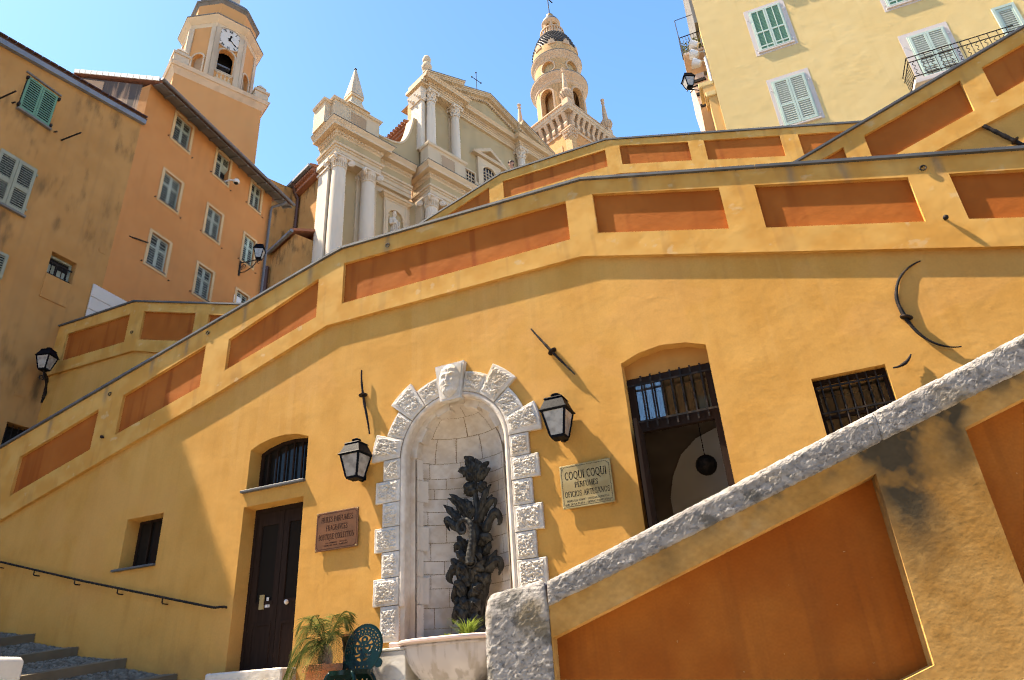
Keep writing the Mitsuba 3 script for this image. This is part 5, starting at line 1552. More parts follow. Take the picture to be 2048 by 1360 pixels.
part(k, "bracket", [rod((17.15, -.02, 16.42), (17.28, -.80, 16.44), .02), tube([(17.15, -.03, 15.98), (17.18, -.25, 15.98), (17.24, -.52, 16.16), (17.28, -.70, 16.42)], .018, 8), tube(sp, .014, 6), tube([(17.28, -.76 + .06 * math.cos(t), 16.33 + .06 * math.sin(t)) for t in np.linspace(-2.2, 2.6, 12)], .013, 6)], "mat_iron", FO, smooth=40)
part(k, "wall_plate", box(17.12, 17.19, -.03, .01, 15.86, 16.52), "mat_iron", FO)
# ------------------------------------------------------------------ the church
CH = thing("church", "baroque church front in khaki and cream with columns, pediment and niche statue", "church")


def entab(name, u0, u1, d, zb, prof, mat="mat_cream", left=True, right=True, back=0.6):
    """a moulded band: prof = list of (z, projection) going up; runs along u at depth d with returns at its ends"""
    ms = []
    for (z0, p0), (z1, p1) in zip(prof[:-1], prof[1:]):
        if z1 - z0 < 1e-6:
            continue
        l0, l1 = (p0, p1) if left else (0, 0)
        r0, r1 = (p0, p1) if right else (0, 0)
        ms.append(hexa([(u0 - l0, d - p0, zb + z0), (u1 + r0, d - p0, zb + z0), (u1 + r0, d + back, zb + z0), (u0 - l0, d + back, zb + z0)],
                       [(u0 - l1, d - p1, zb + z1), (u1 + r1, d - p1, zb + z1), (u1 + r1, d + back, zb + z1), (u0 - l1, d + back, zb + z1)]))
    return part(CH, name, ms, mat, FC, smooth=False)


def dentils(u0, u1, d, z, h=.16, w=.12, gap=.13, p=.12, left_to=None):
    ms = []
    n = int((u1 - u0) / (w + gap))
    for i in range(n):
        x = u0 + (i + .5) * (u1 - u0) / n
        ms.append(box(x - w / 2, x + w / 2, d - p, d + .02, z, z + h))
    if left_to is not None:
        n = int((left_to - d) / (w + gap))
        for i in range(n):
            y = d + (i + .5) * (w + gap)
            ms.append(box(u0 - p, u0 + .02, y - w / 2, y + w / 2, z, z + h))
    part(CH, "dentil_row", ms, "mat_cream", FC, kind="stuff")


ARCH = [(0, 0), (.30, 0), (.30, .05), (.62, .05), (.62, .11), (.78, .11), (.78, .19), (.92, .22)]
CORN = [(0, .02), (.10, .10), (.10, .13), (.34, .16), (.34, .52), (.52, .54), (.60, .60), (.72, .68), (.78, .70)]
ZA, ZF, ZD, ZC = 31.02, 31.94, 32.58, 32.62


def storey(u0, u1, d, left=True, right=True, back=.7, corn_left=None):
    entab("architrave", u0, u1, d, ZA, ARCH, "mat_cream", left, right, back)
    part(CH, "frieze", box(u0 - .0, u1 + .0, d - .03, d + back, ZF - .02, ZD + .04), "mat_khaki", FC)
    entab("cornice", u0, u1, d, ZC, CORN, "mat_cream", left, right, back)
    dentils(u0 - .05, u1 + .05, d - .05, ZC + .13, .17, .11, .12, .14, d + back if left else None)
    part(CH, "cornice_cap", box(u0 - (.73 if left else 0), u1 + (.73 if right else 0), d - .73, d + back, ZC + .782, ZC + .825), "mat_soffit", FC)


# block A (paired columns), recessed niche bay, centre
storey(15.92, 19.1, -.70, True, True, 2.0)
storey(19.11, 21.9, -.22, False, False, .9)
storey(22.72, 35.0, -1.25, True, True, 1.9)
# walls of the lower storey
part(CH, "wall", box(15.92, 19.1, -.02, 1.2, 14.0, ZA), "mat_khaki", FC)
part(CH, "wall", box(19.1, 22.72, .02, 1.2, 14.0, ZA), "mat_khaki", FC)
part(CH, "wall", box(22.72, 35.0, -.55, 1.2, 14.0, ZA), "mat_khaki", FC)
part(CH, "side_pilaster", [box(15.80, 15.918, -.15, .98, 14.0, ZA - .75), box(15.72, 15.918, -.2, 1.05, ZA - .75, ZA - .62), box(15.66, 15.918, -.26, 1.1, ZA - .3, ZA)], "mat_white_column", FC)
for a, b in ((15.92, 16.95), (17.82, 19.05)):
    part(CH, "pilaster", [box(a, b, -.12, .0, 14, ZA - .02)], "mat_cream", FC)
part(CH, "pilaster", [box(19.12, 19.35, -.02, .1, 14, ZA - .02), box(21.55, 21.95, -.02, .1, 14, ZA - .02), box(19.35, 21.55, -.02, .1, 30.55, ZA - .02)], "mat_cream", FC)
part(CH, "pilaster", [box(22.45, 22.73, -.62, .1, 14, ZA - .02), box(23.6, 23.9, -.62, -.5, 14, ZA - .02)], "mat_cream", FC)


def ionic(u, d, r, zt, zb=14.0):
    k = part(CH, "column", lathe([(r * .985, zb), (r, zb + 6), (r * .97, zt - 4), (r * .90, zt - .95), (r * .90, zt - .78)], 26, u, d), "mat_white_column", FC, smooth=40)
    part(k, "necking", [lathe([(r * .9, zt - .84), (r * 1.02, zt - .82), (r * 1.02, zt - .76), (r * .92, zt - .74)], 26, u, d), lathe([(r * .92, zt - .74), (r * .95, zt - .40), (r * 1.1, zt - .22), (r * 1.15, zt - .14)], 26, u, d)], "mat_white_column", FC, smooth=40)
    fl = []
    for i in range(20):
        a = 2 * math.pi * i / 20
        fl.append(tube([(u + r * .95 * math.cos(a), d + r * .95 * math.sin(a), zt - .72), (u + r * 1.02 * math.cos(a), d + r * 1.02 * math.sin(a), zt - .36)], .035, 5))
    part(k, "flutes", fl, "mat_cream", FC, kind="stuff")
    vol = []
    for sx in (-1, 1):
        for sy in (-1, 1):
            cx, cy = u + sx * r * 1.22, d + sy * r * 1.05
            c = 1 / math.sqrt(2)
            for rr, hw in ((.22, .055), (.12, .09)):
                q = lathe([(rr, -hw), (rr * 1.02, 0), (rr, hw)], 16, 0, 0, 0)
                v = q[0][:, [0, 2, 1]].copy()
                v2 = np.stack([v[:, 0] * c * sx * sy + v[:, 1] * c * sx * sy * 0 + v[:, 1] * (c), v[:, 1] * c * 0 + v[:, 0] * 0 + (v[:, 0] * c * 1.0 - v[:, 1] * c), v[:, 2]], 1)
                v2 = np.stack([v[:, 0] * c * sx * sy + v[:, 1] * c, -v[:, 0] * c * sy * sx * -1 * sx * sx * 0 + v[:, 0] * c * (sx * sy) * 0 + v[:, 0] * c - v[:, 1] * c * sx * sy, v[:, 2]], 1)
                vol.append((v2 + [cx, cy, zt - .32], q[1]))
    for q in (cat(*vol[i:i + 2]) for i in range(0, 8, 2)):
        part(k, "volute", q, "mat_white_column", FC, smooth=40)
    part(k, "abacus", [bbox(u - r * 1.25, u + r * 1.25, d - r * 1.2, d + r * 1.2, zt - .14, zt - .005, .02)], "mat_white_column", FC)


for u, d in ((16.34, -.48), (18.42, -.48), (22.98, -1.02), (25.2, -1.02)):
    ionic(u, d, .46, ZA)
part(CH, "column_base_course", box(15.5, 35, -1.6, .0, 14, 20.5), "mat_cream", FC)

# niche with statue
nf = sbox(19.88, 26.2, 21.68, 30.3)
na = Polygon([(20.20, 26.6), (21.38, 26.6)] + arc(20.79, 28.95, .59, 0, 180, 20))
part(CH, "niche_frame", prism(nf.difference(na), -.14, .03), "mat_cream", FC)
part(CH, "niche_frame_edge", prism(sbox(19.98, 26.3, 21.58, 30.2).difference(sbox(20.06, 26.35, 21.50, 30.1)), -.17, -.13), "mat_cream", FC)
entab("niche_cornice", 19.88, 21.68, -.14, 30.18, [(0, .0), (.08, .05), (.08, .1), (.2, .2), (.2, .26), (.3, .3)], "mat_cream", True, True, .15)
t_ = np.linspace(0, math.pi, 22)
P = np.array([[(20.79 + .585 * math.cos(a), -.1 - .115 + .55 * math.sin(a) + .12, z) for z in (26.5, 28.95)] for a in t_])
Pd = np.array([[(20.79 + .585 * math.cos(a) * math.cos(b), .0 + .55 * math.sin(a) * math.cos(b), 28.95 + .585 * math.sin(b)) for b in np.linspace(0, 1.55, 9)] for a in t_])
part(CH, "niche_hollow", [(grid(P)[0], grid(P)[1][:, ::-1]), (grid(Pd)[0], grid(Pd)[1][:, ::-1])], "mat_khaki", FC, smooth=True)
part(CH, "niche_impost", [box(20.16, 20.3, -.16, .1, 28.9, 29.0), box(21.28, 21.42, -.16, .1, 28.9, 29.0)], "mat_cream", FC)

St = thing("statue", "white robed stone statue standing in the church front's niche", "statue")
import manifold3d as m3


def blob(joints, bones, edge=.04, it=6):
    ms = []
    for a, b in bones:
        hull = []
        for j in (a, b):
            x, y, z, r = joints[j]
            s = m3.Manifold.sphere(r, 16).translate((x, y, z))
            hull.append(s)
        ms.append(m3.Manifold.batch_hull(hull))
    m = m3.Manifold.batch_boolean(ms, m3.OpType.Add).refine_to_length(edge).to_mesh()
    t = trimesh.Trimesh(m.vert_properties[:, :3], m.tri_verts, process=True)
    trimesh.smoothing.filter_taubin(t, iterations=it)
    return np.array(t.vertices), np.array(t.faces)


J = {"a": (20.70, .08, 26.9, .34), "b": (20.72, .06, 27.6, .32), "c": (20.76, .05, 28.2, .24), "d": (20.72, .05, 28.75, .25), "sl": (20.50, .05, 28.85, .12), "sr": (20.98, .05, 28.85, .12), "n": (20.74, .03, 29.05, .09), "h": (20.76, -.02, 29.32, .15), "h2": (20.75, .0, 29.42, .15),
     "el": (20.42, -.06, 28.4, .10), "hl": (20.60, -.28, 28.45, .08), "er": (21.08, -.02, 28.4, .10), "hr": (20.92, -.26, 28.25, .08), "k": (20.86, -.14, 27.5, .14)}
sb = blob(J, [("a", "b"), ("b", "c"), ("c", "d"), ("d", "sl"), ("d", "sr"), ("d", "n"), ("n", "h"), ("h", "h2"), ("sl", "el"), ("el", "hl"), ("sr", "er"), ("er", "hr"), ("b", "k")])
v = sb[0].copy()
fold = .028 * np.sin(v[:, 0] * 34 + 6 * np.sin(v[:, 2] * 2.2) + v[:, 2] * 5) * np.clip((28.75 - v[:, 2]) / .4, 0, 1)
v[:, 1] -= fold
v[:, 0] += fold * .5
part(St, "figure", (v, sb[1]), "mat_white_column", FC, smooth=True)
part(St, "hair", blob({"a": (20.76, .03, 29.42, .165), "b": (20.74, .10, 29.18, .12)}, [("a", "b")], .03), "mat_white_column", FC, smooth=True)
ms = []
for x0, dz in ((20.52, 0), (20.66, .05), (20.80, .02), (20.94, -.03)):
    ms.append(tube(spline([(x0 + .12, -.16, 28.75), (x0 + .02, -.27, 28.1), (x0, -.33, 27.4 + dz), (x0 + .04, -.30, 26.7)], 14), np.linspace(.03, .06, 14), 6))
part(St, "drapery", ms, "mat_white_column", FC, smooth=True)

# attic block above the paired columns, with obelisk
ZT = ZC + .825
part(CH, "attic", [box(15.55, 18.85, -.85, .6, ZT - .05, 35.15)], "mat_cream", FC)
part(CH, "attic", [box(15.10, 15.548, -.45, .9, ZT - .05, 35.0)], "mat_cream", FC)
entab("attic_cornice", 15.55, 18.85, -.85, 35.15, [(0, .0), (.10, .05), (.10, .10), (.2, .16), (.26, .18)], "mat_cream", True, True, 1.3)
entab("attic_cornice", 15.10, 15.54, -.45, 35.0, [(0, .0), (.10, .05), (.10, .10), (.2, .16), (.26, .18)], "mat_cream", True, False, 1.3)
part(CH, "attic_panel", prism(sbox(16.7, ZT + .2, 17.85, 34.95), -.862, -.84), "mat_brown_panel", FC)
part(CH, "attic_frame", prism(sbox(16.62, ZT + .1, 17.93, 35.05).difference(sbox(16.70, ZT + .2, 17.85, 34.95)), -.88, -.84), "mat_cream", FC)
ob = thing("obelisk", "small pointed stone obelisk on the church's left attic block", "obelisk")
part(ob, "pedestal", [lathe([(1.15, 0), (1.05, .1), (.75, .4), (.58, .8), (.52, 1.15)], 4, 17.15, -.35, 35.41, a0=math.pi / 4, a1=math.pi / 4 + 2 * math.pi), lathe([(.66, 1.15), (.66, 1.32)], 4, 17.15, -.35, 35.41, a0=math.pi / 4, a1=math.pi / 4 + 2 * math.pi)], "mat_cream", FC)
part(ob, "shaft", lathe([(.68, 1.36), (.08, 4.0)], 4, 17.15, -.35, 35.41, a0=math.pi / 4, a1=math.pi / 4 + 2 * math.pi), "mat_tower_stone", FC)
part(ob, "finial", ball(17.15, -.35, 35.41 + 4.05, .10), "mat_iron", FC, smooth=True)

# concave volute wall up to the upper storey
cv = [(18.7, 35.1), (19.0, 34.9)] + [(19.3 + 2.75 * t, 34.88 + .28 * t + 3.1 * t ** 5) for t in np.linspace(0, 1, 24)]
part(CH, "volute_wall", prism(Polygon([(18.7, ZT - .1), (22.5, ZT - .1), (22.5, 38.4)] + cv[::-1]), -.30, .45), "mat_khaki", FC)
rim_ = LineString(cv).buffer(.07, cap_style="flat")
part(CH, "volute_edge", prism(rim_, -.36, .50), "mat_cream", FC)
# nave behind with tiled roof
part(CH, "nave_wall", box(22.75, 34, .8, 22, 14, 38.75), "mat_pink_wall", FC)
part(CH, "nave_roof", hexa([(22.2, .8, 38.85), (34.5, .8, 38.85), (34.5, 22, 38.85), (22.2, 22, 38.85)], [(22.2, .8, 39.0), (34.5, .8, 39.9), (34.5, 22, 39.9), (22.2, 22, 39.0)]), "mat_roof_tile", FC)
for i in range(26):
    part(CH, "nave_tile", tube([(22.05, .9 + i * .33, 38.93), (22.6, .9 + i * .33, 39.12)], .12, 6), "mat_roof_tile", FC, smooth=40)
part(CH, "eave_course", [box(22.45, 22.74, .8, 10, 38.4, 38.62), box(22.32, 22.74, .8, 10, 38.622, 38.84)], "mat_roof_tile", FC)

# upper storey: pedestals, wall, columns
part(CH, "upper_wall", box(22.6, 35.1, -.6, 1.2, ZT - .1, 41.0), "mat_khaki", FC)
part(CH, "pedestal", [box(22.45, 25.75, -1.45, -.58, ZT + .0, 35.15)], "mat_cream", FC)
entab("pedestal_cap", 22.45, 25.75, -1.45, 35.15, [(0, 0), (.08, .06), (.08, .10), (.22, .14), (.3, .14)], "mat_cream", True, True, .9)
part(CH, "pedestal_panel", prism(sbox(23.55, ZT + .35, 24.75, 34.95), -1.462, -1.44), "mat_brown_panel", FC)
part(CH, "pedestal_frame", prism(sbox(23.47, ZT + .27, 24.83, 35.03).difference(sbox(23.55, ZT + .35, 24.75, 34.95)), -1.48, -1.44), "mat_cream", FC)
part(CH, "upper_plinth", [box(25.75, 31.9, -.75, -.58, ZT, 35.15)], "mat_cream", FC)


def corinth(u, d, r, zb, zt):
    h = 1.0
    k = part(CH, "column", [lathe([(r * 1.3, zb), (r * 1.3, zb + .12), (r * 1.15, zb + .18), (r * 1.2, zb + .26), (r, zb + .32), (r, zb + 2), (r * .88, zt - h)], 24, u, d)], "mat_white_column", FC, smooth=40)
    part(k, "capital_bell", lathe([(r * .9, zt - h), (r * 1.02, zt - h + .03), (r * .92, zt - h + .08), (r * .98, zt - .4), (r * 1.25, zt - .16)], 20, u, d), "mat_white_column", FC, smooth=40)
    ms = []
    for row, (z0, n, off, rr, L) in enumerate(((zt - h + .05, 8, 0, r * .97, .38), (zt - h + .32, 8, .5, r * 1.0, .40))):
        for i in range(n):
            a = 2 * math.pi * (i + off) / n
            ca, sa = math.cos(a), math.sin(a)
            rows_ = []
            for t in np.linspace(0, 1, 7):
                rad = rr + .03 + .16 * t ** 3
                z = z0 + L * (t - .28 * max(0, t - .75) * 4 * .6)
                wv = .115 * (1 - .7 * t ** 3)
                rows_.append([(u + ca * rad - sa * wv * s_ - ca * .04 * s_ * s_, d + sa * rad + ca * wv * s_ - sa * .04 * s_ * s_, z) for s_ in (-1, 0, 1)])
            ms.append(grid(np.array(rows_)))
    part(k, "acanthus", ms, "mat_white_column", FC, smooth=True, kind="stuff")
    vol = []
    for sx in (-1, 1):
        for sy in (-1, 1):
            vol.append(ball(u + sx * r * 1.12, d + sy * r * 1.12, zt - .24, .11, 8))
    for q in vol:
        part(k, "volute", q, "mat_white_column", FC, smooth=True)
    part(k, "abacus", [bbox(u - r * 1.4, u + r * 1.4, d - r * 1.4, d + r * 1.4, zt - .15, zt - .01, .03)], "mat_white_column", FC)


for u in (23.05, 25.32):
    corinth(u, -1.0, .34, 35.45, 40.75)
for u in (22.72, 25.32):
    part(CH, "upper_pilaster", [box(u - .33, u + .33, -.72, -.58, 35.2, 39.9)], "mat_cream", FC)
part(CH, "side_capital", [box(22.3, 22.6, -.85, .35, 35.45, 39.8), hexa([(22.2, -.95, 39.8), (22.6, -.95, 39.8), (22.6, .4, 39.8), (22.2, .4, 39.8)], [(22.02, -1.1, 40.72), (22.6, -1.1, 40.72), (22.6, .5, 40.72), (22.02, .5, 40.72)])] + [ball(22.12, -.85 + .25 * i, 40.0 + .28 * (i % 3), .12, 8) for i in range(6)], "mat_white_column", FC, smooth=30)
corinth(32.3, -1.0, .34, 35.45, 40.75)
# upper entablature
A2 = [(0, 0), (.16, 0), (.16, .05), (.30, .05), (.30, .12), (.36, .14)]
C2 = [(0, .02), (.08, .09), (.08, .12), (.26, .14), (.26, .46), (.36, .48), (.46, .58), (.52, .62)]
for (u0, u1, d, lf, rt) in ((22.72, 25.72, -1.28, True, True), (25.73, 31.94, -.78, False, False), (31.95, 35.0, -1.28, True, True)):
    entab("upper_architrave", u0, u1, d, 40.76, A2, "mat_cream", lf, rt, 1.6)
    entab("upper_cornice", u0, u1, d, 41.14, C2, "mat_cream", lf, rt, 1.6)
    dentils(u0, u1, d - .05, 41.23, .15, .09, .09, .12, d + 1.0 if lf else None)
part(CH, "side_architrave", [box(22.2, 22.72, -1.0, .5, 40.74, 41.1), box(21.95, 22.72, -1.25, .6, 41.1, 41.35)], "mat_cream", FC)
# pediment: raking cornices and tympanum
PC, SL, Z0 = 28.85, .398, 41.66


def rake(name, ua, ub, d, back):
    """raking moulding between ua and ub (rising towards the centre line)"""
    zf = lambda u: Z0 + .05 + SL * ((PC - abs(u - PC)) - 22.05)
    for lo, hi, p in ((-.42, -.26, .14), (-.26, -.16, .46), (-.16, -.04, .52), (-.04, .05, .62)):
        for a, b in ([(ua, ub)] if (ua - PC) * (ub - PC) >= 0 else [(ua, PC), (PC, ub)]):
            part(CH, name, prism(Polygon([(a, zf(a) + lo), (b, zf(b) + lo), (b, zf(b) + hi), (a, zf(a) + hi)]), d - p, d + back), "mat_cream", FC)
    ms = []
    n = int((ub - ua) / .2)
    for i in range(n):
        u = ua + (i + .5) * (ub - ua) / n
        ms.append(box(u - .05, u + .05, d - .16, d + .02, zf(u) - .58, zf(u) - .43))
    part(CH, "dentil_row", ms, "mat_cream", FC, kind="stuff")
    part(CH, "rake_cap", [prism(Polygon([(a, zf(a) + .052), (b, zf(b) + .052), (b, zf(b) + .09), (a, zf(a) + .09)]), d - .65, d + back) for a, b in ([(ua, ub)] if (ua - PC) * (ub - PC) >= 0 else [(ua, PC), (PC, ub)])], "mat_soffit", FC)
    tyl = [(ua, 41.6)] + [(u, zf(u) - .38) for u in ([ua, ub] if (ua - PC) * (ub - PC) >= 0 else [ua, PC, ub])] + [(ub, 41.6)]
    part(CH, "tympanum", prism(Polygon(tyl).buffer(0), d + .02, d + back), "mat_khaki", FC)


rake("raking_cornice", 22.05, 25.74, -1.28, 1.7)
rake("raking_cornice", 25.76, 31.93, -.78, 1.2)
rake("raking_cornice", 31.95, 35.65, -1.28, 1.7)
part(CH, "pediment_core", prism(Polygon([(22.9, 41.6), (34.8, 41.6), (PC, 43.9)]), -.4, 2.5), "mat_khaki", FC)

uk = thing("stone_urn", "rounded stone finial on the church's left pediment corner", "finial")
part(uk, "body", lathe([(.30, 0), (.30, .15), (.2, .2), (.36, .5), (.38, .75), (.28, 1.0), (.22, 1.08), (.30, 1.25), (.31, 1.5), (.22, 1.72), (.06, 1.86)], 20, 22.35, -1.45, 41.9), "mat_cream", FC, smooth=40)
xk = thing("iron_cross", "iron cross with small pennant on top of the church pediment", "cross")
part(xk, "base", [frustum(28.5, -.2, 44.0, 44.55, .62, .4, .55, .35), frustum(28.5, -.2, 44.56, 44.98, .55, .35, .08, .08)], "mat_cream", FC)
part(xk, "upright", rod((28.5, -.2, 44.9), (28.5, -.2, 47.6), .028), "mat_iron", FC)
part(xk, "arms", [rod((28.0, -.2, 46.75), (29.0, -.2, 46.75), .03), ball(28.0, -.2, 46.75, .07), ball(29.0, -.2, 46.75, .07), ball(28.5, -.2, 47.6, .07)], "mat_iron", FC)
part(xk, "pennant", prism([(28.5, 45.55), (29.0, 45.3), (28.9, 45.2), (29.05, 45.05), (28.5, 45.25)], -.21, -.19), "mat_iron", FC)
# pedimented window and small barred window
wk = part(CH, "window", [prism(sbox(27.65, 35.0, 30.05, 37.7).difference(Polygon([(28.1, 34.9), (29.6, 34.9)] + arc(28.85, 36.4, .75, 0, 180, 20))), -.80, -.58)], "mat_cream", FC)
part(wk, "pediment", [prism([(27.1, 37.75), (30.6, 37.75), (30.6, 37.9), (27.1, 37.9)], -1.0, -.58), prism(Polygon([(27.1, 37.9), (30.6, 37.9), (28.85, 39.0)]).difference(Polygon([(27.75, 38.02), (29.95, 38.02), (28.85, 38.68)])), -1.02, -.58)], "mat_cream", FC)
part(wk, "pane", prism(Polygon([(28.1, 34.9), (29.6, 34.9)] + arc(28.85, 36.4, .75, 0, 180, 20)), -.65, -.60), "mat_dark_glass", FC)
for i in range(5):
    part(wk, "bar", box(28.2 + i * .3, 28.26 + i * .3, -.70, -.66, 34.9, 37.0), "mat_cream", FC)
for i in range(6):
    part(wk, "bar", box(28.1, 29.6, -.70, -.66, 35.1 + i * .3, 35.15 + i * .3), "mat_cream", FC)
wk = part(CH, "window", [prism(sbox(26.05, 34.3, 27.3, 35.75).difference(sbox(26.15, 34.4, 27.2, 35.62)), -.90, -.70)], "mat_cream", FC)
part(wk, "pane", box(26.15, 27.2, -.76, -.70, 34.4, 35.62), "mat_dark_glass", FC)
for i in range(3):
    part(wk, "bar", box(26.35 + i * .26, 26.41 + i * .26, -.82, -.77, 34.4, 35.62), "mat_cream", FC)
for i in range(3):
    part(wk, "bar", box(26.15, 27.2, -.815, -.775, 34.65 + i * .3, 34.71 + i * .3), "mat_cream", FC)

# side: nave flank, low annexe, gutters
part(CH, "flank_wall", [box(16.0, 22, 1.2, 3.75, 14, 31.1), box(9.0, 15.99, 3.75, 6.0, 10, 31.0)], "mat_old_ochre", FC)
part(CH, "flank_roof", [hexa([(15.3, 1.22, 31.2), (22, 1.22, 31.2), (22, 9, 31.2), (15.3, 9, 31.2)], [(15.3, 1.22, 31.35), (22, 1.22, 33.2), (22, 9, 33.2), (15.3, 9, 31.35)])], "mat_roof_tile", FC)
part(CH, "flank_gutter", [box(15.2, 15.42, 1.25, 5.4, 31.12, 31.3)], "mat_zinc", FC)
part(CH, "eave_course", [box(15.62, 15.99, 1.2, 3.75, 30.6, 30.85), box(15.48, 15.99, 1.2, 3.75, 30.851, 31.12)], "mat_roof_tile", FC)
for i in range(12):
    part(CH, "eave_tile", tube([(15.40, 1.3 + i * .2, 30.92), (15.7, 1.3 + i * .2, 31.0)], .075, 6), "mat_roof_tile", FC)
part(CH, "downpipe", [tube([(15.3, 3.3, 31.1), (15.6, 3.6, 30.7), (15.86, 3.62, 30.3), (15.86, 3.62, 26.3)], .11, 8)], "mat_pipe_brown", FC, smooth=40)
part(CH, "annexe", [prism_x([(1.0, 10), (7.0, 10), (7.0, 25.6), (1.0, 25.6)], 14.65, 15.98)], "mat_old_ochre", FC)
part(CH, "annexe_roof", [hexa([(14.35, .85, 25.62), (15.98, .85, 26.25), (15.98, 7.0, 26.25), (14.35, 7.0, 25.62)], [(14.35, .85, 25.78), (15.98, .85, 26.42), (15.98, 7.0, 26.42), (14.35, 7.0, 25.78)])], "mat_roof_tile", FC)
part(CH, "annexe_gutter", [box(14.28, 14.45, .8, 7.0, 25.5, 25.66)], "mat_zinc", FC)
part(CH, "annexe_pipes", [rod((14.5, 4.2, 25.4), (14.5, 4.2, 12), .24), rod((14.4, 3.7, 24.6), (14.4, 3.7, 12), .16), rod((14.45, 4.9, 25.4), (14.45, 4.9, 12), .3)], "mat_pipe_brown", FC, smooth=40)
# ------------------------------------------------------------------ clock tower behind the orange house
_d = np.array([math.sin(math.radians(49)), math.cos(math.radians(49)), 0])
FK = Fr(49.0, through=(-21.266, 38.520, 0))
ku = float((np.array([-21.266, 38.520, 0]) - FK.o) @ FK.e) - 0.78
CT = thing("clock_tower", "orange church clock tower with octagonal belfry, clock face and bell", "tower")
HS = 3.12
kb = ku + 0.18
part(CT, "shaft", frustum(ku, 0, 10.0, 41.2, HS * 1.06, HS * 1.06, HS * .985, HS * .985), "mat_tower_orange", FK)


def octo(a, z0, z1, a1=None, inner=None):
    a1 = a if a1 is None else a1
    c = 1 / math.cos(math.pi / 8)
    return lathe([(a * c, z0), (a1 * c, z1)], 8, kb, 0, 0, a0=math.pi / 8, a1=math.pi / 8 + 2 * math.pi)


part(CT, "shaft_cornice", [frustum(ku, 0, 41.2, 41.65, HS * .985, HS * .985, HS * 1.08, HS * 1.08), frustum(ku, 0, 41.65, 41.95, HS * 1.10, HS * 1.10, HS * 1.13, HS * 1.13)], "mat_tower_stone", FK)
for sx in (-1, 1):
    for sy in (-1, 1):
        x, y = ku + sx * 2.85, sy * 2.85
        m = [box(x - .5, x + .5, y - .5, y + .5, 41.95, 42.75), box(x - .58, x + .58, y - .58, y + .58, 42.75, 42.95), frustum(x, y, 42.95, 43.35, .42, .42, .30, .30), frustum(x, y, 43.35, 43.9, .36, .36, .03, .03)]
        part(CT, "corner_pedestal", m, "mat_tower_stone", FK)
AP = 2.5
fw = AP * math.tan(math.pi / 8)
Z1, Z2 = 41.95, 48.15
opening = Polygon([(-.58, 43.85), (.58, 43.85)] + arc(0, 45.6, .58, 0, 180, 16))
blind = Polygon([(-.42, 42.2), (.42, 42.2)] + arc(0, 44.85, .42, 0, 180, 14))
for i in range(8):
    ang = 45 * i
    hole = opening if i % 2 == 0 else blind
    wall = prism(sbox(-fw, Z1, fw, Z2).difference(hole), -AP, -AP + .45)
    det = [prism(sbox(-fw - .02, Z1 + .3, -fw + .34, Z2 - .1), -AP - .10, -AP + .02), prism(sbox(fw - .34, Z1 + .3, fw + .02, Z2 - .1), -AP - .10, -AP + .02), prism(sbox(-fw - .05, Z1, -fw + .42, Z1 + .5), -AP - .16, -AP + .02), prism(sbox(fw - .42, Z1, fw + .05, Z1 + .5), -AP - .16, -AP + .02)]
    ring = hole.buffer(.13, join_style="mitre").difference(hole)
    det.append(prism(ring, -AP - .06, -AP + .02))
    det.append(prism(unary_union([sbox(-.86, 45.5, -.6, 45.62), sbox(.6, 45.5, .86, 45.62)]) if i % 2 == 0 else unary_union([sbox(-.6, 44.8, -.42, 44.9), sbox(.42, 44.8, .6, 44.9)]), -AP - .09, -AP + .02))
    R_ = lambda m: shift(turn(m, ang), kb)
    part(CT, "belfry_wall", R_(wall), "mat_tower_orange", FK)
    part(CT, "belfry_trim", [R_(m) for m in det], "mat_tower_stone", FK)
    if i % 2 == 1:
        part(CT, "blind_arch", R_(prism(blind, -AP + .3, -AP + .36)), "mat_brown_panel", FK)
    else:
        bal = [lathe([(.05, 0), (.1, .12), (.11, .2), (.05, .36), (.07, .45), (.09, .5)], 8, -.42 + .28 * k, -AP + .05, 43.08) for k in range(4)]
        part(CT, "balustrade", [R_(m) for m in bal + [box(-.6, .6, -AP - .04, -AP + .15, 43.6, 43.75), box(-.6, .6, -AP - .04, -AP + .15, 42.95, 43.08)]], "mat_cream", FK)
part(CT, "belfry_floor", octo(AP - .3, 41.9, 43.0), "mat_dark_hole", FK)
part(CT, "belfry_core", octo(1.2, 42, 47.4), "mat_dark_hole", FK)
part(CT, "bell", [lathe([(.56, 0), (.50, .12), (.36, .4), (.30, .75), (.2, .9), (.02, .95)], 20, kb + .02, -AP + .85, 44.1)], "mat_iron", FK, smooth=40)
part(CT, "bell_yoke", [box(kb - .55, kb + .55, -AP + .7, -AP + 1.0, 45.1, 45.25)], "mat_zinc", FK)
part(CT, "belfry_cornice", [octo(AP, Z2, Z2 + .35, AP + .08), octo(AP + .10, Z2 + .35, Z2 + .60, AP + .30), octo(AP + .30, Z2 + .60, Z2 + .82, AP + .44)], "mat_cream", FK)
part(CT, "cornice_cap", octo(AP + .47, Z2 + .822, Z2 + .92), "mat_soffit", FK)
part(CT, "attic", octo(2.25, Z2 + .85, 51.1), "mat_tower_orange", FK)
part(CT, "attic_cornice", [octo(2.25, 51.1, 51.3, 2.42), octo(2.46, 51.3, 51.42, 2.5)], "mat_soffit", FK)
part(CT, "dome", [octo(2.4, 51.42, 51.9, 2.2), octo(2.2, 51.9, 52.5, 1.75), octo(1.75, 52.5, 53.1, 1.1)], "mat_dome_tile", FK)
part(CT, "dome_step", [octo(2.25, 51.8, 51.9), octo(1.95, 52.2, 52.3), octo(1.65, 52.6, 52.68)], "mat_zinc", FK)
part(CT, "top_lantern", [octo(.75, 53.0, 55.5)], "mat_cream", FK)
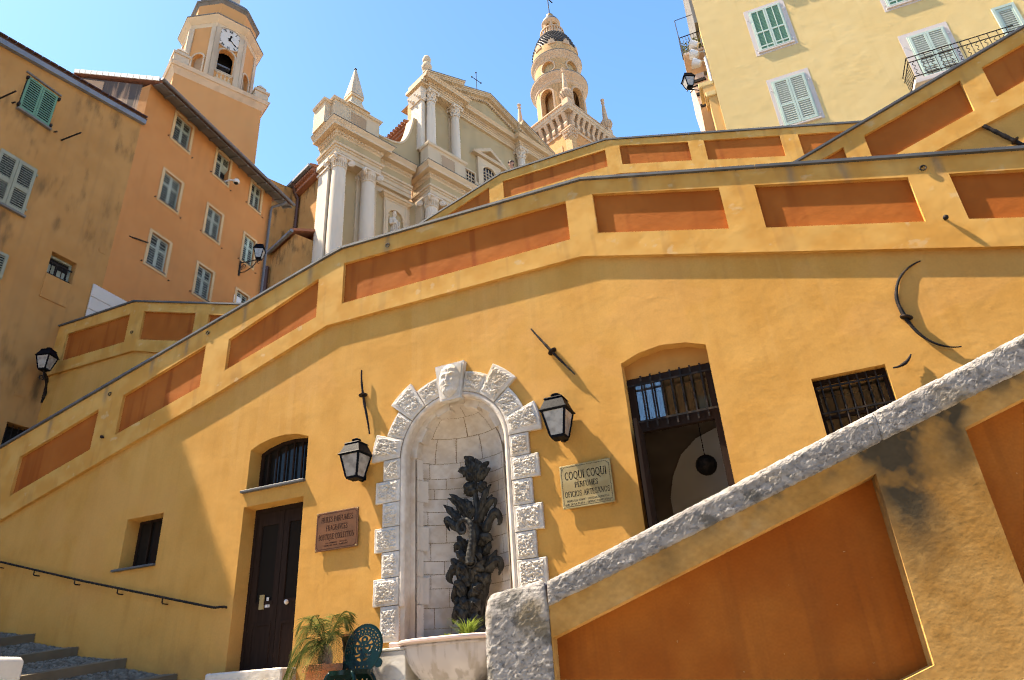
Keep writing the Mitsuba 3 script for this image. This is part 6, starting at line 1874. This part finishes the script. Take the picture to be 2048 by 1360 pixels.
# clock
part(CT, "clock_rim", turn(lathe([(1.04, -.02), (1.11, .0), (1.11, .06), (1.04, .08)], 40, kb, -AP - .02, 47.3, cap=False), 90, (kb, -AP - .02, 47.3), "x"), "mat_brown_panel", FK, smooth=40)
ck_ = part(CT, "clock_face", prism(affinity.translate(Point(0, 0).buffer(1.06, 48), kb, 47.3), -AP - .06, -AP + .01), "mat_marble", FK, label="white clock face with black Roman numerals")
ROM = ["XII", "I", "II", "III", "IIII", "V", "VI", "VII", "VIII", "IX", "X", "XI"]
for i, s in enumerate(ROM):
    strokes, x = [], 0
    for chh in s:
        if chh == "I":
            strokes.append(LineString([(x, -.12), (x, .12)]).buffer(.025, cap_style="flat")); x += .065
        elif chh == "V":
            strokes.append(LineString([(x, .12), (x + .05, -.12), (x + .10, .12)]).buffer(.018)); x += .15
        else:
            strokes += [LineString([(x, .12), (x + .11, -.12)]).buffer(.025, cap_style="flat"), LineString([(x + .11, .12), (x, -.12)]).buffer(.014, cap_style="flat")]; x += .16
    g_ = unary_union(strokes)
    bx = g_.bounds
    g_ = affinity.translate(g_, -(bx[0] + bx[2]) / 2, .86)
    g_ = affinity.translate(affinity.rotate(g_, -30 * i, (0, 0)), kb, 47.3)
    part(ck_, "numeral", prism(g_, -AP - .066, -AP - .055), "mat_ink", FK)
hr, mn = 12 + 22 / 60, 22
for ln, wd, a in ((.5, .085, 30 * hr), (.78, .05, 6 * mn)):
    g_ = Polygon([(-wd, -.16), (wd, -.16), (wd * .5, ln * .6), (wd * 1.2, ln * .72), (0, ln), (-wd * 1.2, ln * .72), (-wd * .5, ln * .6)])
    part(ck_, "hand", prism(affinity.translate(affinity.rotate(g_, -a, (0, 0)), kb, 47.3), -AP - .09, -AP - .075), "mat_ink", FK)

# ------------------------------------------------------------------ round bell tower on the right of the church
FR = Fr(44.23, through=(7.561, 59.522, 0))
ru = float((np.array([7.561, 59.522, 0]) - FR.o) @ FR.e)
RT = thing("bell_tower", "tall round ochre bell tower with dark domed top, balustrade and corner pinnacles", "tower")
part(RT, "shaft", frustum(ru, 0, 15, 54.2, 3.3, 3.3, 3.25, 3.25), "mat_tower_orange", FR)
pil = []
for s, t in ((-1, -1), (1, -1), (-1, 1), (1, 1)):
    x, y = ru + s * 3.0, t * 3.0
    pil.append(box(x - .42, x + .42, y - .42, y + .42, 15, 52.6))
part(RT, "corner_pilaster", pil, "mat_drum", FR)
part(RT, "sunk_panel", [box(ru - 2.0, ru + 2.0, -3.33, -3.2, 40, 52.2), box(ru - 3.33, ru - 3.2, -2.0, 2.0, 40, 52.2)], "mat_drum", FR)
part(RT, "sunk_panel", [box(ru - 1.7, ru + 1.7, -3.345, -3.2, 40, 51.9), box(ru - 3.345, ru - 3.2, -1.7, 1.7, 40, 51.9)], "mat_tower_orange", FR)
for s, t in ((-1, -1), (1, -1), (-1, 1)):
    x, y = ru + s * 3.0, t * 3.0
    ms = [frustum(x, y, 52.6, 53.6, .46, .46, .66, .66), box(x - .72, x + .72, y - .72, y + .72, 53.6, 53.75)]
    for i in range(12):
        a = 2 * math.pi * i / 12
        for zz_, rr in ((52.85, .56), (53.25, .66)):
            ms.append(ball(x + rr * math.cos(a) * 1.05, y + rr * math.sin(a) * 1.05, zz_ + .12 * (i % 2), .15, 6))
    part(RT, "capital", ms, "mat_drum_trim", FR, smooth=40)
part(RT, "architrave", [frustum(ru, 0, 53.76, 54.05, 3.36, 3.36, 3.40, 3.40)], "mat_drum_trim", FR)
part(RT, "frieze", [frustum(ru, 0, 54.05, 55.9, 3.32, 3.32, 3.34, 3.34)], "mat_brown_panel", FR)
cb = []
for i in range(8):
    x = -2.95 + i * .843
    prof = [(-3.3, 54.1), (-3.55, 54.15), (-3.62, 54.5), (-3.5, 54.9), (-3.72, 55.3), (-3.95, 55.85), (-3.3, 55.88)]
    m = prism_x(prof, x - .2, x + .2)
    for ang in (0, -90):
        part(RT, "corbel", shift(turn(m, ang), ru), "mat_drum_trim", FR)
part(RT, "cornice", [frustum(ru, 0, 55.9, 56.15, 3.85, 3.85, 3.95, 3.95), frustum(ru, 0, 56.15, 56.45, 4.0, 4.0, 4.1, 4.1)], "mat_tower_stone", FR)
br = []
for side in (0, -90):
    rail = [box(-3.55, 3.55, -3.75, -3.5, 57.2, 57.35), box(-3.55, 3.55, -3.75, -3.5, 56.45, 56.6)]
    bl = [lathe([(.07, 0), (.14, .15), (.06, .4), (.1, .6)], 7, -3.2 + i * .29, -3.62, 56.6) for i in range(23)]
    part(RT, "balustrade", [shift(turn(m, side), ru) for m in rail + bl], "mat_drum_trim", FR, smooth=40)
for s, t in ((-1, -1), (1, -1), (-1, 1), (1, 1)):
    x, y = ru + s * 3.45, t * 3.45
    m = [box(x - .42, x + .42, y - .42, y + .42, 56.45, 57.5), lathe([(.25, 57.5), (.3, 57.6), (.62, 58.2), (.66, 58.5), (.45, 58.95), (.25, 59.2), (.3, 59.35), (.27, 60.0), (.14, 61.6), (.22, 61.7), (.12, 61.85), (.24, 62.2), (.05, 62.45)], 16, x, y)]
    rb = []
    for i in range(12):
        a = 2 * math.pi * i / 12
        rb.append(tube([(x + .42 * math.cos(a), y + .42 * math.sin(a), 57.75), (x + .68 * math.cos(a), y + .68 * math.sin(a), 58.3), (x + .60 * math.cos(a), y + .60 * math.sin(a), 58.75)], .06, 5))
    part(RT, "pinnacle", m + rb, "mat_drum_trim", FR, smooth=35)


def ringp(name, prof, mat, n=48):
    return part(RT, name, lathe(prof, n, ru, 0), mat, FR, smooth=40)


def cyl_wall(name, r, z0, z1, mat, holes, th=.5):
    """curved wall with openings: holes in (angle*r, z) polygons"""
    n = 96
    circ = 2 * math.pi * r
    shape = sbox(0, z0, circ, z1)
    for hh in holes:
        shape = shape.difference(hh)
    # cut in narrow strips so that the wall bends smoothly
    ms = []
    for i in range(n):
        st_ = shape.intersection(sbox(circ * i / n, z0, circ * (i + 1) / n, z1))
        for p in polys(st_):
            q = prism(p, -th, 0)
            v = q[0]
            a = v[:, 0] / r
            rad = r + v[:, 1] * 1.0
            ms.append((np.stack([ru + rad * np.cos(a), rad * np.sin(a), v[:, 2]], 1), q[1]))
    return part(RT, name, ms, mat, FR, smooth=30)


def around(r, pl, a):
    return affinity.translate(pl, r * math.radians(a), 0)


part(RT, "drum_base", [lathe([(3.1, 56.5), (3.1, 57.4), (2.95, 57.5)], 48, ru, 0)], "mat_drum_trim", FR)
arch_o = Polygon([(-.85, 57.6), (.85, 57.6)] + arc(0, 61.2, .85, 0, 180, 14))
angs = [180, 270, 90, 0.0001 + 45 - 45 + 330]
angs = [182, 268, 135 - 60, 350]
cyl_wall("lower_drum", 2.82, 57.4, 62.6, "mat_drum", [around(2.82, arch_o, a) for a in (184, 266, 75)], .55)
part(RT, "drum_core", lathe([(1.7, 57), (1.7, 63)], 24, ru, 0), "mat_drum", FR)
part(RT, "drum_opening", [lathe([(1.72, 57.6), (1.72, 60.6)], 6, ru, 0, 0, math.radians(192), math.radians(216)), lathe([(1.72, 57.6), (1.72, 60.6)], 6, ru, 0, 0, math.radians(274), math.radians(290))], "mat_dark_hole", FR)


def bent(poly_, r, a, y0, y1):
    q = prism(poly_.segmentize(.15), y0, y1)
    v = q[0]
    an_ = v[:, 0] / r + math.radians(a)
    rad = r - v[:, 1]
    return np.stack([ru + rad * np.cos(an_), rad * np.sin(an_), v[:, 2]], 1), q[1]


for a in (184, 266):
    part(RT, "arch_trim", bent(arch_o.buffer(.2, join_style="mitre").difference(arch_o), 2.82, a, -.07, .05), "mat_drum_trim", FR)
for a in (210, 225, 240, 292, 158):
    part(RT, "drum_pilaster", bent(sbox(-.3, 57.4, .3, 62.4), 2.82, a, -.06, .05), "mat_drum", FR)
ringp("lower_cornice", [(2.82, 62.4), (2.95, 62.6), (2.95, 62.9), (3.05, 63.0), (3.1, 63.3), (3.36, 63.55), (3.39, 63.8), (3.39, 63.9), (2.8, 64.0)], "mat_drum_trim")
ringp("cornice_cap", [(3.40, 63.82), (3.42, 63.92), (2.8, 64.02)], "mat_soffit")
ocl = affinity.scale(Point(0, 65.5).buffer(1, 24), .78, .85)
cyl_wall("upper_drum", 2.66, 64.0, 67.0, "mat_drum", [around(2.66, ocl, a) for a in (195, 262)], .4)
part(RT, "upper_core", lathe([(2.3, 64), (2.3, 67)], 40, ru, 0), "mat_khaki", FR, smooth=40)
for a in (195, 262):
    part(RT, "round_window_trim", bent(ocl.buffer(.18).difference(ocl), 2.66, a, -.08, .05), "mat_drum_trim", FR)
ringp("upper_cornice", [(2.66, 66.6), (2.75, 66.75), (2.78, 67.0), (2.98, 67.25), (3.05, 67.5), (3.07, 67.6), (2.6, 67.7)], "mat_drum_trim")
ringp("cornice_cap", [(3.08, 67.56), (3.09, 67.64), (2.6, 67.72)], "mat_soffit")
ringp("dome_skirt", [(2.78, 67.7), (2.76, 68.6), (2.70, 69.3), (2.62, 69.5)], "mat_drum")
ringp("dome", [(2.68, 69.35), (2.62, 69.8), (2.48, 70.4), (2.22, 71.2), (1.9, 71.9), (1.6, 72.4), (1.4, 72.6)], "mat_dome_tile")
tl = []
for i, (r, z) in enumerate(((2.66, 69.6), (2.60, 69.95), (2.5, 70.25), (2.42, 70.5), (2.33, 70.8), (2.22, 71.15), (2.08, 71.5), (1.92, 71.85), (1.72, 72.2))):
    nt = 40
    for j in range(nt):
        a = 2 * math.pi * (j + .5 * (i % 2)) / nt
        tl.append(ball(ru + r * math.cos(a), r * math.sin(a), z, .17, 6, .7))
part(RT, "dome_tiles", tl, "mat_dome_tile", FR, smooth=40, kind="stuff")
for a in (175, 213, 251, 289):
    ms = []
    for k, (dx, L) in enumerate(((-.42, .45), (-.24, .7), (0, .85), (.24, .7), (.42, .45))):
        ms.append(bent(affinity.rotate(affinity.scale(Point(dx * .6, 69.2 + L * .38).buffer(1, 8), .10, L * .42), -dx * 60, (0, 69.3)), 2.7, a, -.14, .1))
    ms.append(bent(sbox(-.45, 68.95, .45, 69.15), 2.72, a, -.12, .1))
    part(RT, "shell_ornament", ms, "mat_drum_trim", FR, smooth=35)
ringp("lantern_base", [(1.58, 72.3), (1.62, 72.5), (1.5, 72.6), (1.35, 72.7)], "mat_drum_trim", 32)
bl = []
for i in range(26):
    a = 2 * math.pi * i / 26
    bl.append(lathe([(.08, 0), (.13, .25), (.06, .6), (.1, .95)], 6, ru + 1.4 * math.cos(a), 1.4 * math.sin(a), 72.65))
part(RT, "top_balustrade", bl + [lathe([(1.3, 73.55), (1.5, 73.55), (1.5, 73.75), (1.3, 73.75), (1.3, 73.55)], 32, ru, 0, cap=False)], "mat_drum_trim", FR, smooth=35)
lo_ = Polygon([(-.24, 73.2), (.24, 73.2)] + arc(0, 74.6, .24, 0, 180, 10))
cyl_wall("top_lantern", .92, 72.7, 75.3, "mat_drum", [around(.92, lo_, a) for a in (190, 250, 310, 130)], .2)
part(RT, "top_lantern_core", lathe([(.6, 72.7), (.6, 75.3)], 12, ru, 0), "mat_brown_panel", FR)
for a in (160, 220, 280):
    part(RT, "lantern_pilaster", bent(sbox(-.1, 73, .1, 75.1), .92, a, -.08, .05), "mat_drum_trim", FR)
ringp("top_cornice", [(.92, 75.0), (1.05, 75.15), (1.17, 75.35), (1.18, 75.45), (.8, 75.5)], "mat_drum_trim", 32)
ringp("top_dome", [(1.16, 75.45), (1.05, 75.8), (.85, 76.2), (.6, 76.55), (.42, 76.7)], "mat_dome_tile", 32)
ringp("gold_cap", [(.40, 76.65), (.46, 76.8), (.44, 77.1), (.3, 77.3), (.1, 77.45)], "mat_gold", 20)
part(RT, "cross", [rod((ru, 0, 77.3), (ru, 0, 82.0), .06), rod((ru - .9, 0, 80.4), (ru + .9, 0, 80.4), .075), ball(ru, 0, 77.5, .16)], "mat_iron", FR)
# ------------------------------------------------------------------ yellow house on the right
YH = thing("house", "pale yellow house with green louvred shutters above the right ramps", "house")
yw = [((3.00, 22.32, 4.49, 24.78), (3.20, 22.50, 4.29, 24.60)), ((3.05, 18.6, 4.50, 21.03), (3.22, 18.70, 4.30, 20.82)), ((7.50, 18.2, 9.01, 21.12), (7.77, 18.3, 8.83, 20.90)), ((7.47, 22.40, 9.0, 24.9), (7.65, 22.58, 8.75, 24.7))]
part(YH, "wall", box(1.30, 16, 0, .4, 8, 32), "mat_yellow", FY)
part(YH, "neighbour_wall", box(10.99, 18, -.03, -.001, 8, 32), "mat_yellow", FY, label="paler yellow wall to the right")
part(YH, "left_wall", box(1.30, 1.7, .4, 9, 8, 32), "mat_yellow_side", FY)
part(YH, "corner_pier", [prism_x([(.1, 10), (.9, 10), (.9, 21.3), (.1, 21.3)], .98, 1.298), prism_x([(.05, 21.3), (.95, 21.3), (.95, 21.75), (.05, 21.75)], .86, 1.298)], "mat_yellow_side", FY)
part(YH, "corner_cap", [bbox(.72, 1.298, .03, 1.0, 21.75, 22.0, .03), bbox(.9, 1.298, .02, .6, 21.2, 21.45, .03)], "mat_yellow", FY)
part(YH, "eave", [box(1.17, 1.298, .05, 9, 25.2, 32)], "mat_soffit", FY)
for i, ((a, z0, b, z1), (c, e0, d_, e1)) in enumerate(yw):
    wk = part(YH, "window", prism(sbox(a, z0, b, z1), -.012, .01), "mat_yellow_trim", FY)
    m = (c + d_) / 2
    part(wk, "frame", prism(sbox(c - .04, e0 - .03, d_ + .04, e1 + .04).difference(sbox(c, e0, d_, e1)), -.035, .0), "mat_shutter_pale", FY)
    zm = e0 + .44 * (e1 - e0)
    for x0, x1 in ((c, m - .006), (m + .006, d_)):
        if i in (1, 2):
            louvre_leaf(wk, FY, x0, x1, e0, e1, -.065, "mat_shutter_pale", "mat_slat_pale", [(zm + .03, e1 - .08), (e0 + .09, zm - .05)], .07, .095, .055, True, hole="mat_shutter_old")
        else:
            lk = part(wk, "shutter", prism(sbox(x0, e0, x1, e1).difference(unary_union([sbox(x0 + .055, zm + .03, (x0 + x1) / 2 - .016, e1 - .07), sbox((x0 + x1) / 2 + .016, zm + .03, x1 - .055, e1 - .07), sbox(x0 + .055, e0 + .22, (x0 + x1) / 2 - .016, zm - .04), sbox((x0 + x1) / 2 + .016, e0 + .22, x1 - .055, zm - .04), sbox(x0 + .055, e0 + .05, (x0 + x1) / 2 - .016, e0 + .16), sbox((x0 + x1) / 2 + .016, e0 + .05, x1 - .055, e0 + .16)])), -.055, -.01), "mat_shutter_pale", FY)
            part(lk, "blind", [box(x0 + .03, x1 - .03, -.030, -.024, e0 + .03, e1 - .04)] + [box(x0 + .05, x1 - .05, -.04, -.029, z, z + .022) for z in np.arange(e0 + .07, e1 - .1, .075)], "mat_shutter_green", FY)
    part(wk, "sill", [bbox(c - .10, d_ + .10, -.075, .0, e0 - .10, e0 - .03, .008)], "mat_yellow_trim" if i else "mat_yellow_trim", FY)
    for x in (a + .06, b - .10):
        for z in (e0 + .12, e1 - .35):
            part(wk, "hinge", rod((x, -.0, z), (x, -.06, z), .018), "mat_white_paint", FY)
for x0, x1 in ((4.05, 4.5), (4.65, 5.2)):
    part(YH, "wall_bracket", box(x0, x1, -.16, 0, 25.35, 25.6), "mat_yellow_trim", FY)
wk = part(YH, "window", prism(sbox(10.33, 18.2, 10.985, 21.0).difference(sbox(10.41, 18.3, 10.90, 20.9)), -.05, .0), "mat_shutter_pale", FY)
louvre_leaf(wk, FY, 10.42, 10.90, 18.3, 20.89, -.03, "mat_shutter_pale", "mat_slat_pale", [(18.4, 20.78)], .06, .095, .055, True, hole="mat_shutter_old")
# balcony with wrought iron railing
bk_ = part(YH, "balcony", [bbox(7.1, 10.2, -.95, 0, 18.12, 18.3, .02)], "mat_yellow_trim", FY)
rl = [rod((7.14, -.92, z), (10.2, -.92, z), .018) for z in (19.26, 19.05, 18.42)] + [rod((7.14, -.92, z), (7.14, .0, z), .018) for z in (19.26, 19.05, 18.42)]
part(bk_, "rail", rl, "mat_iron", FY, smooth=40)
for i in range(24):
    x = 7.14 + i * .13
    if i % 2 == 0:
        part(bk_, "baluster", rod((x, -.92, 18.3), (x, -.92, 19.26), .011, 6), "mat_iron", FY, smooth=40)
    else:
        part(bk_, "baluster", tube([(x + .035 * math.sin(t * 7), -.92, 18.42 + .63 * t / 3) for t in np.linspace(0, 3, 22)], .011, 6), "mat_iron", FY, smooth=40)
for i in range(1, 7):
    part(bk_, "baluster", tube([(7.14, -.92 + i * .13 + (.02 * math.sin(t * 7) if i % 2 else 0), 18.42 + .63 * t / 3) for t in np.linspace(0, 3, 12)], .011, 6), "mat_iron", FY, smooth=40)

# bay on the house's left flank, seen edge on
sb_ = part(YH, "side_bay", hexa([(.70, 3.0, 23.45), (1.298, 3.0, 23.45), (1.298, 7.0, 23.45), (.70, 7.0, 23.45)], [(.50, 3.0, 26.6), (1.298, 3.0, 26.6), (1.298, 7.0, 26.6), (.50, 7.0, 26.6)]), "mat_cream_pink", FY, label="cream pink bay with dark slots")
for i, z in enumerate((23.46, 24.15, 24.92, 25.7, 26.42)):
    part(sb_, "slot", box(.72 - .066 * i * .72, 1.2, 2.93, 2.998, z, z + .15), "mat_iron", FY)
BA = thing("balcony", "small iron balcony full of dark potted plants, high at the yellow house's corner", "balcony")
part(BA, "floor", box(.45, 1.3, .3, 1.5, 23.95, 24.05), "mat_cream_pink", FY)
part(BA, "rail", [rod((.45, .3, 24.95), (1.3, .3, 24.95), .02), rod((.45, .3, 24.95), (.45, 1.5, 24.95), .02), rod((.45, .3, 24.0), (.45, .3, 26.0), .016), rod((.45, .3, 26.0), (1.3, .3, 26.0), .014)], "mat_iron", FY)
for i in range(8):
    part(BA, "baluster", rod((.48 + i * .11, .3, 24.0), (.48 + i * .11, .3, 24.95), .012, 6), "mat_iron", FY)
lv = []
for i in range(420):
    c = np.array([rng.uniform(.5, 1.28), rng.uniform(.35, .9), 24.1 + .8 * rng.beta(1.6, 1.5)])
    a = rng.normal(size=3)
    a /= np.linalg.norm(a)
    b = np.cross(a, rng.normal(size=3))
    b /= np.linalg.norm(b)
    s = rng.uniform(.04, .09)
    lv.append((np.array([c - a * s, c - b * s * .4, c + a * s, c + b * s * .4]), np.array([[0, 1, 2], [0, 2, 3]])))
pp = thing("balcony_plants", "dark leafy plants in the corner balcony", "plants")
part(pp, "leaves", lv, "mat_frond", FY, kind="stuff")
for lab, u, d, z in (("upper white floodlight on the yellow house's corner", 1.05, .25, 24.25), ("middle white floodlight on the yellow house's corner", .98, .25, 23.75), ("lowest white floodlight on the yellow house's corner", .98, .25, 23.25)):
    k = thing("floodlight", lab, "floodlight", "white floodlights on the house corner")
    part(k, "head", turn(lathe([(.05, -.2), (.13, -.18), (.2, .06), (.21, .12), (.18, .13), (.01, .10)], 16, u - .12, d, z), -62, (u - .12, d, z), "y"), "mat_white_paint", FY, smooth=40)
    part(k, "arm", [rod((u - .1, d, z + .05), (1.30, d + .2, z + .2), .03), box(1.24, 1.298, d + .1, d + .3, z + .05, z + .35)], "mat_white_paint", FY)
part(YH, "downpipe", rod((1.22, .06, 23.2), (1.24, .06, 21.9), .05), "mat_white_paint", FY, smooth=40)
k = thing("wall_lantern", "black lantern on a scrolled bracket at the yellow house's corner", "lantern")
lantern_body(k, FY, .42, .3, 22.16, 1.3, rot=25)
part(k, "bracket", [rod((.42, .3, 22.14), (1.30, .3, 22.2), .03), tube([(.42, .3, 22.10), (.7, .3, 21.9), (1.0, .3, 21.84), (1.25, .3, 21.93)], .02, 6), tube([(1.05 + .13 * math.cos(t), .3, 22.04 + .12 * math.sin(t)) for t in np.linspace(0, 6.28, 18)], .018, 6), tube([(.38 + .1 * math.cos(t), .3, 22.02 + .1 * math.sin(t)) for t in np.linspace(-1.5, 3, 12)], .02, 6)], "mat_iron", FY, smooth=40)
part(k, "bracket", [rod((.92, .3, 22.1), (.98, .3, 21.2), .026)], "mat_iron", FY)

# ------------------------------------------------------------------ person looking over the uppermost parapet
PE = thing("person", "dark haired person in sunglasses and pale top looking over the uppermost parapet", "person")
px_, py_, pz_ = -6.68, .50, 16.18
J = {"pel": (px_, py_ + .05, pz_ + .92, .16), "che": (px_, py_ + .0, pz_ + 1.25, .17), "sl": (px_ - .17, py_, pz_ + 1.37, .07), "sr": (px_ + .17, py_, pz_ + 1.37, .07), "nk": (px_ - .01, py_ - .03, pz_ + 1.46, .055), "n2": (px_ - .02, py_ - .06, pz_ + 1.56, .055),
     "el": (px_ - .27, py_ - .12, pz_ + 1.12, .05), "hl": (px_ - .14, py_ - .30, pz_ + 1.05, .035), "er": (px_ + .28, py_ - .12, pz_ + 1.14, .05), "hr": (px_ + .16, py_ - .32, pz_ + 1.05, .035), "kl": (px_ - .09, py_ + .05, pz_ + .5, .085), "fl": (px_ - .1, py_ + .08, pz_ + .05, .06), "kr": (px_ + .09, py_ + .03, pz_ + .5, .085), "fr": (px_ + .1, py_ + .08, pz_ + .05, .06)}
part(PE, "top", blob({k_: J[k_] for k_ in J}, [("pel", "che"), ("che", "sl"), ("che", "sr"), ("che", "nk")], .03), "mat_shirt", FS, smooth=True)
part(PE, "trousers", blob(J, [("pel", "kl"), ("kl", "fl"), ("pel", "kr"), ("kr", "fr")], .04), "mat_iron", FS, smooth=True)
hx, hy, hz = px_ - .03, py_ - .10, pz_ + 1.70
HJ = {"a": (hx, hy + .02, hz + .04, .088), "b": (hx - .004, hy - .025, hz - .055, .062), "c": (hx - .006, hy - .05, hz - .085, .035), "no": (hx - .008, hy - .098, hz - .015, .014), "n1": (hx - .006, hy - .085, hz + .02, .012), "el": (hx - .088, hy + .02, hz - .005, .02), "er": (hx + .088, hy + .02, hz - .005, .02), "li": (hx - .007, hy - .082, hz - .055, .016)}
part(PE, "body", cat(blob({**J, **HJ}, [("a", "b"), ("b", "c"), ("n1", "no"), ("a", "el"), ("a", "er"), ("li", "c"), ("n2", "nk"), ("b", "n2"), ("sl", "el2"), ("el2", "hl"), ("sr", "er2"), ("er2", "hr")] if False else [("a", "b"), ("b", "c"), ("n1", "no"), ("a", "n1"), ("a", "el"), ("a", "er"), ("li", "c"), ("n2", "nk"), ("b", "n2")], .012, 4), blob(J, [("sl", "el"), ("el", "hl"), ("sr", "er"), ("er", "hr")], .03)), "mat_skin", FS, smooth=True)
hm = blob({"a": (hx, hy + .035, hz + .065, .096), "b": (hx + .0, hy + .06, hz - .02, .08), "c": (hx - .03, hy + .05, hz + .09, .07), "d": (hx + .03, hy + .05, hz + .09, .07)}, [("a", "b"), ("a", "c"), ("a", "d")], .012, 4)
part(PE, "hair", hm, "mat_hair", FS, smooth=True)
part(PE, "sunglasses", [bbox(hx - .07, hx - .012, hy - .098, hy - .07, hz + .0, hz + .038, .006), bbox(hx - .004, hx + .056, hy - .098, hy - .07, hz + .0, hz + .038, .006), box(hx - .085, hx + .075, hy - .085, hy + .02, hz + .022, hz + .032)], "mat_black_paint", FS)

# ------------------------------------------------------------------ houses behind the viewer, seen only in the door's reflections
for lab, u0, u1, d0, d1, h in (("plain ochre house reflected in the doorway transom", -4.75, 14, -27, -20, 17.0), ("lower house across the square on the left", -30, -18.5, -30, -7, 9.0)):
    k = thing("house", lab, "house")
    part(k, "wall", box(u0, u1, d0, d1, 0, h), "mat_old_ochre", FM)
    for i in range(5):
        for z in (3.5, 7.0, 10.5, 13.5):
            x = u0 + (i + .5) * (u1 - u0) / 5
            if z < h - 2 and d1 == -20:
                wk = part(k, "window", box(x - .5, x + .5, d1 + .001, d1 + .03, z, z + 1.7), "mat_cream_trim", FM)
                part(wk, "shutter", box(x - .42, x + .42, d1 + .03, d1 + .06, z + .06, z + 1.62), "mat_shutter_grey", FM)
scene = {k: v for k, v in scene.items()}
